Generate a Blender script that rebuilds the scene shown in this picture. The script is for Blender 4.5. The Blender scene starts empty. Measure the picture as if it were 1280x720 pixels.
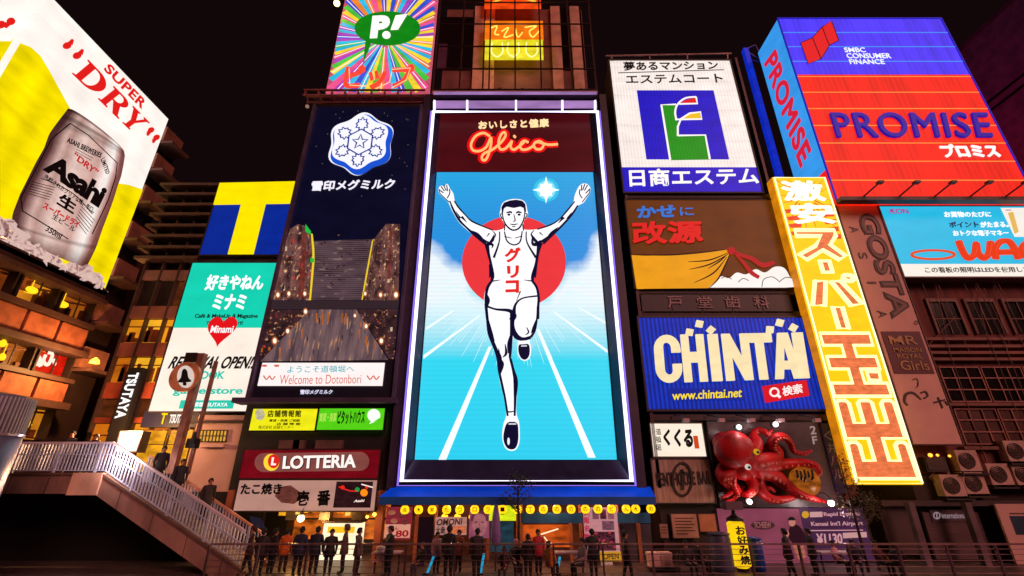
import bpy, bmesh, math, random
from mathutils import Vector, Matrix
random.seed(11)
R = math.radians
SC = bpy.context.scene
COL = SC.collection

# ------------------------------------------------------------------ camera, world, ambient fill, exposure
CAMZ, TH, F = 3.4, R(22.7), 569.0
cam_data = bpy.data.cameras.new('camera')
cam_data.lens = 16.0
cam_data.sensor_width = 36.0
cam_data.clip_end = 800
cam = bpy.data.objects.new('camera', cam_data)
COL.objects.link(cam)
cam.location = (0, 0, CAMZ)
cam.rotation_euler = (R(90) + TH, 0, 0)
SC.camera = cam

world = bpy.data.worlds.new('World')
SC.world = world
world.use_nodes = True
wn, wl = world.node_tree.nodes, world.node_tree.links
wn.clear()
sky = wn.new('ShaderNodeTexSky')
sky.sky_type = 'NISHITA'
sky.sun_disc = False
sky.sun_elevation = R(-6)
sky.sun_rotation = R(200)
bg_sky = wn.new('ShaderNodeBackground')
bg_sky.inputs['Strength'].default_value = 0.004
wl.new(sky.outputs['Color'], bg_sky.inputs['Color'])
bg_glow = wn.new('ShaderNodeBackground')          # city sky-glow over the roofs
bg_glow.inputs['Color'].default_value = (1.0, 0.36, 0.42, 1)
bg_glow.inputs['Strength'].default_value = 0.006
wadd = wn.new('ShaderNodeAddShader')
wout = wn.new('ShaderNodeOutputWorld')
wl.new(bg_sky.outputs[0], wadd.inputs[0])
wl.new(bg_glow.outputs[0], wadd.inputs[1])
wl.new(wadd.outputs[0], wout.inputs['Surface'])

ambient_fill = bpy.data.lights.new('ambient_fill', 'SUN')  # sun lamp added to lift the facades without brightening the sky
ambient_fill.energy = 1.5
ambient_fill.angle = R(25)
ambient_fill.color = (1.0, 0.41, 0.34)
ambient_fill_o = bpy.data.objects.new('ambient_fill', ambient_fill)
ambient_fill_o.rotation_euler = Vector((-0.5, 0.75, -0.45)).to_track_quat('-Z', 'Y').to_euler()
COL.objects.link(ambient_fill_o)

SC.view_settings.view_transform = 'Standard'
SC.view_settings.look = 'None'
SC.view_settings.exposure = 0.0
SC.view_settings.gamma = 1.0
SC.view_settings.use_curve_mapping = False

# ------------------------------------------------------------------ materials
def lin(c):
    c = c / 255.0
    return c / 12.92 if c <= 0.04045 else ((c + 0.055) / 1.055) ** 2.4

def rgb(h):
    h = h.lstrip('#')
    return tuple(lin(int(h[i:i + 2], 16)) for i in (0, 2, 4))

MATS = {}
def _nodes(name):
    m = bpy.data.materials.new(name)
    m.use_nodes = True
    return m, m.node_tree.nodes, m.node_tree.links, m.node_tree.nodes['Principled BSDF']

def noise_fac(n, l, scale, lo, hi, detail=4, stretch=None):
    tc = n.new('ShaderNodeTexCoord')
    mp = n.new('ShaderNodeMapping')
    if stretch:
        mp.inputs['Scale'].default_value = stretch
    nz = n.new('ShaderNodeTexNoise')
    nz.inputs['Scale'].default_value = scale
    nz.inputs['Detail'].default_value = detail
    mr = n.new('ShaderNodeMapRange')
    mr.inputs['From Min'].default_value = 0.3
    mr.inputs['From Max'].default_value = 0.7
    mr.inputs['To Min'].default_value = lo
    mr.inputs['To Max'].default_value = hi
    l.new(tc.outputs['Object'], mp.inputs['Vector'])
    l.new(mp.outputs['Vector'], nz.inputs['Vector'])
    l.new(nz.outputs['Fac'], mr.inputs['Value'])
    return mr.outputs['Result'], tc

def scaled(n, l, col, fac):
    mx = n.new('ShaderNodeMix')
    mx.data_type = 'RGBA'
    mx.blend_type = 'MULTIPLY'
    mx.inputs[0].default_value = 1.0
    mx.inputs[6].default_value = (*col, 1)
    l.new(fac, mx.inputs[7])
    return mx.outputs[2]

def D(h, rough=0.6, metal=0.0, var=0.35, scale=1.2, bump=0.0, stretch=None):
    """painted / built surface with uneven tone"""
    key = ('D', h, rough, metal, var, scale, bump, stretch)
    if key in MATS: return MATS[key]
    m, n, l, p = _nodes('surface_' + h.strip('#'))
    col = rgb(h)
    fac, tc = noise_fac(n, l, scale, 1 - var, 1 + var * 0.5, 6, stretch)
    l.new(scaled(n, l, col, fac), p.inputs['Base Color'])
    p.inputs['Roughness'].default_value = rough
    p.inputs['Metallic'].default_value = metal
    if bump:
        nz = n.new('ShaderNodeTexNoise'); nz.inputs['Scale'].default_value = scale * 14
        b = n.new('ShaderNodeBump'); b.inputs['Strength'].default_value = bump; b.inputs['Distance'].default_value = 0.02
        l.new(tc.outputs['Object'], nz.inputs['Vector']); l.new(nz.outputs['Fac'], b.inputs['Height'])
        l.new(b.outputs[0], p.inputs['Normal'])
    MATS[key] = m
    return m

def E(h, s=1.0, var=0.0, scale=0.7, corr=0.0, corr_n=9.0, seam=0.0, seam_h=1.1, st=(1, 1, 2.2)):
    """something lit from within: sign face, lamp, screen, neon.
    corr = corrugated plastic ribs; seam = joints between the sheets, seam_h metres apart"""
    key = ('E', h, s, var, scale, corr, corr_n, seam, seam_h, st)
    if key in MATS: return MATS[key]
    m, n, l, p = _nodes('lit_' + h.strip('#'))
    col = rgb(h)
    p.inputs['Base Color'].default_value = (*[c * 0.06 for c in col], 1)
    p.inputs['Roughness'].default_value = 0.4
    p.inputs['Specular IOR Level'].default_value = 0.15
    p.inputs['Emission Strength'].default_value = s
    p.inputs['Emission Color'].default_value = (*col, 1)
    out = None
    def mul(a, b):
        if a is None: return b
        x = n.new('ShaderNodeMath'); x.operation = 'MULTIPLY'
        l.new(a, x.inputs[0]); l.new(b, x.inputs[1]); return x.outputs[0]
    tc = n.new('ShaderNodeTexCoord')
    sep = n.new('ShaderNodeSeparateXYZ'); l.new(tc.outputs['Object'], sep.inputs[0])
    if var:
        f, _ = noise_fac(n, l, scale, 1 - var, 1 + var * 0.6, 6, st)
        out = mul(out, f)
    if corr:
        w = n.new('ShaderNodeMath'); w.operation = 'MULTIPLY'; w.inputs[1].default_value = corr_n * 2 * math.pi
        l.new(sep.outputs['X'], w.inputs[0])
        sn = n.new('ShaderNodeMath'); sn.operation = 'SINE'; l.new(w.outputs[0], sn.inputs[0])
        mr = n.new('ShaderNodeMapRange'); mr.inputs['From Min'].default_value = -1
        mr.inputs['To Min'].default_value = 1 - corr; mr.inputs['To Max'].default_value = 1 + corr * 0.4
        l.new(sn.outputs[0], mr.inputs['Value'])
        out = mul(out, mr.outputs['Result'])
    if seam:
        w = n.new('ShaderNodeMath'); w.operation = 'DIVIDE'; w.inputs[1].default_value = seam_h
        l.new(sep.outputs['Z'], w.inputs[0])
        fr = n.new('ShaderNodeMath'); fr.operation = 'FRACT'; l.new(w.outputs[0], fr.inputs[0])
        mr = n.new('ShaderNodeMapRange'); mr.inputs['From Min'].default_value = 0.0; mr.inputs['From Max'].default_value = 0.06
        mr.inputs['To Min'].default_value = 1 - seam; mr.inputs['To Max'].default_value = 1.0
        l.new(fr.outputs[0], mr.inputs['Value'])
        out = mul(out, mr.outputs['Result'])
    if out is not None:
        l.new(scaled(n, l, col, out), p.inputs['Emission Color'])
    MATS[key] = m
    return m

def NIGHTPIC(a, b, c, scale=2.0, st=(1, 1, 1), lo=.42, hi=.72, s=.9):
    """a photographic night picture shown on a screen: dark tone, mid tone, scattered lit spots"""
    m, n, l, p = _nodes('night_picture')
    f, tc = noise_fac(n, l, scale, 0, 1, 8, st)
    f2, _ = noise_fac(n, l, scale * 2.7, 0, 1, 3, st)
    cr = n.new('ShaderNodeValToRGB'); el = cr.color_ramp.elements
    el[0].position = .1; el[0].color = (*rgb(a), 1); el[1].position = .9; el[1].color = (*rgb(b), 1)
    l.new(f, cr.inputs['Fac'])
    mr = n.new('ShaderNodeMapRange'); mr.inputs['From Min'].default_value = lo + .3; mr.inputs['From Max'].default_value = hi + .3
    l.new(f2, mr.inputs['Value'])
    mx = n.new('ShaderNodeMix'); mx.data_type = 'RGBA'; l.new(mr.outputs['Result'], mx.inputs[0]); l.new(cr.outputs['Color'], mx.inputs[6]); mx.inputs[7].default_value = (*rgb(c), 1)
    l.new(mx.outputs[2], p.inputs['Emission Color']); p.inputs['Emission Strength'].default_value = s
    p.inputs['Base Color'].default_value = (.02, .02, .02, 1); p.inputs['Specular IOR Level'].default_value = .15
    return m

def GLASS(h='#141010', rough=0.08):
    key = ('G', h, rough)
    if key in MATS: return MATS[key]
    m, n, l, p = _nodes('dark_glazing')
    p.inputs['Base Color'].default_value = (*rgb(h), 1)
    p.inputs['Roughness'].default_value = rough
    p.inputs['Specular IOR Level'].default_value = 0.8
    MATS[key] = m
    return m

# ------------------------------------------------------------------ geometry
def ray(px, py):
    u, v = px - 640.0, py - 360.0
    return Vector((u, F * math.cos(TH) + v * math.sin(TH), F * math.sin(TH) - v * math.cos(TH)))

CAMP = Vector((0, 0, CAMZ))
def at(px, py, Y):
    d = ray(px, py)
    return CAMP + d * (Y / d.y)

def smooth(pts, n=6, closed=True):
    out = []
    N = len(pts)
    rng = range(N) if closed else range(N - 1)
    for i in rng:
        if closed:
            p0, p1, p2, p3 = (pts[(i + k - 1) % N] for k in range(4))
        else:
            p0, p1, p2, p3 = pts[max(i - 1, 0)], pts[i], pts[i + 1], pts[min(i + 2, N - 1)]
        for k in range(n):
            t = k / n
            out.append(tuple(0.5 * (2 * b + (c - a) * t + (2 * a - 5 * b + 4 * c - d) * t * t + (3 * b - a - 3 * c + d) * t ** 3)
                             for a, b, c, d in zip(p0, p1, p2, p3)))
    if not closed:
        out.append(tuple(pts[-1]))
    return out

def ell(cx, cy, rx, ry, a0=0, a1=360, n=24):
    full = abs(a1 - a0) >= 360
    m = n if full else n + 1
    return [(cx + rx * math.cos(R(a0 + (a1 - a0) * k / n)), cy + ry * math.sin(R(a0 + (a1 - a0) * k / n))) for k in range(m)]

class G:
    """collects geometry in world coordinates; several pieces of ONE part"""
    def __init__(s):
        s.v, s.f, s.mi, s.seg = [], [], [], []
    def add(s, vs, fs, mi=0):
        o = len(s.v)
        s.v += [Vector(p) for p in vs]
        s.f += [tuple(i + o for i in f) for f in fs]
        s.mi += [mi] * len(fs)
        return s
    def box(s, x0, x1, y0, y1, z0, z1, mi=0):
        x0, x1 = min(x0, x1), max(x0, x1); y0, y1 = min(y0, y1), max(y0, y1); z0, z1 = min(z0, z1), max(z0, z1)
        vs = [(x, y, z) for z in (z0, z1) for y in (y0, y1) for x in (x0, x1)]
        return s.add(vs, [(0, 2, 3, 1), (4, 5, 7, 6), (0, 1, 5, 4), (1, 3, 7, 5), (3, 2, 6, 7), (2, 0, 4, 6)], mi)
    def hexa(s, q, q2, mi=0):
        """front quad q, back quad q2"""
        return s.add(list(q) + list(q2), [(0, 1, 2, 3), (7, 6, 5, 4), (0, 4, 5, 1), (1, 5, 6, 2), (2, 6, 7, 3), (3, 7, 4, 0)], mi)
    def bar(s, a, b, w, h=None, mi=0, up=(0, 0, 1)):
        h = h or w
        a, b = Vector(a), Vector(b)
        d = (b - a).normalized()
        u = Vector(up)
        if abs(d.dot(u)) > 0.98: u = Vector((0, 1, 0))
        sx = d.cross(u).normalized() * w / 2
        sy = sx.cross(d).normalized() * h / 2
        q = [a - sx - sy, a + sx - sy, a + sx + sy, a - sx + sy]
        return s.hexa(q, [p + (b - a) for p in q], mi)
    def tube(s, pts, r, n=8, mi=0, closed=False):
        pts = [Vector(p) for p in pts]
        rs = r if isinstance(r, (list, tuple)) else [r] * len(pts)
        vs, fs = [], []
        N = len(pts)
        prev = None
        for i, p in enumerate(pts):
            if closed: d = pts[(i + 1) % N] - pts[i - 1]
            else: d = pts[min(i + 1, N - 1)] - pts[max(i - 1, 0)]
            if d.length < 1e-9: d = Vector((0, 0, 1))
            d.normalize()
            if prev is None:
                a = Vector((0, 0, 1)) if abs(d.z) < 0.9 else Vector((0, 1, 0))
                sx = d.cross(a).normalized()
            else:
                sx = (prev - d * prev.dot(d))
                sx = sx.normalized() if sx.length > 1e-6 else d.orthogonal().normalized()
            prev = sx
            sy = d.cross(sx)
            for k in range(n):
                t = 2 * math.pi * k / n
                vs.append(p + (sx * math.cos(t) + sy * math.sin(t)) * rs[i])
        for i in range(N if closed else N - 1):
            j = (i + 1) % N
            for k in range(n):
                k2 = (k + 1) % n
                fs.append((i * n + k, i * n + k2, j * n + k2, j * n + k))
        if not closed:
            fs.append(tuple(range(n - 1, -1, -1)))
            fs.append(tuple((N - 1) * n + k for k in range(n)))
        return s.add(vs, fs, mi)
    def lathe(s, c, prof, n=16, mi=0, axis='Z'):
        vs, fs = [], []
        c = Vector(c)
        for r, z in prof:
            for k in range(n):
                t = 2 * math.pi * k / n
                if axis == 'Z': vs.append(c + Vector((r * math.cos(t), r * math.sin(t), z)))
                elif axis == 'Y': vs.append(c + Vector((r * math.cos(t), z, r * math.sin(t))))
                else: vs.append(c + Vector((z, r * math.cos(t), r * math.sin(t))))
        for i in range(len(prof) - 1):
            for k in range(n):
                k2 = (k + 1) % n
                fs.append((i * n + k, i * n + k2, (i + 1) * n + k2, (i + 1) * n + k))
        fs.append(tuple(range(n - 1, -1, -1)))
        fs.append(tuple((len(prof) - 1) * n + k for k in range(n)))
        return s.add(vs, fs, mi)
    def blob(s, c, r, seed=0, jag=0.2, sub=2, mi=0, sq=(1, 1, 1)):
        bm = bmesh.new()
        bmesh.ops.create_icosphere(bm, subdivisions=sub, radius=1)
        rnd = random.Random(seed)
        vs = []
        for v in bm.verts:
            k = r * (1 + jag * (rnd.random() - 0.5) * 2)
            vs.append(Vector(c) + Vector((v.co.x * sq[0], v.co.y * sq[1], v.co.z * sq[2])) * k)
        fs = [tuple(v.index for v in f.verts) for f in bm.faces]
        bm.free()
        return s.add(vs, fs, mi)

def mesh_obj(name, g, mat, M, flat=True):
    me = bpy.data.meshes.new(name)
    Mi = M.inverted()
    me.from_pydata([Mi @ v for v in g.v], [], g.f)
    mats = mat if isinstance(mat, (list, tuple)) else [mat]
    for m in mats: me.materials.append(m)
    if len(mats) > 1:
        me.polygons.foreach_set('material_index', g.mi)
    if not flat:
        me.polygons.foreach_set('use_smooth', [True] * len(me.polygons))
    me.update()
    o = bpy.data.objects.new(name, me)
    COL.objects.link(o)
    return o

def _tag(o, label, cat, group):
    o['label'] = label; o['category'] = cat
    if group: o['group'] = group

class Thing:
    """an Empty at the base of the thing, parts parented to it"""
    def __init__(s, name, label, cat, loc, phi=0.0, group=None):
        s.M = Matrix.Translation(Vector(loc)) @ Matrix.Rotation(phi, 4, 'Z')
        s.o = bpy.data.objects.new(name, None)
        s.o.empty_display_size = 0.2
        COL.objects.link(s.o)
        s.o.matrix_world = s.M
        s.phi = phi
        _tag(s.o, label, cat, group)
    def part(s, name, g, mat, parent=None, flat=True, label=None):
        if 'lettering' in name and 2 <= len(g.seg) <= 9 and g.seg[0] == (0, 0):
            o = None                                   # one part per line of writing
            for (v0, f0), (v1, f1) in zip(g.seg, g.seg[1:] + [(len(g.v), len(g.f))]):
                h = G(); h.v = g.v[v0:v1]; h.f = [tuple(i - v0 for i in f) for f in g.f[f0:f1]]; h.mi = g.mi[f0:f1]
                o = s.part(name, h, mat, parent, flat)
            return o
        o = mesh_obj(name, g, mat, s.M, flat)
        o.parent = parent or s.o
        if label: o['label'] = label
        return o

def solo(name, label, cat, loc, g, mat, group=None, flat=True, phi=0.0):
    M = Matrix.Translation(Vector(loc)) @ Matrix.Rotation(phi, 4, 'Z')
    o = mesh_obj(name, g, mat, M, flat)
    o.matrix_world = M
    _tag(o, label, cat, group)
    return o

def struct(name, g, mat, kind='structure'):
    o = mesh_obj(name, g, mat, Matrix.Identity(4))
    o['kind'] = kind
    return o

def copy_tree(o, parent=None):
    c = o.copy(); COL.objects.link(c)
    if parent: c.parent = parent
    for ch in list(o.children): copy_tree(ch, c)
    return c

# -- filled 2-D outlines and lettering, as (verts2d+depth, faces) in a unit frame
def fill2d(loops):
    cu = bpy.data.curves.new('tmp', 'CURVE')
    cu.dimensions = '2D'; cu.fill_mode = 'BOTH'; cu.extrude = 0.5
    for lp in loops:
        sp = cu.splines.new('POLY'); sp.points.add(len(lp) - 1); sp.use_cyclic_u = True
        for i, p in enumerate(lp): sp.points[i].co = (p[0], p[1], 0, 1)
    return _curve_mesh(cu)

def _curve_mesh(cu):
    o = bpy.data.objects.new('tmp', cu); COL.objects.link(o)
    bpy.context.view_layer.update()
    dg = bpy.context.evaluated_depsgraph_get()
    me = bpy.data.meshes.new_from_object(o.evaluated_get(dg))
    vs = [tuple(v.co) for v in me.vertices]; fs = [tuple(p.vertices) for p in me.polygons]
    bpy.data.objects.remove(o); bpy.data.meshes.remove(me); bpy.data.curves.remove(cu)
    return vs, fs

TCACHE = {}
def glyphs(txt, bold=0.0, space=1.0, res=4):
    """lettering in a unit box; heavy weights are built by stacking shifted copies, which keeps dense characters clean"""
    k = (txt, bold, space)
    if k not in TCACHE:
        extra = 0.0
        if bold > 0.012 and any(ord(c) > 0x2e80 for c in txt):
            extra, bold = (bold - 0.008) * 1.15, 0.008
        elif bold > 0.01 and 'PROM' in txt:
            extra, bold = bold, 0.0
        cu = bpy.data.curves.new('tmp', 'FONT')
        cu.body = txt; cu.extrude = 0.5; cu.offset = bold; cu.space_character = space; cu.resolution_u = res
        vs, fs = _curve_mesh(cu)
        if extra:
            v0, f0 = vs, fs
            vs, fs = [], []
            for i, (dx, dy) in enumerate(((0, 0), (1, 0), (-1, 0), (0, 1), (0, -1), (.7, .7), (-.7, .7), (.7, -.7), (-.7, -.7))):
                o_ = len(vs)
                vs += [(x + dx * extra, y + dy * extra, z - i * .04) for x, y, z in v0]
                fs += [tuple(j + o_ for j in f) for f in f0]
        x0 = min(v[0] for v in vs); x1 = max(v[0] for v in vs); y0 = min(v[1] for v in vs); y1 = max(v[1] for v in vs)
        TCACHE[k] = ([((v[0] - x0) / (x1 - x0), (v[1] - y0) / (y1 - y0), v[2]) for v in vs], fs)
    return TCACHE[k]

class Board(Thing):
    """a flat sign standing in the vertical plane through (X0,Y0) turned by phi;
    a(px,py) finds where a sight line meets that plane"""
    def __init__(s, name, label, cat, Y0=0.0, X0=0.0, phi=0.0, base=(640, 600), group=None):
        s.n = Vector((math.sin(phi), -math.cos(phi), 0))
        s.p0 = Vector((X0, Y0, 0))
        s.r = Vector((math.cos(phi), math.sin(phi), 0))
        super().__init__(name, label, cat, s.a(*base, p0=s.p0), phi, group)
    def a(s, px, py, off=0.0, p0=None):
        d = ray(px, py)
        q = s.p0 + s.n * off
        t = (q - CAMP).dot(s.n) / d.dot(s.n)
        return CAMP + d * t
    def corners(s, q, off):
        """4 pixels (x0,y0,x1,y1 = upright rectangle) or TL,TR,BR,BL"""
        if len(q) == 4 and not isinstance(q[0], (tuple, list)):
            x0, y0, x1, y1 = q
            xm, ym = (x0 + x1) / 2, (y0 + y1) / 2
            l = s.a(x0, ym, off); r_ = s.a(x1, ym, off); t = s.a(xm, y0, off); b = s.a(xm, y1, off)
            return [Vector((l.x, l.y, t.z)), Vector((r_.x, r_.y, t.z)), Vector((r_.x, r_.y, b.z)), Vector((l.x, l.y, b.z))]
        P = [s.a(*p, off) for p in q]
        return P
    def square(s, q, off):
        """TL,TR,BR,BL pixels made truly upright and square-cornered in the plane"""
        P = s.corners(q, off)
        L = (P[0] + P[3]) / 2; Rr = (P[1] + P[2]) / 2
        t = (P[0].z + P[1].z) / 2; b = (P[2].z + P[3].z) / 2
        return [Vector((L.x, L.y, t)), Vector((Rr.x, Rr.y, t)), Vector((Rr.x, Rr.y, b)), Vector((L.x, L.y, b))]
    def g_slab(s, g, q, off, th, mi=0, sq=True):
        P = s.square(q, off) if sq else s.corners(q, off)
        return g.hexa(P, [p - s.n * th for p in P], mi)
    def slab(s, name, q, mat, off=0.0, th=0.2, parent=None, sq=True, label=None):
        g = G(); s.g_slab(g, q, off, th, 0, sq)
        return s.part(name, g, mat, parent, label=label)
    def frame(s, name, q, mat, w=0.08, off=0.06, th=0.3, parent=None):
        P = s.square(q, off); g = G()
        u = Vector((0, 0, 1)) * w; r = s.r * w; bk = s.n * th
        for Q in ([P[0] - r + u, P[1] + r + u, P[1] + r, P[0] - r], [P[3] - r, P[2] + r, P[2] + r - u, P[3] - r - u],
                  [P[0] - r, P[0], P[3], P[3] - r], [P[1], P[1] + r, P[2] + r, P[2]]):
            g.hexa(Q, [p - bk for p in Q])
        return s.part(name, g, mat, parent)
    def g_shape(s, g, vf, q, off, th, mi=0):
        """unit-square shape (vs,fs) laid bilinearly on the pixels TL,TR,BR,BL"""
        P = s.corners(q, off)
        vs = []
        for x, y, z in vf[0]:
            b = P[3].lerp(P[2], x); t = P[0].lerp(P[1], x)
            vs.append(b.lerp(t, y) + s.n * (th * (z + 0.5)))
        return g.add(vs, vf[1], mi)
    def g_text(s, g, txt, q, off=0.02, th=0.02, bold=0.0, space=1.0, mi=0):
        g.seg.append((len(g.v), len(g.f)))
        return s.g_shape(g, glyphs(txt, bold, space), q, off, th, mi)
    def text(s, name, txt, q, mat, off=0.02, th=0.02, bold=0.0, space=1.0, parent=None):
        g = G(); s.g_text(g, txt, q, off, th, bold, space)
        return s.part(name, g, mat, parent)
    def g_poly(s, g, loops, off=0.02, th=0.02, mi=0):
        """outlines given in pixels; further loops are holes"""
        if not isinstance(loops[0][0], (tuple, list)): loops = [loops]
        c = s.a(*loops[0][0], off)
        L2 = []
        for lp in loops:
            L2.append([((s.a(*p, off) - c).dot(s.r), (s.a(*p, off) - c).z) for p in lp])
        vs, fs = fill2d(L2)
        return g.add([c + s.r * v[0] + Vector((0, 0, v[1])) + s.n * (th * (v[2] + 0.5)) for v in vs], fs, mi)
    def poly(s, name, loops, mat, off=0.02, th=0.02, parent=None):
        g = G(); s.g_poly(g, loops, off, th)
        return s.part(name, g, mat, parent)
    def g_stroke(s, g, pts, w, off=0.03, th=0.02, mi=0, sm=True, closed=False, sub=5):
        """flat brush stroke; w = width in metres (number or one per given point)"""
        ws = w if isinstance(w, (list, tuple)) else [w] * len(pts)
        p3 = [(p[0], p[1], ws[i]) for i, p in enumerate(pts)]
        if sm and len(pts) > 2: p3 = smooth(p3, sub, closed)
        P = [s.a(p[0], p[1], off) for p in p3]
        N = len(P); vs, fs = [], []
        for i in range(N):
            if closed: d = P[(i + 1) % N] - P[i - 1]
            else: d = P[min(i + 1, N - 1)] - P[max(i - 1, 0)]
            if d.length < 1e-9: d = s.r.copy()
            d.normalize(); k = s.n.cross(d) * (p3[i][2] / 2)
            vs += [P[i] - k, P[i] + k, P[i] - k + s.n * th, P[i] + k + s.n * th]
        for i in range(N if closed else N - 1):
            a, b = i * 4, ((i + 1) % N) * 4
            fs += [(a + 2, a + 3, b + 3, b + 2), (a, b, b + 1, a + 1), (a, a + 2, b + 2, b), (a + 1, b + 1, b + 3, a + 3)]
        if not closed:
            fs += [(0, 1, 3, 2), tuple((N - 1) * 4 + k for k in (0, 2, 3, 1))]
        return g.add(vs, fs, mi)
    def stroke(s, name, pts, w, mat, off=0.03, parent=None, **k):
        g = G(); s.g_stroke(g, pts, w, off, **k)
        return s.part(name, g, mat, parent)
    def g_neon(s, g, pts, r=0.03, off=0.08, mi=0, sm=True, closed=False):
        if sm: pts = smooth(pts, 5, closed)
        return g.tube([s.a(p[0], p[1], off) for p in pts], r, 6, mi, closed)

def Zm(x0, y0, k):
    """reading aid: a point read off an enlarged crop (origin x0,y0, enlarged k times)"""
    return lambda *pts: [(x0 + x / k, y0 + y / k) for x, y in pts]

def proj(P):
    d = Vector(P) - CAMP
    f = d.y * math.cos(TH) + d.z * math.sin(TH); up = -d.y * math.sin(TH) + d.z * math.cos(TH)
    return (640 + F * d.x / f, 360 - F * up / f)

def plane(Y0=0.0, X0=0.0, phi=0.0):
    s = object.__new__(Board)
    s.n = Vector((math.sin(phi), -math.cos(phi), 0)); s.p0 = Vector((X0, Y0, 0)); s.r = Vector((math.cos(phi), math.sin(phi), 0))
    return s

# common surfaces
BLACK = D('#15100f', 0.6); DARKBROWN = D('#2b1d1a', 0.6); BROWN = D('#4a302a', 0.7); TAUPE = D('#6b4c45', 0.7)
STEEL = D('#5a5055', 0.4, 0.6); PINKWALL = D('#9a8078', 0.75, bump=0.15); DARKSTEEL = D('#2a2527', 0.45, 0.4)
WHITE_PAINT = D('#d8d0cc', 0.5); NAVY = D('#1a1c3a', 0.5)

# ------------------------------------------------------------------ ground, canal, banks
struct('walkway', G().box(-60, 90, 18.6, 75, -0.5, 0.0), D('#5b4b4a', 0.45, bump=0.3, scale=2))
struct('canal_water', G().box(-60, 90, 3.4, 18.6, -3.0, -1.3), D('#0c1012', 0.08, bump=0.4, var=0.1))
struct('near_bank', G().box(-60, 90, -40, 3.4, -3.0, 1.8), D('#5b4b4a', 0.6, bump=0.3, scale=2))

# ------------------------------------------------------------------ corner building on the left with the beer billboard
WX = -28.0
pl = plane(0, WX, R(90))          # the side wall, seen sharply from the side
corner = Thing('corner_building', 'dark brown corner building with stacked floors of windows under the beer billboard', 'building', (-34, 24, 0))
g = G().box(-42, WX - 0.7, 18.9, 31.4, 0, 30.2)
corner.part('wall', g, D('#2c1814', 0.7))
def wall_band(g, p_top0, p_bot0, proud, y0=18.6, y1=28.9, mi=0):
    """band on the side wall whose edges pass the photograph's left edge (x=0) at these heights"""
    zt = pl.a(0, p_top0).z; zb = pl.a(0, p_bot0).z
    g.box(WX - 0.8, WX + proud, y0, y1, zb, zt, mi)
    return zt, zb
g = G()
for a, b, pr in ((302, 320, 0.25), (322, 329, 0.55), (366, 374, 0.3), (412, 421, 0.6), (456, 462, 0.3), (492, 502, 0.6)):
    g = G(); wall_band(g, a, b, pr); corner.part('floor_ledge', g, D('#4a302a', 0.6))
for a, b in ((376, 410), (463, 490)):
    zt = pl.a(0, a).z; zb = pl.a(0, b).z
    for k in range(5):
        y0 = 18.7 + k * 2.05
        corner.part('spandrel_panel', G().box(WX - 0.7, WX + 0.12, y0, y0 + 1.85, zb, zt), D('#a05a3c', 0.7, 0, .5, 1.3))
room_wall = [E('#b05a16', .75, .5, .5), E('#8a3c10', .7, .5, .5), E('#e08a20', .85, .4, .6)]
rnd = random.Random(12)
for row, (a, b) in enumerate(((330, 365), (422, 455), (503, 545))):
    zt = pl.a(0, a).z; zb = pl.a(0, b).z
    for k in range(4):
        y0 = 18.75 + k * 2.55
        w = corner.part('window', G().box(WX - 0.69, WX - 0.66, y0, y0 + 2.35, zb, zt), room_wall[(row + k) % 3])
        fr = G()
        for yy in (y0, y0 + 2.27): fr.box(WX - 0.65, WX - 0.05, yy, yy + 0.1, zb, zt)
        fr.box(WX - 0.12, WX - 0.05, y0 + 1.15, y0 + 1.2, zb, zt)
        fr.box(WX - 0.14, WX - 0.04, y0 + 0.1, y0 + 2.27, zb, zb + 0.08)
        corner.part('frame', fr, DARKBROWN, parent=w)
        it = G()
        for j in range(3 + rnd.randrange(3)):
            yy = y0 + .15 + 1.9 * rnd.random(); ww = .12 + .3 * rnd.random(); hh = (zt - zb) * (.2 + .6 * rnd.random())
            it.box(WX - .64, WX - .45, yy, min(yy + ww, y0 + 2.2), zb + .08, zb + hh)
        it.bar((WX - .5, y0 + .1, zt - .2 - .5 * rnd.random()), (WX - .5, y0 + 2.2, zt - .15), .12)
        corner.part('furnishing', it, D('#5a2c18', .6), parent=w)
        bl_ = G()
        if k % 2 == row % 2: bl_.box(WX - .35, WX - .32, y0 + .15, y0 + .8, zt - (zt - zb) * .55, zt); corner.part('blind', bl_, D('#a8683a', .7), parent=w)
# the rear bay: a pale box at every storey
for k, (a, b) in enumerate(((150, 182), (195, 232), (246, 286), (300, 338), (352, 386), (408, 443), (462, 498))):
    zt = pl.a(200, a).z; zb = zt - 1.35
    g = G().hexa([Vector((WX + 0.1, 29.0, zb)), Vector((WX + 0.1, 30.9, zb)), Vector((WX + 0.1, 30.9, zt)), Vector((WX + 0.1, 29.0, zt))],
                 [Vector((WX - 0.7, 29.0, zb)), Vector((WX - 0.7, 30.9, zb)), Vector((WX - 0.7, 30.9, zt)), Vector((WX - 0.7, 29.0, zt))])
    corner.part('balcony_front', g, D('#94604e', 0.7))
    corner.part('balcony_slab', G().box(WX - 0.7, WX + 0.9, 29.0, 31.0, zb - 0.28, zb - 0.06), D('#5c3c34', 0.7))

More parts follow.
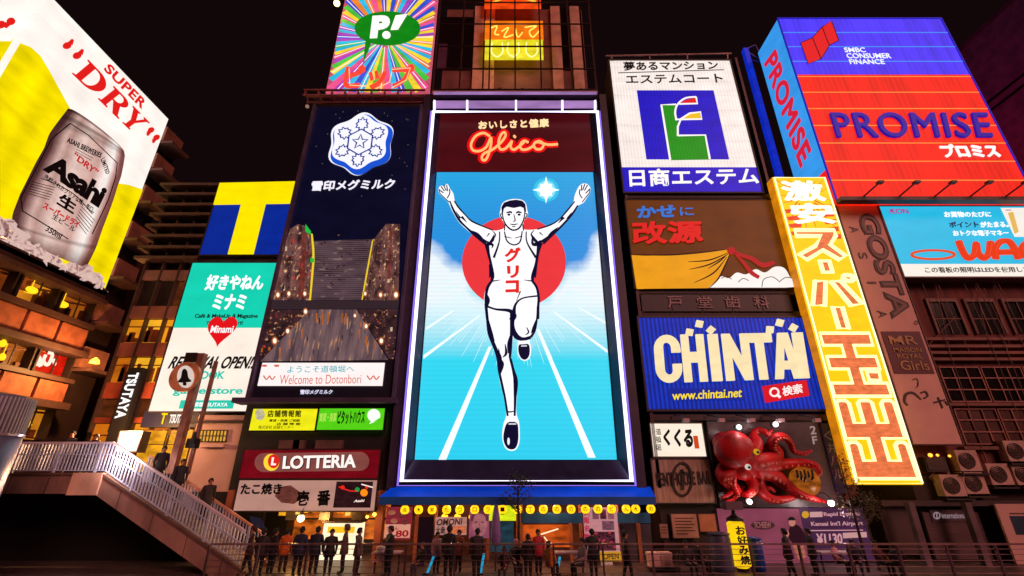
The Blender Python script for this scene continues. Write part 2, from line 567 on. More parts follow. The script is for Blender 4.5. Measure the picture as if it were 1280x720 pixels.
# hanging lamps behind the windows
for k, (x, y, dr) in enumerate(((38, 363, 0.28), (77, 381, 0.28), (3, 430, 0.14), (2, 447, 0.14), (33, 531, 0.2))):
    p = pl.a(x, y, -0.35)
    g = G().lathe(p, [(0.05, 0.25), (dr, 0.14), (dr * 1.2, 0.0), (dr * 0.9, -0.12), (0.05, -0.16)], 12)
    g.tube([p + Vector((0, 0, 0.25)), p + Vector((0, 0, 0.8))], 0.02, 6)
    solo('pendant_lamp', ['amber lamp behind the top row window left of the other', 'amber lamp behind the top row window nearest the can sign end',
         'amber lamp in middle window row at the edge, upper one', 'amber lamp in middle window row at the edge, lower one', 'small amber lamp in the lowest window row above the railing'][k],
         'lamp', p, g, E('#ffc21a', 1.6), 'lamps in the corner building windows', flat=False)

# red window sign
rs = Board('window_sign', 'red lit window sign with white swirl writing in the corner building', 'sign', 0, WX - 0.25, R(90), base=(62, 475))
rs.slab('panel', [(47, 438), (84, 447), (74, 476), (38, 463)], E('#c81808', 0.95, 0.5, 1.5), 0, 0.06, sq=False)
g = G(); rs.g_stroke(g, Zm(0, 360, 3.6)((205, 300), (195, 330), (215, 345), (235, 300), (215, 290)), 0.2); rs.g_stroke(g, Zm(0, 360, 3.6)((160, 350), (175, 310), (180, 350), (190, 320)), 0.22)
rs.g_stroke(g, Zm(0, 360, 3.6)((238, 320), (245, 340), (240, 345)), 0.2)
rs.part('lettering', g, E('#ffe9d8', 1.0))

# ------------------------------------------------------------------ beer billboard
ZB, ZT = 15.15, 30.4
bb = Board('beer_billboard', 'huge lit white and yellow billboard of a silver beer can in ice', 'billboard', 0, WX, R(90), base=(60, 330))
wpanel = E('#fff6ee', 1.06, 0.12, 0.35, .04, .55, .06, 1.9)
ypanel = E('#ffe600', 1.0, 0.22, 0.5, .12, .55)
bb.part('panel', G().box(WX - 0.7, WX, 18.5, 28.9, ZB, ZT), wpanel)
bb.part('front_panel', G().box(-37, WX - 0.71, 18.3, 18.9, ZB, ZT), wpanel)
pb = [proj((WX, 18.5, ZB + .02)), proj((WX, 28.88, ZB + .02))]
yl = [(25, 54), (38, 59), (50, 70), (62, 90), (74, 112), (86, 134), (110, 165), (147, 229), (160, 231), (178, 237)] + [pb[1], pb[0]]
bb.poly('yellow_field', yl, ypanel, 0.0, 0.03)
fp = plane(18.3)
g = G(); fp.g_poly(g, [(-60, 52), (15, 52), proj((WX - 0.2, 18.3, pl.a(25, 52).z)), proj((WX - .2, 18.3, ZB + .1)), proj((-36.9, 18.3, ZB + .1))], 0.0, 0.03)
bb.part('yellow_field', g, ypanel)
redm = E('#e8201c', 0.95)
def serif_dry():
    Dg = [[(0, 0), (0, .05), (.1, .08), (.1, .92), (0, .95), (0, 1), (.45, 1)] + ell(.45, .5, .5, .5, 90, -90, 14) + [(.45, 0)],
          [(.32, .07), (.32, .93), (.42, .93)] + ell(.42, .5, .26, .43, 90, -90, 14) + [(.42, .07)]]
    Rg = [[(0, 0), (0, .05), (.1, .08), (.1, .92), (0, .95), (0, 1), (.5, 1)] + ell(.5, .73, .34, .27, 90, -60, 10) + [(.88, .08), (1, .05), (1, 0), (.7, 0), (.38, .46), (.32, .46), (.32, .08), (.42, .05), (.42, 0)],
          [(.32, .53), (.32, .93), (.45, .93)] + ell(.45, .73, .17, .2, 90, -90, 10) + [(.45, .53)]]
    Yg = [[(0, 1), (.44, 1), (.44, .95), (.36, .92), (.56, .56), (.74, .92), (.66, .95), (.66, 1), (1, 1), (1, .95), (.9, .92), (.62, .42), (.62, .08), (.72, .05), (.72, 0), (.28, 0), (.28, .05), (.4, .08), (.4, .42), (.1, .92), (0, .95)]]
    return Dg, Rg, Yg
Z1 = Zm(0, 0, 3.6)
q = Z1((395, 268), (672, 552), (602, 604), (322, 330))
P = bb.corners(q, 0.02)
g = G()
for gl, (u0, u1) in zip(serif_dry(), ((0, .36), (.38, .72), (.70, 1.0))):
    vs, fs = fill2d(gl)
    o = []
    for x, y, z in vs:
        U = u0 + (u1 - u0) * x
        o.append(P[3].lerp(P[2], U).lerp(P[0].lerp(P[1], U), y) + bb.n * (.04 * (z + .5)))
    g.add(o, fs)
def quote(g, b, c, ang, s, off=0.02):
    """comma-shaped quotation mark about the pixel c"""
    pts = ell(0, 0, s, s * .8, 0, 300, 10) + [(s * 1.6, -s * 1.1), (s * 1.9, -s * .7), (s * 1.2, s * .3)]
    ca, sa = math.cos(R(ang)), math.sin(R(ang))
    b.g_poly(g, [(c[0] + x * ca - y * sa, c[1] + x * sa + y * ca) for x, y in pts], off, 0.04)
for c in Z1((300, 205), (345, 250)): quote(g, bb, c, -20, 5.4)
for c in Z1((678, 585), (703, 618)): quote(g, bb, c, 150, 4.2)
bb.part('lettering', g, redm)
g = G(); bb.g_text(g, 'SUPER', Z1((492, 283), (662, 460), (636, 492), (463, 312)), 0.02, 0.03, 0.025, 1.05)
bb.part('lettering', g, redm)
g = G(); quote(g, fp, (14, 27), 160, 5.5); quote(g, fp, (2, 31), 160, 5.5)
bb.part('lettering', g, redm)
# the can: a half-round relief
Z7 = Zm(10, 120, 4.0); Z2 = Zm(0, 180, 3.6)
left_edge = Z7((300, 62), (240, 140), (205, 190), (180, 260), (140, 330), (100, 410), (60, 490), (22, 590), (18, 640), (28, 680))
right_edge = Z7((582, 285), (584, 300), (578, 340), (566, 400), (548, 450), (530, 510), (505, 580), (470, 670), (440, 760), (395, 850))
def can_pt(u, i, bulge=0.9):
    """u across 0..1, i = position down the can, 0..1"""
    t = i * (len(left_edge) - 1); k = min(int(t), len(left_edge) - 2); fr = t - k
    l = bb.a(*left_edge[k], 0.03).lerp(bb.a(*left_edge[k + 1], 0.03), fr)
    r = bb.a(*right_edge[k], 0.03).lerp(bb.a(*right_edge[k + 1], 0.03), fr)
    c = math.sqrt(max(0, 1 - (2 * u - 1) ** 2))
    dip = 0.55 * (i - 0.42) * c            # the rims read as ellipses seen from above
    return l.lerp(r, u) + bb.n * (bulge * 0.18 * c) - Vector((0, 0, dip)) + Vector((0, 0, 0))
def can_mat():
    m, n, l, p = _nodes('can_print')
    tc = n.new('ShaderNodeUVMap'); sep = n.new('ShaderNodeSeparateXYZ'); l.new(tc.outputs[0], sep.inputs[0])
    cr = n.new('ShaderNodeValToRGB')
    el = cr.color_ramp.elements
    el[0].position = 0.0; el[0].color = (*rgb('#3d1f22'), 1); el[1].position = 1.0; el[1].color = (*rgb('#6a3a3a'), 1)
    for ps, c in ((.05, '#4a2428'), (.1, '#94706c'), (.16, '#d8b4aa'), (.22, '#bc948c'), (.36, '#ecd0c6'), (.5, '#dcb8ae'), (.62, '#cca49c'), (.74, '#fff0ea'), (.8, '#fffaf6'), (.86, '#d0a8a0'), (.92, '#8a5450')):
        e = el.new(ps); e.color = (*rgb(c), 1)
    l.new(sep.outputs['X'], cr.inputs['Fac'])
    f, _ = noise_fac(n, l, 2.5, 0.85, 1.08, 6)
    mx = n.new('ShaderNodeMix'); mx.data_type = 'RGBA'; mx.blend_type = 'MULTIPLY'; mx.inputs[0].default_value = 1
    l.new(cr.outputs['Color'], mx.inputs[6]); l.new(f, mx.inputs[7])
    # brushed dark hoops near the top and foot of the printed can
    c2 = n.new('ShaderNodeValToRGB'); e2 = c2.color_ramp.elements
    e2[0].position = 0; e2[0].color = (.3, .24, .24, 1); e2[1].position = 1; e2[1].color = (.35, .25, .25, 1)
    for ps, v in ((.012, .3), (.02, 1), (.04, .95), (.05, .45), (.065, .4), (.08, .75), (.11, .6), (.15, .97), (.8, 1), (.86, 1), (.88, .5), (.9, .95), (.95, .6)):
        e = e2.new(ps); e.color = (v, v * .97, v * .96, 1)
    l.new(sep.outputs['Y'], c2.inputs['Fac'])
    m2 = n.new('ShaderNodeMix'); m2.data_type = 'RGBA'; m2.blend_type = 'MULTIPLY'; m2.inputs[0].default_value = 1
    l.new(mx.outputs[2], m2.inputs[6]); l.new(c2.outputs['Color'], m2.inputs[7])
    l.new(m2.outputs[2], p.inputs['Emission Color']); p.inputs['Emission Strength'].default_value = 1.0
    p.inputs['Base Color'].default_value = (.03, .03, .03, 1)
    return m
NU, NV = 24, 30
g = G()
vs = [can_pt(u / NU, i / NV) for i in range(NV + 1) for u in range(NU + 1)]
fs = [(i * (NU + 1) + u, (i + 1) * (NU + 1) + u, (i + 1) * (NU + 1) + u + 1, i * (NU + 1) + u + 1) for i in range(NV) for u in range(NU)]
g.add(vs, fs)
can = bb.part('can_picture', g, can_mat(), flat=False)
uv = can.data.uv_layers.new(name='UVMap')
for lo in can.data.loops:
    k = lo.vertex_index; uv.data[lo.index].uv = ((k % (NU + 1)) / NU, (k // (NU + 1)) / NV)
ink = E('#1c0f10', 0.5)
g = G(); O = 0.24
bb.g_stroke(g, Z7((310, 137), (215, 215), (62, 510), (72, 575), (150, 622), (300, 715)), .06, O, sm=False)
bb.g_stroke(g, Z7((310, 137), (400, 195), (545, 335), (536, 410), (500, 520), (420, 690)), .06, O, sm=False)
bb.g_text(g, 'Asahi', Z7((222, 282), (500, 462), (452, 562), (170, 368)), O, .02, .045, .92)
bb.g_text(g, '洗練されたクリアな味、辛口。', Z7((187, 388), (436, 562), (424, 588), (176, 408)), O, .02, .012)
bb.g_stroke(g, Z7((165, 412), (250, 445), (340, 500), (420, 590)), .05, O)
bb.g_text(g, '生', Z7((265, 478), (350, 535), (325, 592), (240, 538)), O, .02, .03)
bb.g_text(g, '生ビール', Z7((228, 588), (338, 656), (328, 682), (216, 610)), O, .02, .006)
bb.g_text(g, '350ml', Z7((200, 648), (272, 690), (258, 718), (184, 672)), O, .02, .01)
bb.g_text(g, 'ASAHI BREWERIES', Z7((300, 206), (470, 285), (462, 310), (292, 230)), O, .02, .02, 1.1)
bb.g_text(g, 'LIMITED', Z7((482, 305), (508, 385), (490, 392), (462, 318)), O, .02, .02, 1.1)
for k in range(6):
    bb.g_stroke(g, Z7((118 - k * 3, 428 + k * 12), (235 - k * 6, 458 + k * 12)), .035, O, sm=False)
    bb.g_stroke(g, Z7((365 - k * 6, 552 + k * 13), (432 - k * 8, 622 + k * 14)), .03, O, sm=False)
for k in range(3): bb.g_stroke(g, Z7((345 - k * 4, 255 + k * 11), (435 - k * 10, 300 + k * 11)), .03, O, sm=False)
bb.part('can_lettering', g, ink, parent=can)
g = G()
bb.g_text(g, 'スーパードライ', Z7((184, 528), (360, 630), (346, 662), (170, 558)), O, .02, .03)
bb.g_text(g, '”DRY”', Z7((335, 280), (455, 372), (438, 398), (322, 308)), O, .02, .02)
bb.part('can_lettering', g, E('#c81a20', 0.9), parent=can)
# ice round the foot of the can
def ice_mat():
    m, n, l, p = _nodes('ice_print')
    tc = n.new('ShaderNodeTexCoord')
    nz = n.new('ShaderNodeTexNoise'); nz.inputs['Scale'].default_value = 1.3; nz.inputs['Detail'].default_value = 5; nz.inputs['Distortion'].default_value = 1.8
    vo = n.new('ShaderNodeTexVoronoi'); vo.inputs['Scale'].default_value = 1.9; vo.feature = 'F1'
    l.new(tc.outputs['Object'], nz.inputs['Vector']); l.new(nz.outputs['Color'], vo.inputs['Vector'])
    mx = n.new('ShaderNodeMix'); mx.data_type = 'FLOAT'; mx.inputs[0].default_value = .5
    l.new(nz.outputs['Fac'], mx.inputs[2]); l.new(vo.outputs['Distance'], mx.inputs[3])
    cr = n.new('ShaderNodeValToRGB'); el = cr.color_ramp.elements
    el[0].position = .26; el[0].color = (*rgb('#3a2430'), 1); el[1].position = .56; el[1].color = (*rgb('#f0cfc6'), 1)
    for ps_, c in ((.34, '#7a525a'), (.4, '#b88c8a'), (.45, '#8e6468'), (.5, '#c89c96')):
        e = el.new(ps_); e.color = (*rgb(c), 1)
    l.new(mx.outputs[0], cr.inputs['Fac']); l.new(cr.outputs['Color'], p.inputs['Emission Color']); p.inputs['Emission Strength'].default_value = .75
    p.inputs['Base Color'].default_value = (.1, .07, .07, 1); p.inputs['Roughness'].default_value = .1
    return m
rnd = random.Random(5)
icem = ice_mat()
def ice_line(x): return 262 + (x + 10) * .62 - 10 * math.sin(max(0, min(1, (x - 5) / 110)) * math.pi) * -1.2
g = G()
for k in range(110):
    x = -14 + 142 * rnd.random(); lo_ = 303 + .5 * x; hi_ = min(ice_line(x), lo_ - 8)
    y = hi_ + (lo_ - hi_) * rnd.random()
    g.blob(bb.a(x, y, .02), .24 + .3 * rnd.random(), k, .3, 1, sq=(.55, 1, .9))
bb.part('ice', g, icem)
g = G().bar((WX + .1, 18.4, ZB - .1), (WX + .1, 29.0, ZB - .1), .3).bar((WX - .4, 28.98, ZB), (WX - .4, 28.98, ZT), .16, .7)
bb.part('frame', g, DARKBROWN)

# ------------------------------------------------------------------ bookstore building
TY = 24.5
tp = plane(TY)
bk = Thing('bookstore_building', 'office building with louvred dark upper floors and amber lit windows behind the teal sign', 'building', at(250, 600, TY + 3))
xl = at(215, 232, TY).x - 0.2; xr = -11.0
def zy(y, x=230): return at(x, y, TY).z
g = G().box(xl - .2, xr, TY + .5, TY + 9, 0, zy(226))
bk.part('wall', g, D('#1c1414', 0.6))
for y in (232, 244, 257, 269, 283, 296, 310, 323): bk.part('louvre', G().box(xl - .4, xr, TY - .25, TY + .49, zy(y) - .12, zy(y) + .06), D('#5e443e', 0.5))
for k in range(9):
    x = xl + .1 + k * 1.05
    bk.part('mullion', G().box(x, x + .07, TY + .1, TY + .5, zy(540), zy(231)), D('#4a352f', 0.5))
for a, b, c in ((336, 348, '#8f6a5c'), (381, 396, '#8c5a48'), (427, 444, '#93553f'), (477, 497, '#b04e2e'), (521, 528, '#a0482b')):
    for k in range(8):
        x = xl + .12 + k * 1.05
        bk.part('spandrel_panel', G().box(x + .05, x + 1.0, TY + .2, TY + .49, zy(b), zy(a)), D(c, 0.6))
rnd = random.Random(3)
amber = [E('#f0961a', .95, .3, .6), E('#d87414', .8, .4, .7), E('#6a3214', .6, .6, 1.2), E('#2c1610', .5, .5), E('#f8b22a', 1.05, .25, .8)]
for a, b, pick in ((349, 380, (3, 3, 2, 3, 2, 3)), (397, 426, (0, 4, 0, 1, 4, 0)), (445, 476, (1, 4, 4, 0, 1, 4)), (498, 520, (2, 1, 2, 1, 2, 2)), (529, 575, (1, 2, 0, 1, 2, 1))):
    for k in range(8):
        x = xl + .12 + k * 1.05
        w = bk.part('window', G().box(x + .03, x + 1.02, TY + .4, TY + .49, zy(b), zy(a)), amber[pick[k % 6]])
        if pick[k % 6] in (0, 1, 4):
            it = G()
            for j in range(4):
                xx = x + .08 + .8 * rnd.random(); it.box(xx, min(xx + .08 + .22 * rnd.random(), x + 1.0), TY + .3, TY + .395, zy(b) + .02, zy(b) + (zy(a) - zy(b)) * (.15 + .6 * rnd.random()))
            it.box(x + .04, x + 1.01, TY + .34, TY + .39, zy(b) + (zy(a) - zy(b)) * .66, zy(b) + (zy(a) - zy(b)) * .7)
            bk.part('furnishing', it, D('#7a3a14', .6), parent=w)
        if pick[k % 6] in (0, 1) and k % 2:
            bk.part('blind', G().box(x + .35, x + .95, TY + .33, TY + .395, zy(b) + .05, zy(a) - .45), DARKBROWN, parent=w)
# T sign
ts = Board('letter_sign', 'square blue sign with giant yellow capital letter T', 'sign', TY - .5, base=(300, 318))
qT = [(275, 229), (369, 227), (349, 318), (249, 318)]
ts.slab('panel', qT, E('#0c2fa8', 0.75, 0.15, 1.0), 0, .35)
g = G(); ts.g_shape(g, fill2d([[(0, 1), (1, 1), (1, .68), (.68, .68), (.68, 0), (.36, 0), (.36, .68), (0, .68)]]), ts_q := [(275, 229), (369, 227), (349, 318), (249, 318)], .01, .05)
ts.part('letter', g, E('#ffe800', 1.0, .08))
ts.frame('frame', qT, DARKBROWN, .08, .04, .4)
# teal sign
tl = Board('shop_billboard', 'tall teal and white lit billboard with red heart', 'billboard', TY - .5, base=(250, 515))
qL = [(239, 330), (347, 327), (315, 513), (186, 515)]
PL = tl.square(qL, 0)
tl.slab('panel', qL, E('#fff2e4', 1.0, .08, .6), 0, .35)
def uvq(P, u0, v0, u1, v1):
    """pixels of a sub-rectangle of the square P (u right, v down)"""
    def f(u, v): return proj(P[0].lerp(P[1], u).lerp(P[3].lerp(P[2], u), v))
    return [f(u0, v0), f(u1, v0), f(u1, v1), f(u0, v1)]
tl.slab('teal_field', uvq(PL, 0, 0, 1, .47), E('#16d8b8', .95, .08, .5), .012, .011)
g = G()
tl.g_text(g, '好きやねん', uvq(PL, .22, .09, .86, .205), .02, .03, .03)
tl.g_text(g, 'ミナミ', uvq(PL, .36, .235, .71, .345), .02, .03, .035)
tl.part('lettering', g, E('#ffffff', 1.1))
g = G()
tl.g_text(g, 'Café & MakeUp & Magazine', uvq(PL, .2, .375, .88, .41), .02, .02, .02)
tl.g_text(g, 'で楽しい待ち合わせ', uvq(PL, .34, .422, .74, .452), .02, .02, .012)
P = tl.corners(uvq(PL, .07, .66, .98, .74), .02)
vs, fs = glyphs('RENEWAL OPEN!!', .028)
g.add([P[3].lerp(P[2], x * .96 + y * .04).lerp(P[0].lerp(P[1], x * .96 + y * .04), y) + tl.n * (.02 * (z + .5)) for x, y, z in vs], fs)
tl.part('lettering', g, E('#1d1512', .5))
g = G()
tl.g_text(g, 'BOOK', uvq(PL, .37, .755, .68, .805), .02, .02, .025)
tl.g_text(g, 'game store', uvq(PL, .2, .86, .9, .91), .02, .02, .025)
vb = uvq(PL, .3, .935, .84, .985); tl.g_poly(g, vb, .02, .02)
tl.part('lettering', g, E('#22cdb4', .95))
tl.text('lettering', '道頓堀TSUTAYA', uvq(PL, .38, .945, .78, .975), E('#fff', 1.0) if False else E('#ffffff', 1.0), .045, .01, .015)
hx = [(16 * math.sin(t) ** 3, 13 * math.cos(t) - 5 * math.cos(2 * t) - 2 * math.cos(3 * t) - math.cos(4 * t)) for t in [2 * math.pi * k / 40 for k in range(40)]]
hv = [((x + 16) / 32, (y + 17) / 29) for x, y in hx]
g = G(); tl.g_shape(g, fill2d([hv]), uvq(PL, .37, .415 - .02, .68, .6), .03, .03)
tl.part('heart', g, E('#e8141c', .95))
tl.text('lettering', 'Minami', uvq(PL, .41, .455, .65, .505), E('#ffffff', 1.0), .065, .01, .02)
tl.frame('frame', qL, DARKBROWN, .07, .03, .4)
# fascia under it
fa = Board('shop_fascia', 'navy shop fascia with yellow T and white letters under the teal billboard', 'sign', TY - .3, base=(230, 535))
fa.slab('panel', (178, 513, 308, 534), D('#1b1a3c', .5), 0, .25)
fa.text('lettering', 'T', (201, 516, 208, 530), E('#ffd800', 1.0), .02, .02, .03)
fa.text('lettering', 'TSUTAYA', (212, 518, 236, 529), E('#fff4ea', 1.0), .02, .02, .025)
# shop windows under the fascia
swp = plane(TY - .2)
for x0, x1 in ((170, 203), (205, 236)):
    g = G(); swp.g_slab(g, (x0, 537, x1, 590), 0, .08); w = bk.part('shop_window', g, E('#f5a81c', .95, .6, 1.6))
    g = G()
    for q in ((x0, 537, x1, 538.2), (x0, 537, x0 + 1.2, 590), (x1 - 1.2, 537, x1, 590), (x0, 555, x1, 556)): swp.g_slab(g, q, .06, .05)
    bk.part('frame', g, D('#5a2a1c', .6), parent=w)
# black blade sign reading downwards
bl = Board('blade_sign', 'narrow black vertical sign with white letters on the orange lit wall', 'sign', TY - .9, base=(140, 560))
bl.slab('panel', [(161, 458), (175, 461), (151, 560), (131, 556)], BLACK, 0, .3)
P = bl.square([(161, 466), (173, 466), (157, 523), (144, 523)], .02)
vs, fs = glyphs('TSUTAYA', .03, 1.05)
g = G(); g.add([P[0].lerp(P[3], x).lerp(P[1].lerp(P[2], x), y) + bl.n * (.03 * (z + .5)) for x, y, z in vs], fs)
bl.part('lettering', g, E('#ffffff', 1.1))
# white lamp cube
wl_ = Board('sign_lantern', 'bright blank white box lantern sign behind the stair railing', 'sign', 22.6, base=(160, 566))
wl_.slab('panel', [(151, 539), (177, 541), (169, 566), (144, 562)], E('#fffaf0', 1.5), 0, .5)
wl_.frame('frame', [(151, 539), (177, 541), (169, 566), (144, 562)], STEEL, .05, .02, .55)

l = bpy.data.lights.new('lantern_light', 'POINT'); l.energy = 1000; l.color = (1, .5, .2); l.shadow_soft_size = .3
lo = bpy.data.objects.new('lantern_light', l); COL.objects.link(lo); lo.parent = wl_.o; lo.location = (-.3, -.5, 1.0)
al = Thing('wall_lamp', 'yellow wall lamp lighting the orange corner of the side street', 'lamp', at(118, 453, 27.5))
p = at(118, 453, 27.5)
al.part('shade', G().lathe(p, [(.05, .3), (.22, .12), (.26, -.05), (.05, -.08)], 12), E('#ffd23a', 4), flat=False); al.part('bracket', G().bar(p + Vector((0, 0, .3)), p + Vector((-.8, .2, .3)), .05), DARKBROWN)
l = bpy.data.lights.new('wall_light', 'POINT'); l.energy = 1600; l.color = (1, .45, .14); l.shadow_soft_size = .3
lo = bpy.data.objects.new('wall_light', l); COL.objects.link(lo); lo.parent = al.o; lo.location = (.1, -.4, -.35)

# tall dark block behind, between corner building and bookstore
rb = Thing('rear_building', 'dark orange lit building at the back of the side street', 'building', (-30, 42, 0))
rb.part('wall', G().box(-40, -26, 42, 52, 0, 24), D('#4b2a20', .7))
for k in range(3):
    for j in range(3):
        rb.part('window', G().box(-33.6 + j * 2.2, -32.2 + j * 2.2, 41.9, 42.05, 3 + k * 4, 5.2 + k * 4), E('#e07a18', .7, .7, 1.5))

# ------------------------------------------------------------------ left tower of signs
AY = 22.8
ta = Thing('sign_tower', 'narrow dark building carrying the dairy screen, yellow and green signs and two shop boards', 'building', at(395, 640, AY + 3))
x0, x1 = at(312, 497, AY).x - .15, at(492, 497, AY).x + .1
ztop = at(460, 118, AY).z
ta.part('wall', G().box(x0 - .1, x1, AY + .35, AY + 8, 2.9, ztop + .2), D('#1a1213', .7))
ta.part('wall', G().box(x0 + .1, x1 - .1, AY + 3.2, AY + 8, 0, 2.85), D('#2a1712', .7))
ta.part('ceiling', G().box(x0 + .1, x1 - .1, AY + .4, AY + 3.2, 2.6, 2.85), D('#3a2a24', .7))
for xx in (x0 + .05, x1 - .4):
    ta.part('pillar', G().box(xx, xx + .3, AY + .1, AY + .6, 0, 2.9), D('#a05a3c', .6))
for k in range(3):
    g = G(); xa = (346, 364, 392)[k]; g.box(at(xa, 560, AY).x, at(xa + (26, 14, 34)[k], 560, AY).x, AY + .1, AY + .34, at(400, 561, AY).z, at(400, 550, AY).z); ta.part('vent_box', g, TAUPE)

# dairy LED screen
sb = Board('led_screen', 'tall dark blue LED screen with white snowflake emblem above a night canal picture', 'screen', AY - .3, base=(400, 497))
qS = [(394.5, 133), (526.5, 132), (491, 497), (311, 497)]
sb.slab('casing', qS, D('#14142e', .5), -.02, .35)
Z7b = Zm(300, 100, 3.6); Z8 = Zm(300, 280, 3.273)
g = G()
sb.g_slab(g, [(395.5, 134.5), (525.5, 134), (497, 446), (319, 450)], 0, .02, 0)
def zp(mi, *pts, off=.012): sb.g_poly(g, Z8(*pts), off, .008, mi)
zp(1, (240, 0), (272, 10), (292, 60), (300, 160), (284, 312), (128, 312), (172, 120), (205, 20))
zp(2, (256, 40), (272, 40), (262, 300), (236, 300)); zp(3, (205, 120), (220, 110), (200, 300), (180, 300))
zp(1, (598, 0), (655, 0), (648, 312), (500, 312), (532, 120), (545, 66))
zp(3, (548, 90), (585, 60), (560, 300), (520, 300)); zp(2, (612, 10), (625, 10), (612, 300), (596, 300))
zp(4, (300, 70), (545, 62), (500, 310), (286, 312))
zp(5, (290, 40), (297, 40), (304, 100), (305, 150), (290, 312), (283, 312), (296, 150), (296, 110), off=.02)
zp(5, (540, 70), (546, 60), (522, 200), (502, 310), (497, 310), (516, 200), off=.02)
zp(6, (268, 0), (290, 30), (290, 44), (268, 30), off=.021); zp(6, (288, 140), (304, 140), (302, 158), (288, 158), off=.022)
zp(7, (118, 314), (652, 312), (646, 346), (108, 350))
zp(8, (286, 350), (476, 350), (606, 556), (84, 562))
zp(3, (112, 352), (284, 352), (90, 556), (70, 558)); zp(3, (478, 350), (648, 348), (630, 552), (610, 552))
rnd = random.Random(8)
for k in range(28): # lines of the light curtain
    t = k / 28; sb.g_stroke(g, Z8((303 - 16 * t, 75 + 232 * t), (540 - 40 * t, 70 + 236 * t)), .03, .02, .006, 9, sm=False)
for k in range(16):
    x, y = 330 + 190 * rnd.random(), 20 + 230 * rnd.random(); sb.g_poly(g, Z8(*ell(x, y, 5, 4, n=7)), .03, .005, 3)
def inq(x, y, q):                                     # point inside the outline q
    c_ = False
    for (xa_, ya_), (xb_, yb_) in zip(q, q[1:] + q[:1]):
        if (ya_ > y) != (yb_ > y) and x < xa_ + (y - ya_) / (yb_ - ya_) * (xb_ - xa_): c_ = not c_
    return c_
lbld = [(240, 5), (270, 15), (290, 60), (297, 160), (282, 305), (135, 305), (176, 120), (208, 25)]
rbld = [(600, 5), (652, 5), (646, 305), (505, 305), (535, 120), (548, 70)]
lbank = [(115, 355), (280, 355), (92, 552), (74, 552)]; rbank = [(482, 353), (645, 351), (628, 548), (612, 548)]
for q, n_ in ((lbld, 26), (rbld, 22), (lbank, 16), (rbank, 14)):
    xs = [p[0] for p in q]; ys_ = [p[1] for p in q]
    k = 0
    while k < n_:
        x = rnd.uniform(min(xs), max(xs)); y = rnd.uniform(min(ys_), max(ys_)); w_, h_ = rnd.uniform(3, 10), rnd.uniform(4, 20)
        if not (inq(x, y, q) and inq(x + w_, y + h_, q)): continue
        k += 1
        sb.g_poly(g, Z8((x, y), (x + w_, y), (x + w_ - 1, y + h_), (x - 1, y + h_)), .022 + .0004 * k, .004, rnd.choice((1, 2, 3, 3, 3, 7, 7, 9, 11, 13, 14)))
for k in range(26):                                    # streaks of light on the water
    y = 360 + 180 * rnd.random(); half = 92 + (y - 350) * .8; x = 375 + half * rnd.uniform(-.95, .95)
    sb.g_poly(g, Z8((x, y), (x + 5, y), (x + 4, y + rnd.uniform(8, 30)), (x, y + 12)), .022 + .0004 * (k % 20), .004, rnd.choice((9, 9, 7, 4, 8)))
for k, (x, y, r) in enumerate(((200, 285, 9), (265, 285, 9), (268, 358, 10), (195, 438, 10), (142, 478, 12), (512, 285, 8), (575, 290, 9), (638, 290, 12), (470, 375, 7), (516, 418, 9), (578, 478, 11), (155, 290, 10))):
    sb.g_poly(g, Z8(*ell(x, y, r * 1.1, r * 1.5, n=14)), .038, .004, 11); sb.g_poly(g, Z8(*ell(x, y, r * .62, r * .9, n=12)), .045, .006, 10)
for x, y, h in ((310, 365, 40), (335, 365, 50), (358, 360, 40), (415, 365, 40), (430, 365, 45), (250, 430, 40), (200, 470, 40), (160, 505, 45), (485, 430, 40), (515, 460, 40), (550, 478, 40), (225, 405, 20), (492, 400, 22)):
    sb.g_poly(g, Z8((x, y), (x + 7, y), (x + 5, y + h), (x, y + h)), .03, .006, 11)
for k in range(40):
    x, y = 395 + 130 * rnd.random(), 136 + 110 * rnd.random(); sb.g_poly(g, ell(x, y, .5, .6, n=5), .02, .006, 12)
scr = sb.part('screen', g, [E('#0c0c26', .9, .3, .5), NIGHTPIC('#2a161c', '#8a5a54', '#ffc890', 1.6, (1.6, 1, .8)), E('#8a3026', .8, .7, 1), NIGHTPIC('#140c12', '#4a2a2e', '#e8a070', 1.8), NIGHTPIC('#2e2028', '#5c464e', '#8a7468', .6, (1, 1, 3)),
                            E('#f0d020', 1), E('#1fc840', .9), E('#3a2a30', .8), NIGHTPIC('#4a3a44', '#86686a', '#d89a6a', 1.0, (2.6, 1, .35)), E('#6a525c', .9), E('#fff0dc', 1.2), E('#b8642a', .9, .3), E('#7d8a66', .7), E('#c83a3a', .8), E('#d8c0a0', .8)])
# snowflake emblem
cx, cy = 451.2, 180.0
def lobed(sc, dx=0, dy=0):
    pts = []
    for k in range(72):
        a = 2 * math.pi * k / 72
        r = 1 + .075 * math.cos(6 * (a + math.pi / 2))
        pts.append((cx + dx + sc * 40 * r * math.cos(a) * .98 + (cy - (cy + sc * 36 * r * math.sin(a))) * .12, cy + dy + sc * 36 * r * math.sin(a)))
    return pts
g = G(); sb.g_poly(g, lobed(1.02), .03, .01, 0); sb.g_poly(g, lobed(.98, 1, 1), .042, .01, 1); sb.g_poly(g, lobed(.88, -1.2, -2.6), .055, .01, 0)
em = sb.part('emblem', g, [E('#f4f4ff', 1.05), E('#1a55d8', .95)])
g = G()
def fl(x, y): return (cx - 1.2 + x - y * .12, cy - 2.6 + y)
def flstroke(pts, closed=False): sb.g_stroke(g, [fl(*p) for p in pts], .1, .068, .008, sm=False, closed=closed)
hexp = [(17 * math.cos(R(60 * k + 30)), 16 * math.sin(R(60 * k + 30))) for k in range(6)]
flstroke(hexp, True)
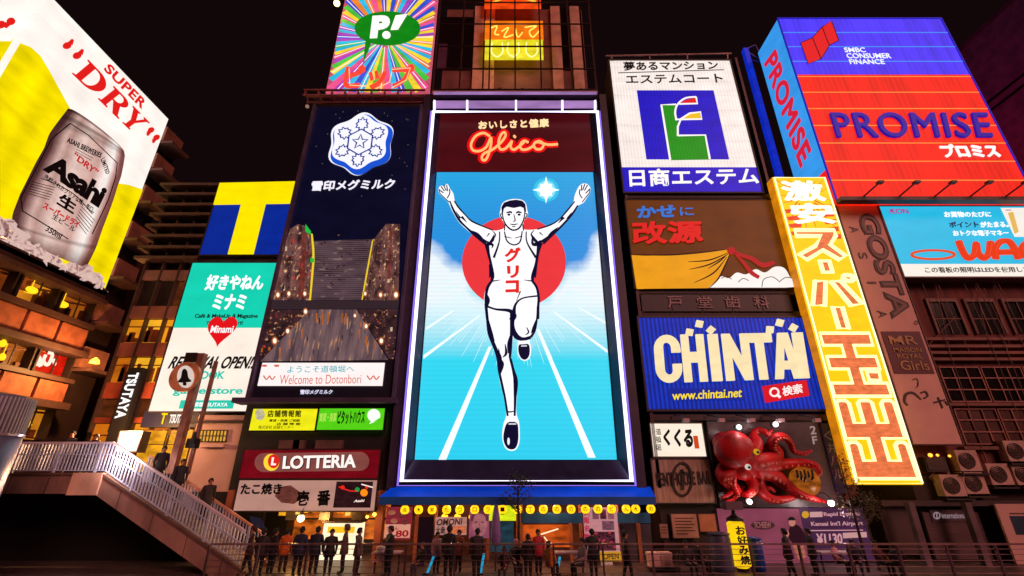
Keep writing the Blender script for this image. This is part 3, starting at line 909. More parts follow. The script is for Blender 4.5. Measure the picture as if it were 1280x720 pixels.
flstroke([((10 if k % 2 == 0 else 4.2) * math.sin(R(36 * k)), -(9.6 if k % 2 == 0 else 4) * math.cos(R(36 * k))) for k in range(10)], True)
for k in range(6):
    a = R(60 * k)
    arm = [(-3, 14), (-3, 17), (-7, 17), (-5.5, 19.5), (-7, 21), (-4.5, 23), (-5, 26), (-2, 25), (0, 28), (2, 25), (5, 26), (4.5, 23), (7, 21), (5.5, 19.5), (7, 17), (3, 17), (3, 14)]
    arm = [(x * 1.05, 15.5 + (y - 14) * 1.25) for x, y in arm]
    flstroke([(x * math.cos(a) - y * math.sin(a), (x * math.sin(a) + y * math.cos(a)) * .94) for x, y in arm])
sb.part('snowflake', g, E('#1c3a9c', .8), parent=em)
sb.text('lettering', '雪印メグミルク', Z7b((325, 455), (702, 444), (690, 490), (320, 500)), E('#f4efff', 1.05), .03, .03, .025)
tk = sb.slab('ticker', [(327.5, 453.8), (480, 453.2), (478.5, 482), (322, 482.3)], E('#fff2f0', 1.05, .05), .03, .05)
g = G(); sb.g_text(g, 'ようこそ道頓堀へ', Z8((195, 580), (468, 578), (466, 606), (193, 610)), .045, .01, .004)
sb.part('lettering', g, E('#28b8c8', .9), parent=tk)
g = G(); sb.g_text(g, 'Welcome to Dotonbori', Z8((165, 618), (497, 616), (495, 652), (160, 656)), .045, .01, -.004)
for x in (100, 150): sb.g_poly(g, Z8(*ell(x, 580, 12, 5, n=8)), .045, .01)
for x in (108, 132, 532, 558): sb.g_stroke(g, Z8((x - 12, 620), (x, 636), (x + 12, 622)), .06, .045, .01)
sb.part('lettering', g, E('#e0705c', .9), parent=tk)
sb.text('lettering', '雪印メグミルク', Z8((248, 678), (380, 678), (376, 696), (246, 697)), E('#e8e4ff', 1.0), .03, .02, .02)
g = G()
for pts in (((394, 132), (310, 498)), ((527, 132), (492, 498))):
    a, b = sb.a(*pts[0], .1), sb.a(*pts[1], .1); g.bar(a, b, .14, .3)
sb.part('frame', g, D('#6a5a78', .4, .4))
sb.part('sill', G().box(x0 - .35, x1 + .2, AY - .6, AY + .3, at(400, 501, AY - .3).z - .12, at(400, 498, AY - .3).z), D('#4a3c58', .5))

# yellow and green estate signs
ys = Board('estate_sign', 'yellow lit strip sign with dark lettering beside the green strip', 'sign', AY - .1, base=(353, 538))
ys.slab('panel', [(315.5, 511), (396.5, 511), (393.5, 538), (311.5, 538)], E('#f4ee18', .98, .1, 1.5), 0, .25)
Zc = Zm(280, 480, 3)
g = G(); ys.g_text(g, '店舗情報館', Zc((165, 98), (290, 98), (288, 124), (163, 124)), .02, .02, .02, 1.2)
ys.g_text(g, '賃貸・売買 ご相談', Zc((170, 132), (286, 132), (284, 142), (168, 142)), .02, .01, .02)
ys.g_text(g, '株式会社 店舗センター', Zc((130, 156), (262, 156), (260, 168), (128, 168)), .02, .01)
ys.g_text(g, '店 舗 情 報', Zc((198, 145), (288, 145), (286, 155), (196, 155)), .02, .01, .02)
ys.part('lettering', g, E('#4a4410', .5))
ys.poly('emblem', Zc(*ell(135, 115, 18, 22, n=16)), E('#d8cfa8', .8, .4, 3), .02, .03)
ys.frame('frame', [(315.5, 511), (396.5, 511), (393.5, 538), (311.5, 538)], BLACK, .05, .03, .3)
gs = Board('estate_sign', 'green lit strip sign with white speech bubble at its right end', 'sign', AY - .1, base=(437, 538))
gs.slab('panel', [(398.5, 511), (481, 510), (478.5, 536.5), (396, 538)], E('#58d818', .95, .1, 1.5), 0, .25)
g = G(); gs.g_text(g, 'ピタットハウス', Zc((428, 100), (530, 98), (526, 150), (424, 152)), .02, .02, .03)
gs.part('lettering', g, E('#1a2a10', .4))
gs.text('lettering', '賃貸・売買', Zc((360, 110), (424, 108), (420, 140), (356, 142)), E('#c8f060', .9), .02, .02, .01)
g = G(); gs.g_poly(g, Zc(*(ell(562, 118, 24, 24, 60, 380, 18) + [(545, 150)])), .02, .03); gs.part('emblem', g, E('#f4fff0', 1.1))
gs.frame('frame', [(398.5, 511), (481, 510), (478.5, 536.5), (396, 538)], BLACK, .05, .03, .3)

# burger board
lt = Board('burger_sign', 'crimson board with white bold capitals and round red and yellow emblem', 'sign', AY - .2, base=(386, 598))
qB = [(304, 563), (476, 562), (471, 597), (299, 598.5)]
lt.slab('panel', qB, E('#8c0c1c', .6, .3, 1.0), 0, .3)
L, Rr = Zc((150, 295))[0], Zc((510, 290))[0]
pill = ell(L[0] - 0, L[1], 11.5, 11.8, 90, 270, 10) + ell(Rr[0], Rr[1], 11.5, 11.8, -90, 90, 10)
lt.poly('pill', pill, E('#a85c55', .6, .2, 1), .015, .03)
g = G(); lt.g_text(g, 'LOTTERIA', Zc((226, 273), (500, 266), (496, 316), (222, 322)), .03, .03, .05)
lt.part('letter_shadow', g, E('#4a1016', .3))
g = G(); lt.g_text(g, 'LOTTERIA', Zc((224, 270), (497, 264), (494, 314), (219, 319)), .065, .03, .03)
lt.part('lettering', g, E('#fff4ee', 1.05))
g = G(); lt.g_poly(g, Zc(*ell(178, 294, 29, 32, n=24)), .05, .03, 0); lt.g_poly(g, Zc(*ell(186, 290, 21, 26, n=24)), .085, .02, 1)
lt.g_text(g, 'L', Zc((180, 275), (200, 275), (194, 305), (176, 305)), .11, .02, .05, mi=2)
lt.part('emblem', g, [E('#ffd83a', 1.0), E('#e02418', 1), E('#fff4ee', 1)])
lt.frame('frame', qB, D('#30161a', .5), .06, .05, .35)

# octopus-ball board
tb = Board('takoyaki_sign', 'pale pink board with black brush lettering and dark picture at its right end', 'sign', AY - .2, base=(380, 640))
qT2 = [(298, 601), (473, 600), (466, 637), (291.5, 640)]
tb.slab('panel', qT2, E('#e0a898', .62, .15, .8), 0, .3)
tb.poly('takoyaki_picture', Zc((190, 420), (210, 385), (250, 380), (285, 405), (290, 430), (262, 450), (215, 445)), E('#7a4038', .7, .5, 3), .012, .01)
g = G()
tb.g_text(g, 'たこ焼き', Zc((66, 373), (220, 372), (214, 414), (60, 416)), .03, .02, .035)
tb.g_text(g, '壱', Zc((278, 400), (322, 400), (316, 456), (270, 458)), .03, .02, .04)
tb.g_text(g, '番', Zc((352, 398), (402, 397), (396, 456), (346, 458)), .03, .02, .04)
tb.part('lettering', g, E('#160c0c', .3))
g = G(); tb.g_slab(g, Zc((420, 368), (560, 364), (548, 462), (410, 466)), .02, .012, 0)
for x, y, r, mi in ((445, 388, 8, 1), (500, 396, 9, 2), (525, 408, 14, 3), (535, 388, 6, 1)): tb.g_poly(g, Zc(*ell(x, y, r, r, n=12)), .03, .008, mi)
tb.g_stroke(g, Zc((515, 376), (558, 388)), .05, .03, .008, 4, sm=False); tb.g_stroke(g, Zc((430, 385), (470, 400), (500, 402)), .05, .03, .008, 1); tb.g_text(g, 'Asahi', Zc((490, 434), (528, 432), (524, 442), (486, 444)), .03, .008, .03, mi=4)
tb.part('picture', g, [E('#3a1a20', .6, .7, 2), E('#e82818', 1), E('#28a048', .8), E('#ff8a18', 1.1), E('#ffe8dc', 1)])
tb.frame('frame', qT2, D('#3a2622', .5), .05, .04, .3)

# snack stall under the boards
wp = plane(AY + 2.4)
st = Thing('snack_stall', 'open snack stall with glowing white counter and amber menu strips', 'stall', at(385, 718, AY + 2.2))
ca, cb = wp.a(372, 690), wp.a(432, 690)
st.part('counter', G().box(at(400, 690, AY + .8).x, at(446, 690, AY + .8).x, AY + .8, AY + 1.6, 0, 1.5), E('#ffe9c0', 1.25, .15, 1.2))
st.part('counter_sign', G().box(at(406, 690, AY + .78).x, at(440, 690, AY + .78).x, AY + .74, AY + .79, 1.1, 1.35), E('#ffc21e', 1.0))
st.part('counter_top', G().box(at(398, 690, AY + .8).x, at(448, 690, AY + .8).x, AY + .7, AY + 1.7, 1.5, 1.58), STEEL)
st.part('back_wall', G().box(x0 + .5, x1 - .5, AY + 3.0, AY + 3.15, .6, 2.6), E('#c8601a', .95, .95, 1.3))  # orange light inside the stall put into the wall as emission
st.part('shelf', G().box(x0 + .6, x1 - .6, AY + 2.6, AY + 2.95, 1.5, 1.56).box(x0 + .6, x1 - .6, AY + 2.6, AY + 2.95, 2.05, 2.1), DARKBROWN)
rnd = random.Random(2)
for k in range(11):
    x = at(345 + k * 10.5, 665, AY + .6).x; h = .25 + .4 * rnd.random()
    st.part('menu_strip', G().box(x, x + .12 + .2 * rnd.random(), AY + .55, AY + .58, 2.45 - h, 2.45), E(('#ffb020', '#ff8418', '#ffd860')[k % 3], .95, .4, 4))
for k in range(3):
    x = at(352 + k * 42, 690, AY + 1.2).x
    st.part('machine', G().box(x, x + .5, AY + 1.0, AY + 1.5, 1.6, 2.05).box(x + .05, x + .45, AY + .98, AY + 1.0, 1.65, 1.9), D('#8a7a70', .35, .6))
g = G().hexa([at(312, 645, AY - .6), at(326, 648, AY - .6), at(332, 660, AY - .6), at(316, 662, AY - .6)], [at(312, 645, AY - .5), at(326, 648, AY - .5), at(332, 660, AY - .5), at(316, 662, AY - .5)])
st.part('awning', g, D('#1c3a6a', .6))
def bulb(name, label, p, r, h, s, power, col, group=None):
    t = Thing(name, label, 'lamp', p, 0, group)
    g = G().blob(p, r, 1, 0, 2); t.part('bulb', g, E(h, s), flat=False)
    g = G().lathe(Vector(p) + Vector((0, 0, r * .8)), [(r * .5, 0), (r * .5, r * .8), (.02, r)], 10); t.part('socket', g, DARKSTEEL)
    g = G().tube([Vector(p) + Vector((0, 0, r * 1.6)), Vector(p) + Vector((0, .3, r * 3)), Vector(p) + Vector((0, .7, r * 3))], .02, 6); t.part('arm', g, DARKSTEEL)
    l = bpy.data.lights.new('lamp_light', 'POINT'); l.energy = power; l.color = col; l.shadow_soft_size = r * 1.1
    lo = bpy.data.objects.new('lamp_light', l); COL.objects.link(lo); lo.parent = t.o; lo.location = (0, -r * 1.6, -r)
    return t
bulb('spot_lamp', 'brilliant orange lamp hanging below the pale brush lettered board', at(376, 648, AY - .35), .16, '#ffd890', 6, 150, (1, .55, .15))
bulb('spot_lamp', 'left small amber lamp of two at the right end of the snack stall', at(459, 646, AY - .3), .07, '#ffb040', 4, 9, (1, .5, .15))
bulb('spot_lamp', 'right small amber lamp of two at the right end of the snack stall', at(468, 643, AY - .3), .09, '#ffb040', 4, 9, (1, .5, .15))

# starburst billboard on top
ps = Board('starburst_billboard', 'rainbow starburst neon billboard with green speech bubble and red neon writing', 'billboard', AY - .2, base=(472, 117))
P = ps.square([(430, 0), (547, 0), (535, 116), (408, 116)], 0)
up = Vector((0, 0, 1.6)); PW = [P[0] + up, P[1] + up, P[2], P[3]]
g = G().hexa(PW, [p - ps.n * .4 for p in PW]); ps.part('panel', g, E('#e0607a', .8, .3, .8))
c = ps.a(482, 48, .015); g = G(); rnd = random.Random(4)
W0, W1 = PW[0].x, PW[1].x; Z0, Z1_ = PW[3].z, PW[0].z
def clip(a):
    dx, dz = math.cos(a), math.sin(a); t = 1e9
    if dx > 0: t = min(t, (W1 - c.x) / dx)
    if dx < 0: t = min(t, (W0 - c.x) / dx)
    if dz > 0: t = min(t, (Z1_ - c.z) / dz)
    if dz < 0: t = min(t, (Z0 - c.z) / dz)
    return t
N = 68; prevm = -1
for k in range(N):
    a0 = 2 * math.pi * k / N; a1 = 2 * math.pi * (k + .93) / N; am = (a0 + a1) / 2
    mi = rnd.choice([i for i in range(7) if i != prevm]); prevm = mi
    t = clip(am) * .995; r0 = .5 + .5 * rnd.random(); w = t * math.tan((a1 - a0) / 2)
    def pt(r, s): return Vector((c.x + r * math.cos(am) - s * math.sin(am), c.y, c.z + r * math.sin(am) + s * math.cos(am)))
    t1 = min(clip(a0), clip(a1), t) * .995
    w0 = r0 * math.tan((a1 - a0) / 2)
    q = [pt(r0, -w0), pt(t1, -t1 * math.tan((a1 - a0) / 2)), pt(t1, t1 * math.tan((a1 - a0) / 2)), pt(r0, w0)]
    g.hexa(q, [p - ps.n * .01 for p in q], mi)
    if k % 3 == 0: # bright neon core
        q = [pt(r0, -.02) + ps.n * .02, pt(t1, -.03) + ps.n * .02, pt(t1, .03) + ps.n * .02, pt(r0, .02) + ps.n * .02]
        g.hexa(q, [p - ps.n * .01 for p in q], 7)
ps.part('neon_rays', g, [E('#ff5a9a', .95, .3, .6), E('#ffe23a', 1, .3, .6), E('#30c8f0', .95, .3, .6), E('#3a5ae0', .9, .3, .6), E('#50d848', .9, .3, .6), E('#ff9030', .95, .3, .6), E('#c050d0', .85, .3, .6), E('#fff0f6', 1.15)])
Zp = Zm(390, 0, 3.459)
g = G(); ps.g_poly(g, Zp(*(ell(327, 125, 142, 72, 130, 480, 30) + [(222, 275), (232, 185)])), .06, .08)
bub = ps.part('speech_bubble', g, E('#129018', .85, .15, 1))
g = G(); ps.g_text(g, 'P', Zp((262, 70), (340, 66), (330, 162), (250, 166)), .15, .04, .06)
ps.g_poly(g, Zp((362, 68), (412, 62), (372, 128), (340, 130)), .15, .04); ps.g_poly(g, Zp(*ell(322, 152, 18, 16, n=14)), .15, .04)
ps.part('lettering', g, E('#fffaf0', 1.15), parent=bub)
g = G()
ps.g_text(g, 'ピップ', [(433, 82), (519, 81), (515, 111), (428, 112)], .1, .1, .03)
ps.part('neon_lettering', g, E('#ff4a34', 1.05, .15, 3))
g = G()
for p in (Zp((160, 295), (163, 368), (240, 372)), Zp((262, 310), (270, 345)), Zp((345, 310), (335, 355), (275, 384)), Zp((345, 300), (425, 293), (408, 345), (345, 380))): ps.g_neon(g, p, .03, .24, sm=False)
ps.part('neon_tube', g, E('#ffb08a', 1.5))
g = G(); bz = at(470, 120, AY).z
for yy in (AY - .5, AY + .1):
    for z in (bz, bz - .45): g.bar((x0 + 1.0 - 1.4, yy, z), (x1 + .1, yy, z), .1)
for k in range(9):
    xx = x0 - .3 + k * (x1 - x0) / 8.6; g.bar((xx, AY - .5, bz), (xx, AY + .1, bz - .45), .07); g.bar((xx, AY - .5, bz), (xx, AY - .5, bz - .45), .07)
ps.part('truss', g, D('#9a5a58', .5))
bulb('flood_lamp', 'orange flare lamp at the top beside the starburst billboard edge', at(421, 4, AY - .4), .22, '#ffd27a', 6, 90, (1, .5, .15))
bulb('flood_lamp', 'small floodlight on bracket at the upper left of the snowflake screen', at(384, 133, AY - .5), .12, '#b88a70', .6, 1, (1, .6, .4))

# ------------------------------------------------------------------ middle building with the runner
GY = 22.6
mb_ = Thing('runner_building', 'dark middle building behind the giant blue runner screen with glazed rooftop storey', 'building', at(645, 640, GY + 4))
gx0, gx1 = at(499, 600, GY).x, at(792, 600, GY).x
zt = at(645, 119, GY).z
mb_.part('wall', G().box(gx0 - .3, gx1 + .3, GY + .9, GY + 10, 3.0, zt + .4), D('#20161a', .6))
mb_.part('ground_floor_wall', G().box(gx0 - .3, gx1 + .3, GY + 3.6, GY + 10, 0, 3.0), D('#2a1a18', .6))
for xx, w in ((gx0 - .55, .42), (gx1 + .12, .42)):
    mb_.part('pilaster', G().box(xx, xx + w, GY - .1, GY + .88, 2.9, zt), D('#3a2a3c', .45))
# rooftop storey: set back wall behind a glazed steel grid
RY = GY + .6
rz0, rz1 = at(645, 116, RY).z, at(645, 0, RY).z + 2
xa, xb = at(541, 112, RY).x, at(746, 112, RY).x
mb_.part('rooftop_wall', G().box(xa + .1, xb - .1, RY + 2.2, RY + 3, rz0, rz1), D('#7a4a40', .7))
mb_.part('parapet', G().box(xa + .1, xb - .1, RY + 1.0, RY + 1.2, rz0 + .01, rz0 + 1.25), D('#f0b8a0', .6))
mb_.part('rooftop_floor', G().box(xa, xb, RY - .2, RY + 2.2, rz0 - .3, rz0), D('#b07c6a', .6))
g = G()
for x in (592, 606, 690, 715): g.box(at(x, 60, RY + 2).x, at(x + 12, 60, RY + 2).x, RY + 1.9, RY + 2.19, rz0, rz1)
mb_.part('rooftop_pilaster', g, D('#e0a890', .6))
for x0_, x1_, y0_, y1_ in ((548, 590, 20, 85), (700, 730, 10, 85)):
    mb_.part('rooftop_window', G().box(at(x0_, 60, RY + 2).x, at(x1_, 60, RY + 2).x, RY + 2.08, RY + 2.18, at(640, y1_, RY + 2).z, at(640, y0_, RY + 2).z), GLASS('#1a0f10'))
g = G()
for x in (541, 574, 611, 644, 677, 716, 746): xx = at(x, 112, RY).x; g.box(xx - .05, xx + .05, RY - .05, RY + .05, rz0, rz1)
for y in (86, 58, 30, 3, 112): z = at(640, y, RY).z; g.box(xa, xb, RY - .04, RY + .04, z - .04, z + .04)
mb_.part('glazing_bar', g, D('#3a2624', .4, .5))
nb = Board('neon_sign', 'orange and yellow neon sign glowing behind the rooftop glazing', 'sign', RY + 1.2, base=(645, 74))
nb.slab('panel', (606, 26, 679, 49), E('#ff7a10', 1.0, .3, 1), 0, .15); nb.slab('panel', (606, 49.5, 679, 73), E('#f0e428', .95, .3, 1), 0, .15)
g = G(); Zn = Zm(390, 0, 3.459)
for p in (((775, 120), (800, 112), (790, 145), (810, 150)), ((820, 135), (850, 120), (830, 160), (870, 150)), ((880, 125), (890, 160), (910, 140)), ((920, 118), (970, 112), (940, 135), (955, 160), (985, 130))): nb.g_neon(g, Zn(*p), .05, .06)
nb.part('neon_lettering', g, E('#ffe060', 1.3))
g = G()
for x in (800, 870, 950): nb.g_neon(g, Zn((x - 22, 185), (x - 24, 225), (x, 245), (x + 24, 225), (x + 22, 185)), .05, .06)
nb.part('neon_lettering', g, E('#fff8a0', 1.2))
nb2 = Board('neon_sign', 'red orange neon glow strip at the very top of the rooftop glazing', 'sign', RY + 1.2, base=(645, 12))
nb2.slab('panel', (606, -16, 676, 9), E('#ff4a10', 1.0, .5, 1), 0, .15)
g = G(); nb2.g_neon(g, [(615, 3), (640, -4), (670, 2)], .06, .06); nb2.part('neon_lettering', g, E('#ffc040', 1.3))
for k, x in enumerate((565, 594, 622, 658, 692, 722)):
    t = Thing('planter', ('box planter at the far left of the rooftop ledge', 'second box planter from the left on the rooftop ledge', 'box planter left of centre on the rooftop ledge below the yellow neon', 'box planter right of centre on the rooftop ledge below the yellow neon', 'second box planter from the right on the rooftop ledge', 'box planter at the far right of the rooftop ledge')[k], 'planter', at(x, 110, RY + .3), 0, 'planters on the rooftop ledge')
    b = at(x, 111, RY + .3); t.part('box', G().box(b.x - .65, b.x + .65, b.y, b.y + .5, rz0, rz0 + .55), D('#2a1a18', .6))
    g = G(); rr = random.Random(k)
    for j in range(26): g.blob((b.x - .6 + 1.2 * rr.random(), b.y + .1 + .3 * rr.random(), rz0 + .58 + .18 * rr.random()), .08 + .06 * rr.random(), j, .4, 1)
    t.part('foliage', g, D('#2a2412', .7))
l = bpy.data.lights.new('neon_light', 'POINT'); l.energy = 260; l.color = (1, .5, .25); l.shadow_soft_size = .8
lo = bpy.data.objects.new('neon_light', l); COL.objects.link(lo); lo.parent = nb.o; lo.location = (0, -.5, .5)
# lilac cornice over the screen; light falling on beams and posts put in as glow
cn = Thing('lit_cornice', 'lilac lit double beam with short posts above the runner screen', 'light beam', at(645, 136, GY - .3))
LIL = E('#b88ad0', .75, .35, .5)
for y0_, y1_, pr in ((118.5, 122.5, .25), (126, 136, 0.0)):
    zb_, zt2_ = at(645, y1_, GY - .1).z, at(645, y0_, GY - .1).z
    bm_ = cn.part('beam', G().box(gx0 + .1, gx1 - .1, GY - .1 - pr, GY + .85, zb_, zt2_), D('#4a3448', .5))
    cn.part('beam_glow', G().box(gx0 + .1, gx1 - .1, GY - .14 - pr, GY - .102 - pr, zb_ + .03, zt2_ - .02), LIL, parent=bm_)
for x in (543, 584, 645, 703, 744):
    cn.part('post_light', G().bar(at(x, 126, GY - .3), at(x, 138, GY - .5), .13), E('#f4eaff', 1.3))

# the big runner screen
rs_ = Board('runner_screen', 'giant lit screen of a running athlete with raised arms inside white neon tube', 'screen', GY + .1, base=(645, 576))
TYo = .6                                             # the tube stands this far before the screen
qF = [(541.5, 141), (746.5, 138), (789.5, 600), (502, 602)]
Pf = rs_.square(qF, TYo)
rs_.part('casing', G().box(Pf[0].x, Pf[1].x, GY + .14, GY + .88, Pf[2].z, Pf[0].z), D('#241a2c', .35))
g = G()
Pin = rs_.square([(549, 143), (738, 141), (771, 573), (518, 577)], 0.0)
for i in range(4):                                  # sloping reveal between tube and screen
    j = (i + 1) % 4; a, b, c_, d_ = Pf[i], Pf[j], Pin[j], Pin[i]
    g.add([a, b, c_, d_, a + Vector((0, .05, 0)), b + Vector((0, .05, 0)), c_ + Vector((0, .05, 0)), d_ + Vector((0, .05, 0))], [(0, 1, 2, 3), (7, 6, 5, 4), (0, 4, 5, 1), (2, 6, 7, 3)])
rs_.part('reveal', g, D('#3c3458', .25, .3))
rs_.part('neon_tube', G().tube(Pf, .1, 8, closed=True), E('#efe8ff', 2.0))
rs_.part('neon_tube', G().tube([p + Vector((0, .18, 0)) for p in [Pf[0] + Vector((-.2, 0, .2)), Pf[1] + Vector((.2, 0, .2)), Pf[2] + Vector((.2, 0, -.2)), Pf[3] + Vector((-.2, 0, -.2))]], .05, 6, closed=True), E('#8a6ae8', 1.2))
rs_.slab('top_panel', [(549, 143), (738, 141), (741, 212.5), (546, 215.5)], E('#5c1018', .62, .25, .35), .012, .05)
Zg = Zm(500, 110, 3.79)
rs_.text('lettering', 'おいしさと健康', Zg((372, 158), (703, 146), (706, 184), (372, 196)), E('#ffd8a0', 1.2), .04, .06, .02, 1.12)
g = G()
script = [[(425, 228), (395, 213), (358, 228), (337, 265), (345, 294), (378, 298), (410, 278), (430, 235), (432, 262), (420, 312), (404, 341), (388, 336), (396, 312), (440, 290), (478, 258), (500, 226), (494, 209), (477, 224), (466, 262), (476, 290), (500, 286), (522, 262), (530, 252), (524, 278), (538, 292), (560, 280), (588, 256)],
          [(608, 258), (588, 250), (570, 268), (576, 290), (602, 290), (628, 276), (640, 258), (662, 252), (680, 268), (668, 288), (644, 288), (634, 268), (652, 256), (700, 268), (748, 266)]]
for s in script: rs_.g_neon(g, Zg(*s), .075, .1)
rs_.g_neon(g, Zg((541, 232), (545, 228)), .11, .1, sm=False)
rs_.part('script_neon', g, E('#ffa866', 1.4))
g = G()
for s in script: rs_.g_stroke(g, Zg(*s), .5, .02, .015)
rs_.part('script_glow', g, E('#e00a12', 1.1))  # red glow of the neon, put in as a wide emitting stroke
# picture area: sky to track gradient with cloud banks, as the screen shows it
def runner_bg():
    m, n, l, p = _nodes('runner_sky')
    b = rs_.o.location
    tc = n.new('ShaderNodeTexCoord'); sep = n.new('ShaderNodeSeparateXYZ'); l.new(tc.outputs['Object'], sep.inputs[0])
    ztop = rs_.a(645, 214).z - b.z
    def M(op, a, c=None, d=None):
        x = n.new('ShaderNodeMath'); x.operation = op
        for i, v in enumerate((a, c, d)):
            if v is None: continue
            if isinstance(v, (int, float)): x.inputs[i].default_value = v
            else: l.new(v, x.inputs[i])
        return x.outputs[0]
    t = M('DIVIDE', sep.outputs['Z'], ztop)
    cr = n.new('ShaderNodeValToRGB'); el = cr.color_ramp.elements
    el[0].position = 0; el[0].color = (*rgb('#20d2f4'), 1); el[1].position = 1; el[1].color = (*rgb('#10a8e4'), 1)
    for ps_, h in ((.3, '#26daf4'), (.52, '#5ce4f4'), (.62, '#0f8ce0'), (.8, '#0f94e0')):
        e = el.new(ps_); e.color = (*rgb(h), 1)
    l.new(t, cr.inputs[0])
    nz = n.new('ShaderNodeTexNoise'); nz.inputs['Scale'].default_value = .45; nz.inputs['Detail'].default_value = 7
    l.new(tc.outputs['Object'], nz.inputs['Vector'])
    ax = M('ABSOLUTE', M('SUBTRACT', sep.outputs['X'], -.1))
    zc = lambda y: (rs_.a(645, y).z - b.z)
    top = M('ADD', M('MULTIPLY', M('POWER', ax, 1.6), .33), M('ADD', M('MULTIPLY', nz.outputs['Fac'], 4.2), zc(368) - 2.2))
    up_ = M('SMOOTH_MIN', 1.0, M('MAXIMUM', 0.0, M('DIVIDE', M('SUBTRACT', top, sep.outputs['Z']), 1.2)), .2)
    lo_ = M('MINIMUM', 1.0, M('MAXIMUM', 0.0, M('DIVIDE', M('SUBTRACT', sep.outputs['Z'], zc(450)), zc(375) - zc(450))))
    mk = M('MULTIPLY', up_, lo_)
    mx = n.new('ShaderNodeMix'); mx.data_type = 'RGBA'; l.new(mk, mx.inputs[0]); l.new(cr.outputs[0], mx.inputs[6]); mx.inputs[7].default_value = (.86, .95, 1, 1)
    # LED dot rows
    w = M('SINE', M('MULTIPLY', sep.outputs['Z'], 2 * math.pi * 4.2)); w2 = M('MULTIPLY_ADD', w, .035, .975)
    m2 = n.new('ShaderNodeMix'); m2.data_type = 'RGBA'; m2.blend_type = 'MULTIPLY'; m2.inputs[0].default_value = 1
    l.new(mx.outputs[2], m2.inputs[6]); l.new(w2, m2.inputs[7])
    l.new(m2.outputs[2], p.inputs['Emission Color']); p.inputs['Emission Strength'].default_value = 1.0
    p.inputs['Base Color'].default_value = (.02, .05, .08, 1)
    return m
rs_.slab('screen', [(546, 217), (741, 213.5), (771, 572), (518, 577)], runner_bg(), .012, .05)
Z4 = Zm(520, 200, 3.6); Z5 = Zm(490, 380, 3.0)
rs_.poly('red_disc', [(642.5 + 65 * math.cos(R(k * 7.5)), 328 + 58 * math.sin(R(k * 7.5)) - 0) for k in range(48)], E('#f23a40', .95, .04, 1), .02, .02)
g = G(); rnd = random.Random(6)
for k in range(90):                                  # fine rays over the track
    a = R(8 + 164 * k / 89); r0 = 66 + 6 * rnd.random(); r1 = r0 + 14 + 46 * rnd.random()
    px = lambda r: (642 + r * math.cos(a), 340 + r * math.sin(a) * .95)
    p0_, p1_ = px(r0), px(r1)
    if not (534 < p1_[0] < 754): continue
    rs_.g_stroke(g, [p0_, p1_], [.045, .015], .018, .01, sm=False)
rs_.part('rays', g, E('#d8f8ff', 1.0))
g = G()
for q in (((362, 160), (374, 160), (203, 584), (174, 584)), ((541, 95), (552, 95), (764, 576), (735, 576)), ((118, 192), (330, 40), (332, 44), (118, 206)), ((604, 30), (612, 30), (808, 172), (808, 184)), ((128, 88), (230, 22), (232, 26), (127, 98)), ((700, 15), (706, 15), (800, 66), (801, 75))):
    rs_.g_poly(g, Z5(*q), .02, .012)
rs_.part('track_line', g, E('#f4ffff', 1.05))
sc_ = Zg((692, 483))[0]
star = [(sc_[0] + (r * math.cos(R(a))), sc_[1] + r * math.sin(R(a))) for k in range(16) for a, r in [(22.5 * k, (17 if k % 4 == 0 else 11 if k % 2 == 0 else 6.5))]]
g = G(); rs_.g_poly(g, star, .04, .01, 0); rs_.g_poly(g, ell(*sc_, 8.5, 8.5), .055, .01, 0); rs_.g_poly(g, ell(*sc_, 16, 15, n=28), .02, .012, 1); rs_.g_poly(g, ell(*sc_, 12, 11.5, n=28), .03, .008, 2)
rs_.part('sun_star', g, [E('#f4ffff', 1.25), E('#38c4ee', 1), E('#8ae4f6', 1)])
body = Z4((128, 118), (138, 108), (146, 114), (152, 128), (168, 152), (174, 182), (190, 215), (225, 254), (252, 278), (300, 300), (345, 318), (385, 313), (398, 302), (396, 284), (385, 266), (376, 248), (380, 226), (384, 205), (397, 188), (424, 178), (452, 176), (478, 181), (494, 196), (500, 224), (504, 244), (495, 264), (486, 272), (482, 298), (490, 314), (545, 312), (600, 295), (640, 270), (680, 226), (708, 188), (714, 160), (730, 124), (744, 110), (758, 106), (772, 110), (784, 126), (783, 148), (770, 168), (754, 192), (730, 206), (706, 242), (662, 292), (620, 332), (572, 370), (556, 382), (550, 420), (541, 470), (527, 520), (524, 545), (546, 575), (556, 622), (548, 652)) + Z5((548, 0), (546, 50), (536, 102), (520, 126), (516, 140), (522, 166), (517, 200), (500, 213), (482, 206), (471, 178), (474, 130), (458, 112), (454, 130), (448, 170), (446, 205), (456, 240), (467, 280), (469, 330), (466, 388), (468, 418), (476, 442), (479, 482), (477, 522), (462, 548), (434, 548), (418, 526), (413, 490), (418, 450), (428, 420), (424, 380), (414, 330), (404, 290), (396, 240), (396, 200), (384, 172), (368, 132), (357, 92), (350, 42), (348, 0)) + Z4((308, 664), (306, 620), (316, 574), (336, 545), (341, 520), (334, 470), (320, 420), (311, 378), (262, 342), (222, 308), (192, 278), (162, 228), (146, 192), (126, 172), (104, 150), (102, 128), (112, 116))
rs_.poly('athlete', smooth(body, 3), E('#fdfbff', 1.08), .045, .02)
inkm = E('#14123c', .6)
g = G()
def ks(Z, pts, w, **k): rs_.g_stroke(g, Z(*pts), [x * 1.4 for x in w] if isinstance(w, list) else w * 1.3, .07, .012, **k)
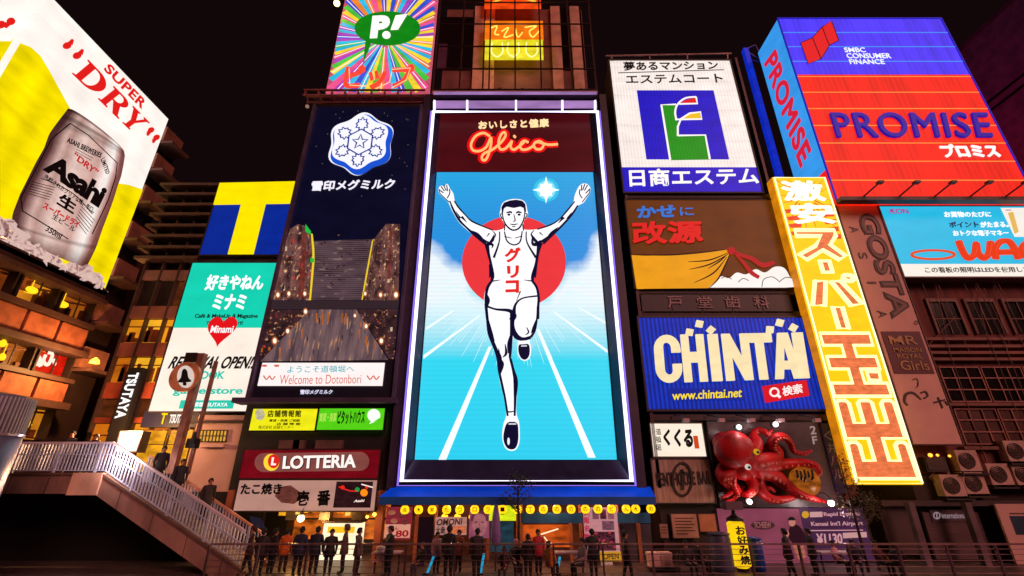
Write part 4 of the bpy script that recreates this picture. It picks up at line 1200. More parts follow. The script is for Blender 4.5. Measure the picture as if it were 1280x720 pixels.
# arms, neck and trunk
ks(Z4, ((152, 184), (168, 224), (196, 272), (226, 303), (266, 338), (316, 374)), [.05, .09, .1, .08, .13, .2])
ks(Z4, ((172, 184), (192, 214), (226, 252), (252, 276), (300, 298), (345, 316)), [.05, .07, .05, .07, .06, .05])
ks(Z4, ((205, 255), (228, 280)), [.12, .02]); ks(Z4, ((665, 258), (640, 285)), [.12, .02])
ks(Z4, ((714, 186), (682, 226), (642, 270), (600, 294), (545, 312)), [.05, .07, .05, .07, .05])
ks(Z4, ((728, 204), (704, 242), (660, 292), (620, 330), (568, 372)), [.06, .09, .09, .11, .22])
ks(Z4, ((318, 374), (326, 420), (338, 470), (345, 520), (340, 546)), [.2, .12, .1, .14, .1]); ks(Z4, ((556, 378), (548, 420), (540, 470), (526, 520), (524, 545)), [.22, .12, .12, .14, .1])
ks(Z4, ((318, 374), (345, 382), (340, 398)), [.2, .1, .02]); ks(Z4, ((566, 370), (528, 380), (522, 345)), [.22, .14, .02])
ks(Z4, ((340, 546), (322, 575), (314, 622), (316, 662), (322, 720)), [.1, .12, .1, .1, .1]); ks(Z4, ((524, 545), (544, 576), (552, 622), (550, 655), (548, 716)), [.1, .1, .1, .1, .12])
ks(Z4, ((376, 322), (374, 370), (350, 440)), [.05, .06, .1]); ks(Z4, ((496, 322), (500, 372), (540, 440)), [.05, .06, .1])
ks(Z4, ((398, 322), (410, 365), (440, 382), (468, 368), (478, 320)), [.05, .06, .06, .06, .05])
ks(Z4, ((398, 344), (430, 352)), [.04, .03]); ks(Z4, ((478, 342), (445, 352)), [.04, .03])
ks(Z4, ((345, 320), (358, 336), (352, 352)), [.03, .05, .02]); ks(Z4, ((532, 316), (518, 334), (524, 350)), [.03, .05, .02])
# shorts
ks(Z4, ((340, 546), (380, 540)), [.06, .02]); ks(Z4, ((524, 545), (486, 540)), [.06, .02])
ks(Z4, ((318, 658), (360, 672), (420, 678), (440, 700), (436, 722)), [.08, .08, .14, .22, .1]); ks(Z4, ((440, 690), (448, 650), (480, 622), (545, 612)), [.16, .09, .06, .07]); ks(Z4, ((470, 590), (452, 635)), [.05, .02])
# legs
ks(Z5, ((352, 0), (358, 60), (366, 112), (388, 168), (402, 205), (402, 250), (412, 300), (424, 355), (434, 420)), [.12, .11, .14, .14, .2, .1, .09, .08, .07])
ks(Z5, ((452, 40), (448, 110), (444, 168), (442, 205)), [.2, .12, .12, .08]); ks(Z5, ((444, 205), (454, 245), (464, 290), (462, 350), (460, 420)), [.1, .1, .16, .1, .07])
ks(Z5, ((424, 150), (428, 185), (415, 200)), [.03, .1, .02]); ks(Z5, ((400, 165), (404, 195)), [.02, .07])
ks(Z5, ((460, 30), (454, 80), (464, 118), (490, 132), (520, 125)), [.1, .1, .2, .14, .12]); ks(Z5, ((520, 125), (536, 98), (544, 50), (546, 10)), [.1, .08, .07, .07]); ks(Z5, ((505, 88), (512, 106), (500, 116)), [.03, .06, .02])
# muscle shading
for pts, w in ((((352, 335), (344, 360), (326, 380)), [.03, .14, .05]), (((520, 335), (534, 360), (556, 376)), [.03, .14, .05]), (((330, 330), (318, 345)), [.06, .02]), (((556, 326), (572, 340)), [.06, .02]), (((330, 470), (338, 505), (330, 530)), [.04, .16, .03]), (((545, 465), (534, 505), (538, 530)), [.04, .16, .03]),
               (((316, 600), (326, 630), (322, 660)), [.03, .12, .03]), (((424, 690), (430, 705), (420, 718)), [.03, .12, .02]), (((250, 318), (275, 332), (300, 352)), [.02, .1, .03]), (((640, 302), (612, 326), (590, 348)), [.02, .1, .03]), (((180, 232), (200, 262)), [.02, .07]), (((700, 236), (680, 264)), [.02, .07])): ks(Z4, pts, w)
for pts, w in ((((362, 60), (372, 110), (384, 140)), [.03, .12, .03]), (((446, 110), (440, 150), (436, 185)), [.03, .16, .03]), (((402, 205), (412, 225), (408, 260)), [.04, .16, .03]), (((456, 280), (462, 310), (458, 350)), [.03, .12, .03]), (((540, 60), (532, 90), (522, 110)), [.03, .12, .03]), (((428, 400), (440, 405), (458, 402)), [.03, .05, .03])): ks(Z5, pts, w)
# hands
for pts in (((112, 118), (128, 140)), ((124, 112), (136, 138)), ((138, 112), (142, 140)), ((104, 134), (124, 148))): ks(Z4, pts, .05, sm=False)
for pts in (((772, 112), (758, 138)), ((760, 108), (750, 136)), ((746, 112), (744, 138)), ((782, 130), (764, 150))): ks(Z4, pts, .05, sm=False)
ks(Z4, ((150, 130), (152, 150), (140, 172)), .05); ks(Z4, ((738, 132), (736, 152), (748, 172)), .05)
ks(Z4, ((104, 130), (108, 150), (128, 170), (150, 190)), [.03, .04, .04, .04]); ks(Z4, ((782, 130), (780, 148), (766, 166), (748, 190)), [.03, .04, .04, .04])
# head
ks(Z4, ((388, 232), (392, 262), (402, 288), (420, 308), (440, 316), (462, 308), (476, 288), (486, 262), (490, 232)), [.05, .05, .06, .07, .07, .07, .06, .05, .05])
ks(Z4, ((388, 240), (380, 246), (388, 266)), .05); ks(Z4, ((492, 240), (500, 246), (490, 266)), .05)
ks(Z4, ((400, 290), (398, 318)), .05, sm=False); ks(Z4, ((480, 290), (484, 318)), .05, sm=False)
ks(Z4, ((406, 238), (424, 234), (432, 240)), [.04, .09, .04]); ks(Z4, ((450, 240), (460, 234), (476, 238)), [.04, .09, .04])
ks(Z4, ((440, 244), (446, 272), (436, 276)), [.03, .05, .03]); ks(Z4, ((424, 288), (440, 291), (458, 287)), [.03, .05, .03]); ks(Z4, ((432, 300), (448, 300)), .04, sm=False)
for x in (418, 464): rs_.g_poly(g, Z4(*ell(x, 246, 7, 5, n=10)), .07, .012)
rs_.g_poly(g, Z4((386, 236), (384, 212), (396, 192), (424, 182), (452, 179), (478, 184), (492, 198), (496, 232), (488, 238), (484, 216), (470, 210), (440, 216), (408, 210), (396, 218), (392, 238)), .07, .012)
# shoes
rs_.g_poly(g, smooth(Z5((432, 446), (468, 446), (474, 482), (472, 520), (460, 543), (436, 543), (421, 522), (418, 490)), 4), .07, .012)
rs_.g_poly(g, smooth(Z5((478, 152), (510, 150), (517, 172), (513, 197), (500, 209), (484, 203), (474, 178)), 4), .07, .012)
rs_.part('ink_lines', g, inkm)
g = G()
for pts in (((434, 430), (464, 430)), ((436, 440), (466, 440)), ((437, 450), (466, 450)), ((482, 140), (506, 138)), ((483, 150), (507, 148)), ((484, 158), (506, 157))): rs_.g_stroke(g, Z5(*pts), .05, .09, .01, sm=False)
rs_.g_poly(g, Z5(*ell(437, 515, 5, 14, n=12)), .09, .01)
rs_.part('laces', g, E('#f4f4ff', 1.0))
g = G(); ks_ = ((('グ'), (398, 396), (472, 392), (470, 458), (400, 462)), ('リ', (408, 476), (464, 474), (462, 530), (412, 532)), ('コ', (402, 542), (464, 540), (464, 598), (402, 600)))
for ch, *q in ks_: rs_.g_text(g, ch, Z4(*q), .07, .012, .045)
rs_.part('lettering', g, E('#ec2a22', .95))

# ------------------------------------------------------------------ right tower of signs
CY = 22.9
tc_ = Thing('sign_tower', 'narrow dark building stacked with white property billboard, cold remedy board and blue rental board', 'building', at(905, 640, CY + 4))
cx0, cx1 = at(784, 240, CY).x - .1, at(1046, 600, CY).x + .3
cz = at(836, 74, CY).z
tc_.part('wall', G().box(cx0, cx1, CY + .3, CY + 9, 0, cz + .1), D('#241719', .7))
g = G()
for x in (cx0 - .1, cx1 - .05): g.box(x, x + .16, CY - .15, CY + .3, 3.0, cz)
tc_.part('steel_column', g, D('#4a3038', .5, .3))
for k, y in enumerate((246, 366, 393, 522)):
    z = at(905, y, CY).z; tc_.part('beam', G().box(cx0, cx1, CY - .1, CY + .32, z - .14, z + .14), D('#3a2428', .6))

es = Board('property_billboard', 'white corrugated billboard with blue square, green letter shape and black heading above blue footer', 'billboard', CY - .2, base=(868, 240))
qE = [(761.5, 76), (911, 74), (954, 237), (782, 242)]
PE = es.square(qE, 0)
es.slab('panel', qE, E('#fff3ec', 1.0, .12, .7, .1, 5, .16, 1.25), 0, .4)
EB = E('#1a18d0', .9, .15, .8, .2, 5, .3, 1.25)
es.slab('blue_footer', uvq(PE, 0, .835, 1, 1), EB, .012, .011)
Ze = Zm(740, 50, 3.6)
es.slab('blue_square', Ze((202, 230), (545, 222), (618, 532), (246, 542)), EB, .012, .011)
g = G(); es.g_poly(g, Ze((316, 294), (376, 292), (374, 340), (385, 365), (388, 430), (512, 428), (530, 538), (352, 541)), .025, .02)
es.part('green_shape', g, E('#109a18', .9, .1, .8, .12, 5))
wt = E('#fff6f2', 1.05)
g = G(); Wd = .12
def es_s(pts, sm=False): es.g_stroke(g, Ze(*pts), Wd, .05, .02, sm=sm)
es_s(((352, 540), (312, 292), (378, 290))); es_s(((530, 536), (510, 428), (386, 430)))
es_s(((468, 256), (420, 262), (385, 290), (374, 325), (380, 360)), True); es_s(((468, 256), (474, 286), (392, 288))); es_s(((374, 358), (494, 356), (488, 324), (440, 330), (400, 355), (386, 390), (386, 432)))
es.part('white_outline', g, wt)
es.poly('flag', Ze((396, 283), (420, 270), (464, 260), (470, 282)), E('#e81c14', .95), .03, .015); es.poly('flag', Ze((408, 354), (440, 334), (484, 326), (490, 352)), E('#f4c41a', .95), .03, .015)
g = G(); es.g_text(g, '夢あるマンション', Ze((140, 98), (564, 93), (570, 132), (144, 138)), .02, .02, .02)
es.g_text(g, 'エステムコート', Ze((150, 158), (584, 152), (592, 192), (154, 197)), .02, .02, .014)
es.g_stroke(g, Ze((118, 148), (594, 134)), .06, .035, .015, sm=False)
es.part('lettering', g, E('#1c0e0c', .3))
es.text('lettering', '日商エステム', Ze((165, 582), (745, 574), (752, 648), (170, 660)), wt, .04, .04, .018)
g = G(); a, b = es.a(757, 70, .1), es.a(914, 67, .1); g.tube([a, b], .07, 8)
for t in (.05, .35, .65, .97): g.bar(a.lerp(b, t), a.lerp(b, t) - Vector((0, -.2, .5)), .08)
es.part('top_rail', g, D('#b08a86', .4, .5))
es.frame('frame', qE, DARKBROWN, .1, .05, .45)

# cold remedy board: brown field, gold sack, cloud
km = Board('remedy_billboard', 'brown billboard with blue and red lettering over a gold cloth sack and white cloud', 'billboard', CY - .2, base=(895, 362))
qK = [(781, 252), (966, 247), (994, 357), (796, 362)]
km.slab('panel', qK, E('#6a3408', .85, .25, .5), 0, .35)
Zk = Zm(760, 230, 4.236)
km.poly('cloud', smooth(Zk((540, 552), (560, 520), (600, 490), (640, 500), (680, 470), (730, 480), (780, 452), (830, 470), (880, 440), (930, 445), (960, 490), (978, 546)), 4), E('#fff6f0', 1.0, .05), .015, .03)
g = G()
for p in (((600, 500), (630, 488), (655, 505)), ((815, 545), (825, 505), (870, 492), (905, 515)), ((690, 520), (715, 500), (745, 512)), ((905, 520), (940, 495), (978, 500))): km.g_stroke(g, Zk(*p), .04, .05, .01)
km.part('cloud_line', g, E('#3a2a20', .4))
km.poly('gold_sack', Zk((124, 378), (200, 382), (320, 378), (480, 366), (600, 350), (640, 345), (650, 358), (630, 410), (600, 470), (565, 520), (530, 552), (152, 556)), E('#f0a010', .95, .12, .6), .03, .04)
g = G()
for p in (((124, 374), (320, 376), (500, 362), (640, 345)), ((425, 412), (540, 402), (640, 362)), ((432, 452), (540, 425), (638, 370)), ((458, 522), (560, 470), (630, 385)), ((530, 448), (590, 410), (632, 372)), ((650, 358), (625, 420), (585, 500), (535, 552))): km.g_stroke(g, Zk(*p), [.03] + [.08] * (len(p) - 2) + [.03], .075, .012)
km.part('fold_line', g, E('#2a1206', .3))
g = G(); km.g_poly(g, smooth(Zk((630, 345), (655, 335), (672, 350), (660, 372), (640, 372)), 3), .08, .04)
km.g_stroke(g, Zk((660, 352), (700, 375), (760, 395), (820, 430), (880, 415)), [.1, .2, .26, .3, .2], .06, .02)
km.g_stroke(g, Zk((668, 362), (720, 420), (760, 470), (800, 495)), [.1, .2, .26, .22], .06, .02)
km.part('red_ribbon', g, E('#b8141c', .9))
g = G(); km.g_text(g, 'かせ', Zk((150, 118), (355, 112), (360, 176), (156, 180)), .05, .04, .03); km.g_text(g, 'に', Zk((378, 125), (450, 122), (455, 166), (382, 168)), .05, .04, .006)
km.g_stroke(g, Zk((318, 112), (326, 124)), .06, .09, .01, sm=False); km.g_stroke(g, Zk((336, 110), (344, 122)), .06, .09, .01, sm=False)
km.part('lettering', g, E('#2a78d8', .9))
g = G(); km.g_text(g, '改源', Zk((126, 203), (500, 196), (510, 316), (136, 324)), .03, .03, .035, 1.05); km.part('letter_shadow', g, E('#2a0a04', .2))
g = G(); km.g_text(g, '改源', Zk((122, 200), (496, 193), (506, 313), (132, 320)), .07, .05, .03, 1.05); km.part('lettering', g, E('#e0201c', .95))
km.frame('frame', qK, DARKBROWN, .07, .05, .4)

# dentist strip
dt = Board('dentist_sign', 'unlit dark strip sign with four spaced grey characters', 'sign', CY - .1, base=(895, 391))
for k in range(5):
    dt.slab('panel', (802 + k * 37.6, 367, 838.6 + k * 37.6, 391), D('#2e2430', .5), 0, .15)
for ch, x in zip('戸堂歯科', (834, 871, 906, 942)): dt.text('lettering', ch, (x, 370.5, x + 19, 385), D('#a08088', .5), .02, .04, .012)

# blue rental board
ct = Board('rental_billboard', 'blue ribbed billboard with big cream block capitals and tumbling square dots', 'billboard', CY - .2, base=(912, 512))
qC = [(799.5, 401), (1003, 393), (1029.5, 508), (811, 515)]
ct.slab('panel', qC, E('#0a34c0', .9, .2, .6, .55, 4.6, .3, 1.6), 0, .35)
Zt = Zm(780, 360, 4.236)
P = ct.corners(Zt((152, 252), (940, 238), (978, 478), (172, 505)), .1)
bigs = []
def lbox(x0, y0, x1, y1): return [(x0, y0), (x1, y0), (x1, y1), (x0, y1)]
W = 100.0
C_ = [[(x, y) for x, y in (ell(50, 70, 50, 30, 0, 180, 12) + ell(50, 30, 50, 30, 180, 360, 12) + [(100, 38), (66, 38)] + ell(50, 26, 16, 10, 0, -180, 8) + ell(50, 74, 16, 10, 180, 0, 8) + [(66, 62), (100, 62)])]]
H_ = [[(0, 0), (32, 0), (32, 40), (66, 40), (66, 0), (98, 0), (98, 100), (66, 100), (66, 62), (32, 62), (32, 100), (0, 100)]]
I_ = [lbox(0, 0, 100, 100)]
N_ = [[(0, 0), (30, 0), (30, 55), (70, 0), (100, 0), (100, 100), (70, 100), (70, 45), (30, 100), (0, 100)]]
T_ = [[(35, 0), (66, 0), (66, 80), (100, 80), (100, 100), (0, 100), (0, 80), (35, 80)]]
A_ = [[(0, 0), (30, 0), (36, 20), (66, 20), (72, 0), (102, 0), (70, 100), (32, 100)], [(41, 38), (61, 38), (51, 78)]]
spec = [(C_, 152, 292), (H_, 300, 425), (I_, 447, 500), (N_, 522, 664), (T_, 650, 790), (A_, 782, 922), (I_, 905, 962)]
cream = E('#fbe6b4', 1.0, .08, 1.5)
for gl, xa_, xb_ in spec:
    vs, fs = fill2d([[(x / W, y / 100) for x, y in lp] for lp in gl])
    u0, u1 = (xa_ - 152) / 810, (xb_ - 152) / 810
    g = G(); g.add([P[3].lerp(P[2], u0 + (u1 - u0) * x).lerp(P[0].lerp(P[1], u0 + (u1 - u0) * x), y) + ct.n * (.12 * (z + .5)) + Vector((0, 0, 0)) for x, y, z in vs], fs)
    ct.part('letter', g, cream)
for x, y, r in ((345, 236, 10), (397, 192, 12), (458, 224, 40), (770, 222, 5), (822, 186, 15), (894, 212, 30)):
    c = Zt((x, y))[0]
    ct.poly('square_dot', [(c[0] + 6.2 * math.cos(R(45 + 90 * k + r)), c[1] + 5.6 * math.sin(R(45 + 90 * k + r))) for k in range(4)], cream, .1, .1)
wb = ct.slab('web_plate', Zt((246, 540), (632, 524), (634, 586), (250, 602)), E('#0c2ca8', .7), .05, .045)
ct.text('lettering', 'www.chintai.net', Zt((254, 548), (626, 530), (622, 578), (256, 594)), E('#ffe020', 1.0), .06, .02, .015, parent=wb)
sr = ct.slab('search_plate', Zt((732, 520), (966, 486), (984, 570), (750, 608)), E('#e01020', .95, .1), .05, .045, sq=False)
g = G(); ct.g_text(g, '検索', Zt((836, 522), (940, 505), (948, 556), (842, 574)), .06, .02, .02)
c = Zt((796, 552))[0]; ct.g_stroke(g, ell(c[0], c[1], 5.2, 5.0, n=16), .09, .06, .02, closed=True, sm=False); ct.g_stroke(g, Zt((812, 566), (828, 580)), .14, .06, .02, sm=False)
ct.part('lettering', g, E('#fff0ee', 1.0), parent=sr)
ct.frame('frame', qC, D('#2a1a2c', .5), .1, .05, .4)
for k, x in enumerate((842, 884, 920, 955, 998)):      # bracket floodlights under the board
    t = Thing('bracket_light', ('first bracket floodlight from the left under the blue ribbed board', 'second bracket floodlight from the left under the blue ribbed board', 'middle bracket floodlight of five under the blue ribbed board', 'fourth bracket floodlight from the left under the blue ribbed board', 'rightmost bracket floodlight under the blue ribbed board')[k], 'lamp', at(x, 520, CY - .2), 0, 'bracket floodlights under the blue board')
    a = at(x, 519, CY - .2); g = G().tube([a, a + Vector((.15, -.7, -.15)), a + Vector((.2, -.9, -.3))], .035, 6); t.part('arm', g, STEEL)
    h = a + Vector((.2, -.95, -.35)); t.part('head', G().box(h.x - .14, h.x + .14, h.y - .12, h.y + .12, h.z - .08, h.z + .08), D('#c0a8b0', .4, .4))

# small boards
kr = Board('restaurant_sign', 'small white lit board with bold black brush strokes and red stamp', 'sign', CY - .15, base=(848, 571))
qR = [(813.5, 530), (878, 529), (882.5, 570), (817, 571)]
kr.slab('panel', qR, E('#fff0dc', 1.0, .08, 1), 0, .2)
Zo = Zm(800, 510, 3.43); g = G()
kr.g_text(g, 'くくる', Zo((100, 92), (226, 86), (228, 172), (100, 160)), .02, .02, .05)
for ch, y in zip('道頓堀', (88, 122, 155)): kr.g_text(g, ch, Zo((66, y), (88, y), (92, y + 28), (70, y + 28)), .02, .02, .005)
kr.part('lettering', g, E('#14100c', .3))
kr.slab('stamp', Zo((226, 120), (244, 118), (258, 172), (238, 176)), E('#d8481c', .9), .02, .01)
kr.frame('frame', qR, D('#6a5a4a', .5), .05, .04, .22)

pb_ = Board('bar_sign', 'pale weathered board with dark condensed capitals and oval ring emblem', 'sign', CY - .15, base=(855, 628))
qP = [(814, 575), (886, 573), (895.5, 628), (820, 629)]
pb_.slab('panel', qP, D('#b49484', .7, 0, .4, 1.5, stretch=(6, 1, .6)), 0, .2)
g = G(); pb_.g_text(g, 'PENTHOUSE BAR', Zo((66, 278), (298, 268), (306, 328), (74, 336)), .02, .02, .02)
c = Zo((182, 306))[0]; pb_.g_stroke(g, ell(c[0], c[1], 12, 20.5, n=28), .1, .05, .02, closed=True, sm=False)
pb_.g_stroke(g, Zo((182, 262), (184, 350)), [.08, .2, .08] if False else .12, .05, .02, sm=False); pb_.g_stroke(g, Zo((166, 285), (184, 275), (200, 285)), .08, .05, .02)
pb_.part('lettering', g, D('#2a1c1a', .6, var=.1))
pb_.frame('frame', qP, DARKBROWN, .05, .04, .22)

# octopus board and sculpture
ob = Board('octopus_backboard', 'dark grey display board behind the red octopus with characters 2F', 'display board', CY + .05, base=(960, 634))
qO = [(884, 528), (1022, 520), (1046, 631), (900, 637)]
ob.slab('panel', qO, D('#5a5056', .35, .2, .5, .6), 0, .2)
ob.text('lettering', '2F', Zo((724, 78), (752, 76), (762, 116), (732, 118)), E('#d8c0b8', .55), .02, .02, .02) if False else None
g = G(); ob.g_text(g, '2', Zo((726, 78), (752, 76), (756, 112), (732, 114)), .02, .02, .02); ob.g_text(g, 'F', Zo((736, 122), (756, 120), (762, 154), (742, 156)), .02, .02, .02)
ob.part('lettering', g, E('#c8a8a0', .55))
oc = Thing('octopus_sculpture', 'giant red octopus sculpture curling its arms around a takoyaki ball', 'sculpture', at(955, 634, CY - .3))
def ow(x, y, d): p = Zo((x, y))[0]; return at(p[0], p[1], CY - d)
def red_mat():
    m, n, l, p = _nodes('octopus_red')
    f, tc = noise_fac(n, l, 1.6, .5, 1.2, 9)
    l.new(scaled(n, l, rgb('#cc0612'), f), p.inputs['Base Color']); p.inputs['Roughness'].default_value = .5
    p.inputs['Coat Weight'].default_value = .05
    b = n.new('ShaderNodeBump'); b.inputs['Strength'].default_value = .35; b.inputs['Distance'].default_value = .05
    nz = n.new('ShaderNodeTexNoise'); nz.inputs['Scale'].default_value = 9; nz.inputs['Detail'].default_value = 6
    l.new(tc.outputs['Object'], nz.inputs['Vector']); l.new(nz.outputs['Fac'], b.inputs['Height']); l.new(b.outputs[0], p.inputs['Normal'])
    return m
OR = red_mat()
g = G(); c = ow(405, 180, .75)
g.blob(c, .92, 3, .015, 4, sq=(1.0, .75, .92)); g.blob(ow(455, 225, .85), .55, 4, .015, 3, sq=(1, .8, 1)); g.blob(ow(360, 150, .6), .5, 2, .01, 3)
g.blob(ow(440, 265, .7), .45, 5, .02, 3)
oc.part('head', g, OR, flat=False)
arms = [(((440, 235), (490, 190), (505, 150), (488, 118), (508, 97), (535, 102), (548, 118), (566, 92)), .3, .06),
        (((460, 240), (530, 225), (578, 215), (588, 190), (566, 160), (582, 128), (618, 124), (645, 150), (660, 186), (705, 196), (736, 180)), .36, .06),
        (((470, 250), (560, 250), (640, 238), (715, 238), (758, 252), (768, 280), (748, 300)), .3, .08),
        (((470, 265), (560, 282), (620, 325), (680, 368), (740, 388), (795, 402)), .42, .07),
        (((460, 275), (505, 325), (535, 372), (580, 394), (640, 388), (670, 380)), .34, .08),
        (((450, 275), (482, 320), (484, 352), (462, 372), (440, 366), (442, 335)), .3, .07),
        (((420, 270), (380, 290), (352, 300), (368, 325), (398, 345), (380, 372), (352, 385)), .26, .06),
        (((400, 270), (398, 320), (415, 360), (400, 392), (372, 398)), .2, .05),
        (((500, 270), (515, 300), (498, 330), (520, 350), (560, 345), (578, 362)), .2, .05),
        (((520, 235), (545, 200), (540, 165), (558, 150)), .18, .05),
        (((385, 245), (350, 255), (342, 290), (372, 312), (408, 330), (428, 365), (410, 385)), .24, .06)]
for i, (pts, r0, r1) in enumerate(arms):
    n_ = len(pts); ctrl = [(x, y, .55 + .25 * math.sin(k * 1.3 + i), r0 + (r1 - r0) * k / (n_ - 1)) for k, (x, y) in enumerate(pts)]
    sm_ = smooth(ctrl, 6, False)
    g = G().tube([ow(x, y, d) for x, y, d, r in sm_], [max(r * 1.0, .04) for *_, r in sm_], 12)
    a_ = oc.part('arm', g, OR, flat=False)
    g = G()
    for k in range(4, len(sm_) - 2, 2):                 # suckers
        x, y, d, r = sm_[k]; p = ow(x, y, d); g.lathe(p + Vector((0, -r * .82, -r * .5)), [(r * .26, .0), (r * .3, -.03), (r * .16, -.05)], 8, axis='Y')
    oc.part('sucker_row', g, D('#d86a5a', .35), parent=a_, flat=False)
for x, y, cc in ((463, 253, '#fff0e0'), (500, 188, '#f0c020')):
    p = ow(x, y, 1.35); e = oc.part('eye', G().blob(p, .13, 0, 0, 2), E(cc, .6), flat=False)
    oc.part('pupil', G().blob(p + Vector((.0, -.1, -.02)), .065, 0, 0, 2), BLACK, parent=e, flat=False)
tk_ = Thing('takoyaki_ball', 'glowing brown takoyaki ball with black sauce held by the octopus', 'sculpture', ow(706, 318, .4))
tk_.part('ball', G().blob(ow(706, 315, .5), .62, 4, .02, 4), E('#c86a1c', .55, .7, 2.2), flat=False)
g = G(); c = ow(706, 300, .5)
for k in range(5):
    x = 672 + k * 16
    g.tube([ow(x, 268 + 5 * (k % 2), 1.0), ow(x + 6, 292, 1.16), ow(x + 2, 300 + 9 * (k % 3), 1.17)], .05, 6)
tk_.part('sauce', g, D('#1a0e0a', .3), flat=False)
for k, (x, y, pw) in enumerate(((425, 82, 16), (582, 70, 20), (470, 402, 20))):
    p = ow(x, y, 1.0 if k < 2 else .9)
    t = Thing('spotlight', ('white spotlight shining above the octopus head', 'white spotlight shining above the raised octopus arm', 'white spotlight shining below the octopus mouth')[k], 'lamp', p)
    t.part('lens', G().blob(p, .11, 0, 0, 2), E('#fff4f0', 6), flat=False)
    t.part('housing', G().lathe(p + Vector((0, .03, 0)), [(.16, 0), (.15, .18), (.06, .24)], 12, axis='Y'), DARKSTEEL)
    l = bpy.data.lights.new('spot_light', 'POINT'); l.energy = pw; l.color = (1, .86, .82); l.shadow_soft_size = .1
    lo = bpy.data.objects.new('spot_light', l); COL.objects.link(lo); lo.parent = t.o; lo.location = (0, -.3, -.05 if k < 2 else .12)
bulb('flood_lamp', 'dazzling white floodlight at the tip of the lowest octopus arm', at(1039, 629, CY - 1.2), .13, '#fff4ee', 9, 70, (1, .8, .75))
vs_ = Board('vertical_sign', 'narrow dark purple vertical sign with faint grey strokes beside the octopus board', 'sign', CY - .02, base=(1050, 622))
vs_.slab('panel', [(1026, 530), (1050, 528), (1068, 616), (1046, 618)], D('#3a2c5a', .5), 0, .15)
g = G()
for ch, (x, y) in zip('ぐ井ハル', ((785, 98), (800, 150), (812, 205), (826, 262))): vs_.g_text(g, ch, Zo((x, y), (x + 40, y), (x + 48, y + 42), (x + 8, y + 42)), .02, .02, .004)
vs_.part('lettering', g, D('#9a8aa8', .5))

# ground floor of the right tower: notice boards and ads
for k, (q, lab, c, m) in enumerate((([(839, 643), (871, 642), (874, 672), (842, 673)], 'larger pale notice board with rows of small dark text', '#c89484', 1), ([(873, 643), (894, 642), (897, 664), (876, 665)], 'wooden toned notice board beside the pale one', '#c07850', 0), ([(825, 655), (834, 655), (835, 672), (827, 672)], 'small pale notice sheet left of the notice boards', '#b08478', 1))):
    nb_ = Board('notice_board', lab, 'notice board', CY + .1, base=(q[3][0], q[3][1]))
    nb_.slab('board', q, D(c, .6), 0, .08)
    if m:
        g = G(); P = nb_.square(q, 0)
        for j in range(6):
            v = .16 + .13 * j; w = uvq(P, .12, v, .88 - .2 * (j == 5) - .1 * (j % 2), v + .045); nb_.g_slab(g, w, .015, .012)
        nb_.part('lettering', g, D('#5a3a34', .6))
    nb_.frame('frame', q, DARKBROWN, .03, .02, .1)
pk = Board('drink_advert', 'pink advert panel with dark oval logo and woman in maroon jacket', 'advert', CY + .0, base=(950, 700))
qA = [(900, 638), (1000, 634), (1012, 706), (906, 708)]
pk.slab('panel', qA, E('#a8506a', .55, .25, .6), 0, .15)
g = G(); c = (953.5, 656.5); pk.g_poly(g, ell(c[0], c[1], 15, 5.5, n=24), .02, .02, 0); pk.g_text(g, 'SCHEEW', (943, 652.5, 964, 660), .045, .01, .02, mi=1)
pk.part('logo', g, [D('#4a2a3a', .5), D('#d0a0b0', .5)])
g = G()
pk.g_poly(g, smooth(Zo((640, 520), (650, 500), (680, 505), (705, 540), (712, 580), (680, 590), (650, 575), (635, 550)), 3), .02, .02, 0)
pk.g_poly(g, Zo(*ell(652, 490, 14, 18, n=14)), .045, .02, 1); pk.g_poly(g, Zo(*ell(650, 482, 16, 16, 180, 360, 10)), .07, .012, 2)
pk.g_poly(g, Zo((650, 580), (700, 585), (712, 640), (680, 650)), .02, .02, 3); pk.g_poly(g, smooth(Zo((610, 540), (625, 520), (640, 540), (625, 560)), 3), .045, .012, 1)
pk.part('woman_picture', g, [E('#3a1424', .5), E('#d88a7a', .7), E('#1a0a10', .3), E('#d07a60', .6)])
ra = Board('rail_advert', 'violet advert for an airport express train with large pale price figures', 'advert', CY + .0, base=(1045, 690))
qX = [(1001, 636), (1079, 634), (1092, 700), (1012, 703)]
ra.slab('panel', qX, E('#5a3058', .5, .3, .6), 0, .15)
Zx = Zm(1000, 560, 4.5); g = G()
ra.g_text(g, 'Rapid Express', Zx((132, 362), (335, 358), (338, 386), (136, 390)), .02, .015, .015)
ra.g_text(g, "Kansai Int'l Airport", Zx((60, 414), (352, 410), (355, 442), (66, 446)), .02, .015, .012)
ra.g_text(g, '¥1130', Zx((90, 482), (235, 478), (240, 540), (98, 545)), .02, .015, .03)
ra.g_stroke(g, Zx((50, 465), (355, 462)), .04, .03, .01, sm=False)
ra.part('lettering', g, E('#e0a0a8', .75))
g = G(); ra.g_poly(g, Zx(*ell(30, 375, 20, 20, n=18)), .02, .02, 0); ra.g_poly(g, Zx((55, 360), (125, 358), (126, 388), (56, 390)), .02, .02, 1); ra.g_poly(g, Zx((240, 478), (372, 472), (376, 502), (244, 508)), .02, .02, 1)
ra.part('badge', g, [E('#d8a020', .8), E('#e0a8a8', .7)])

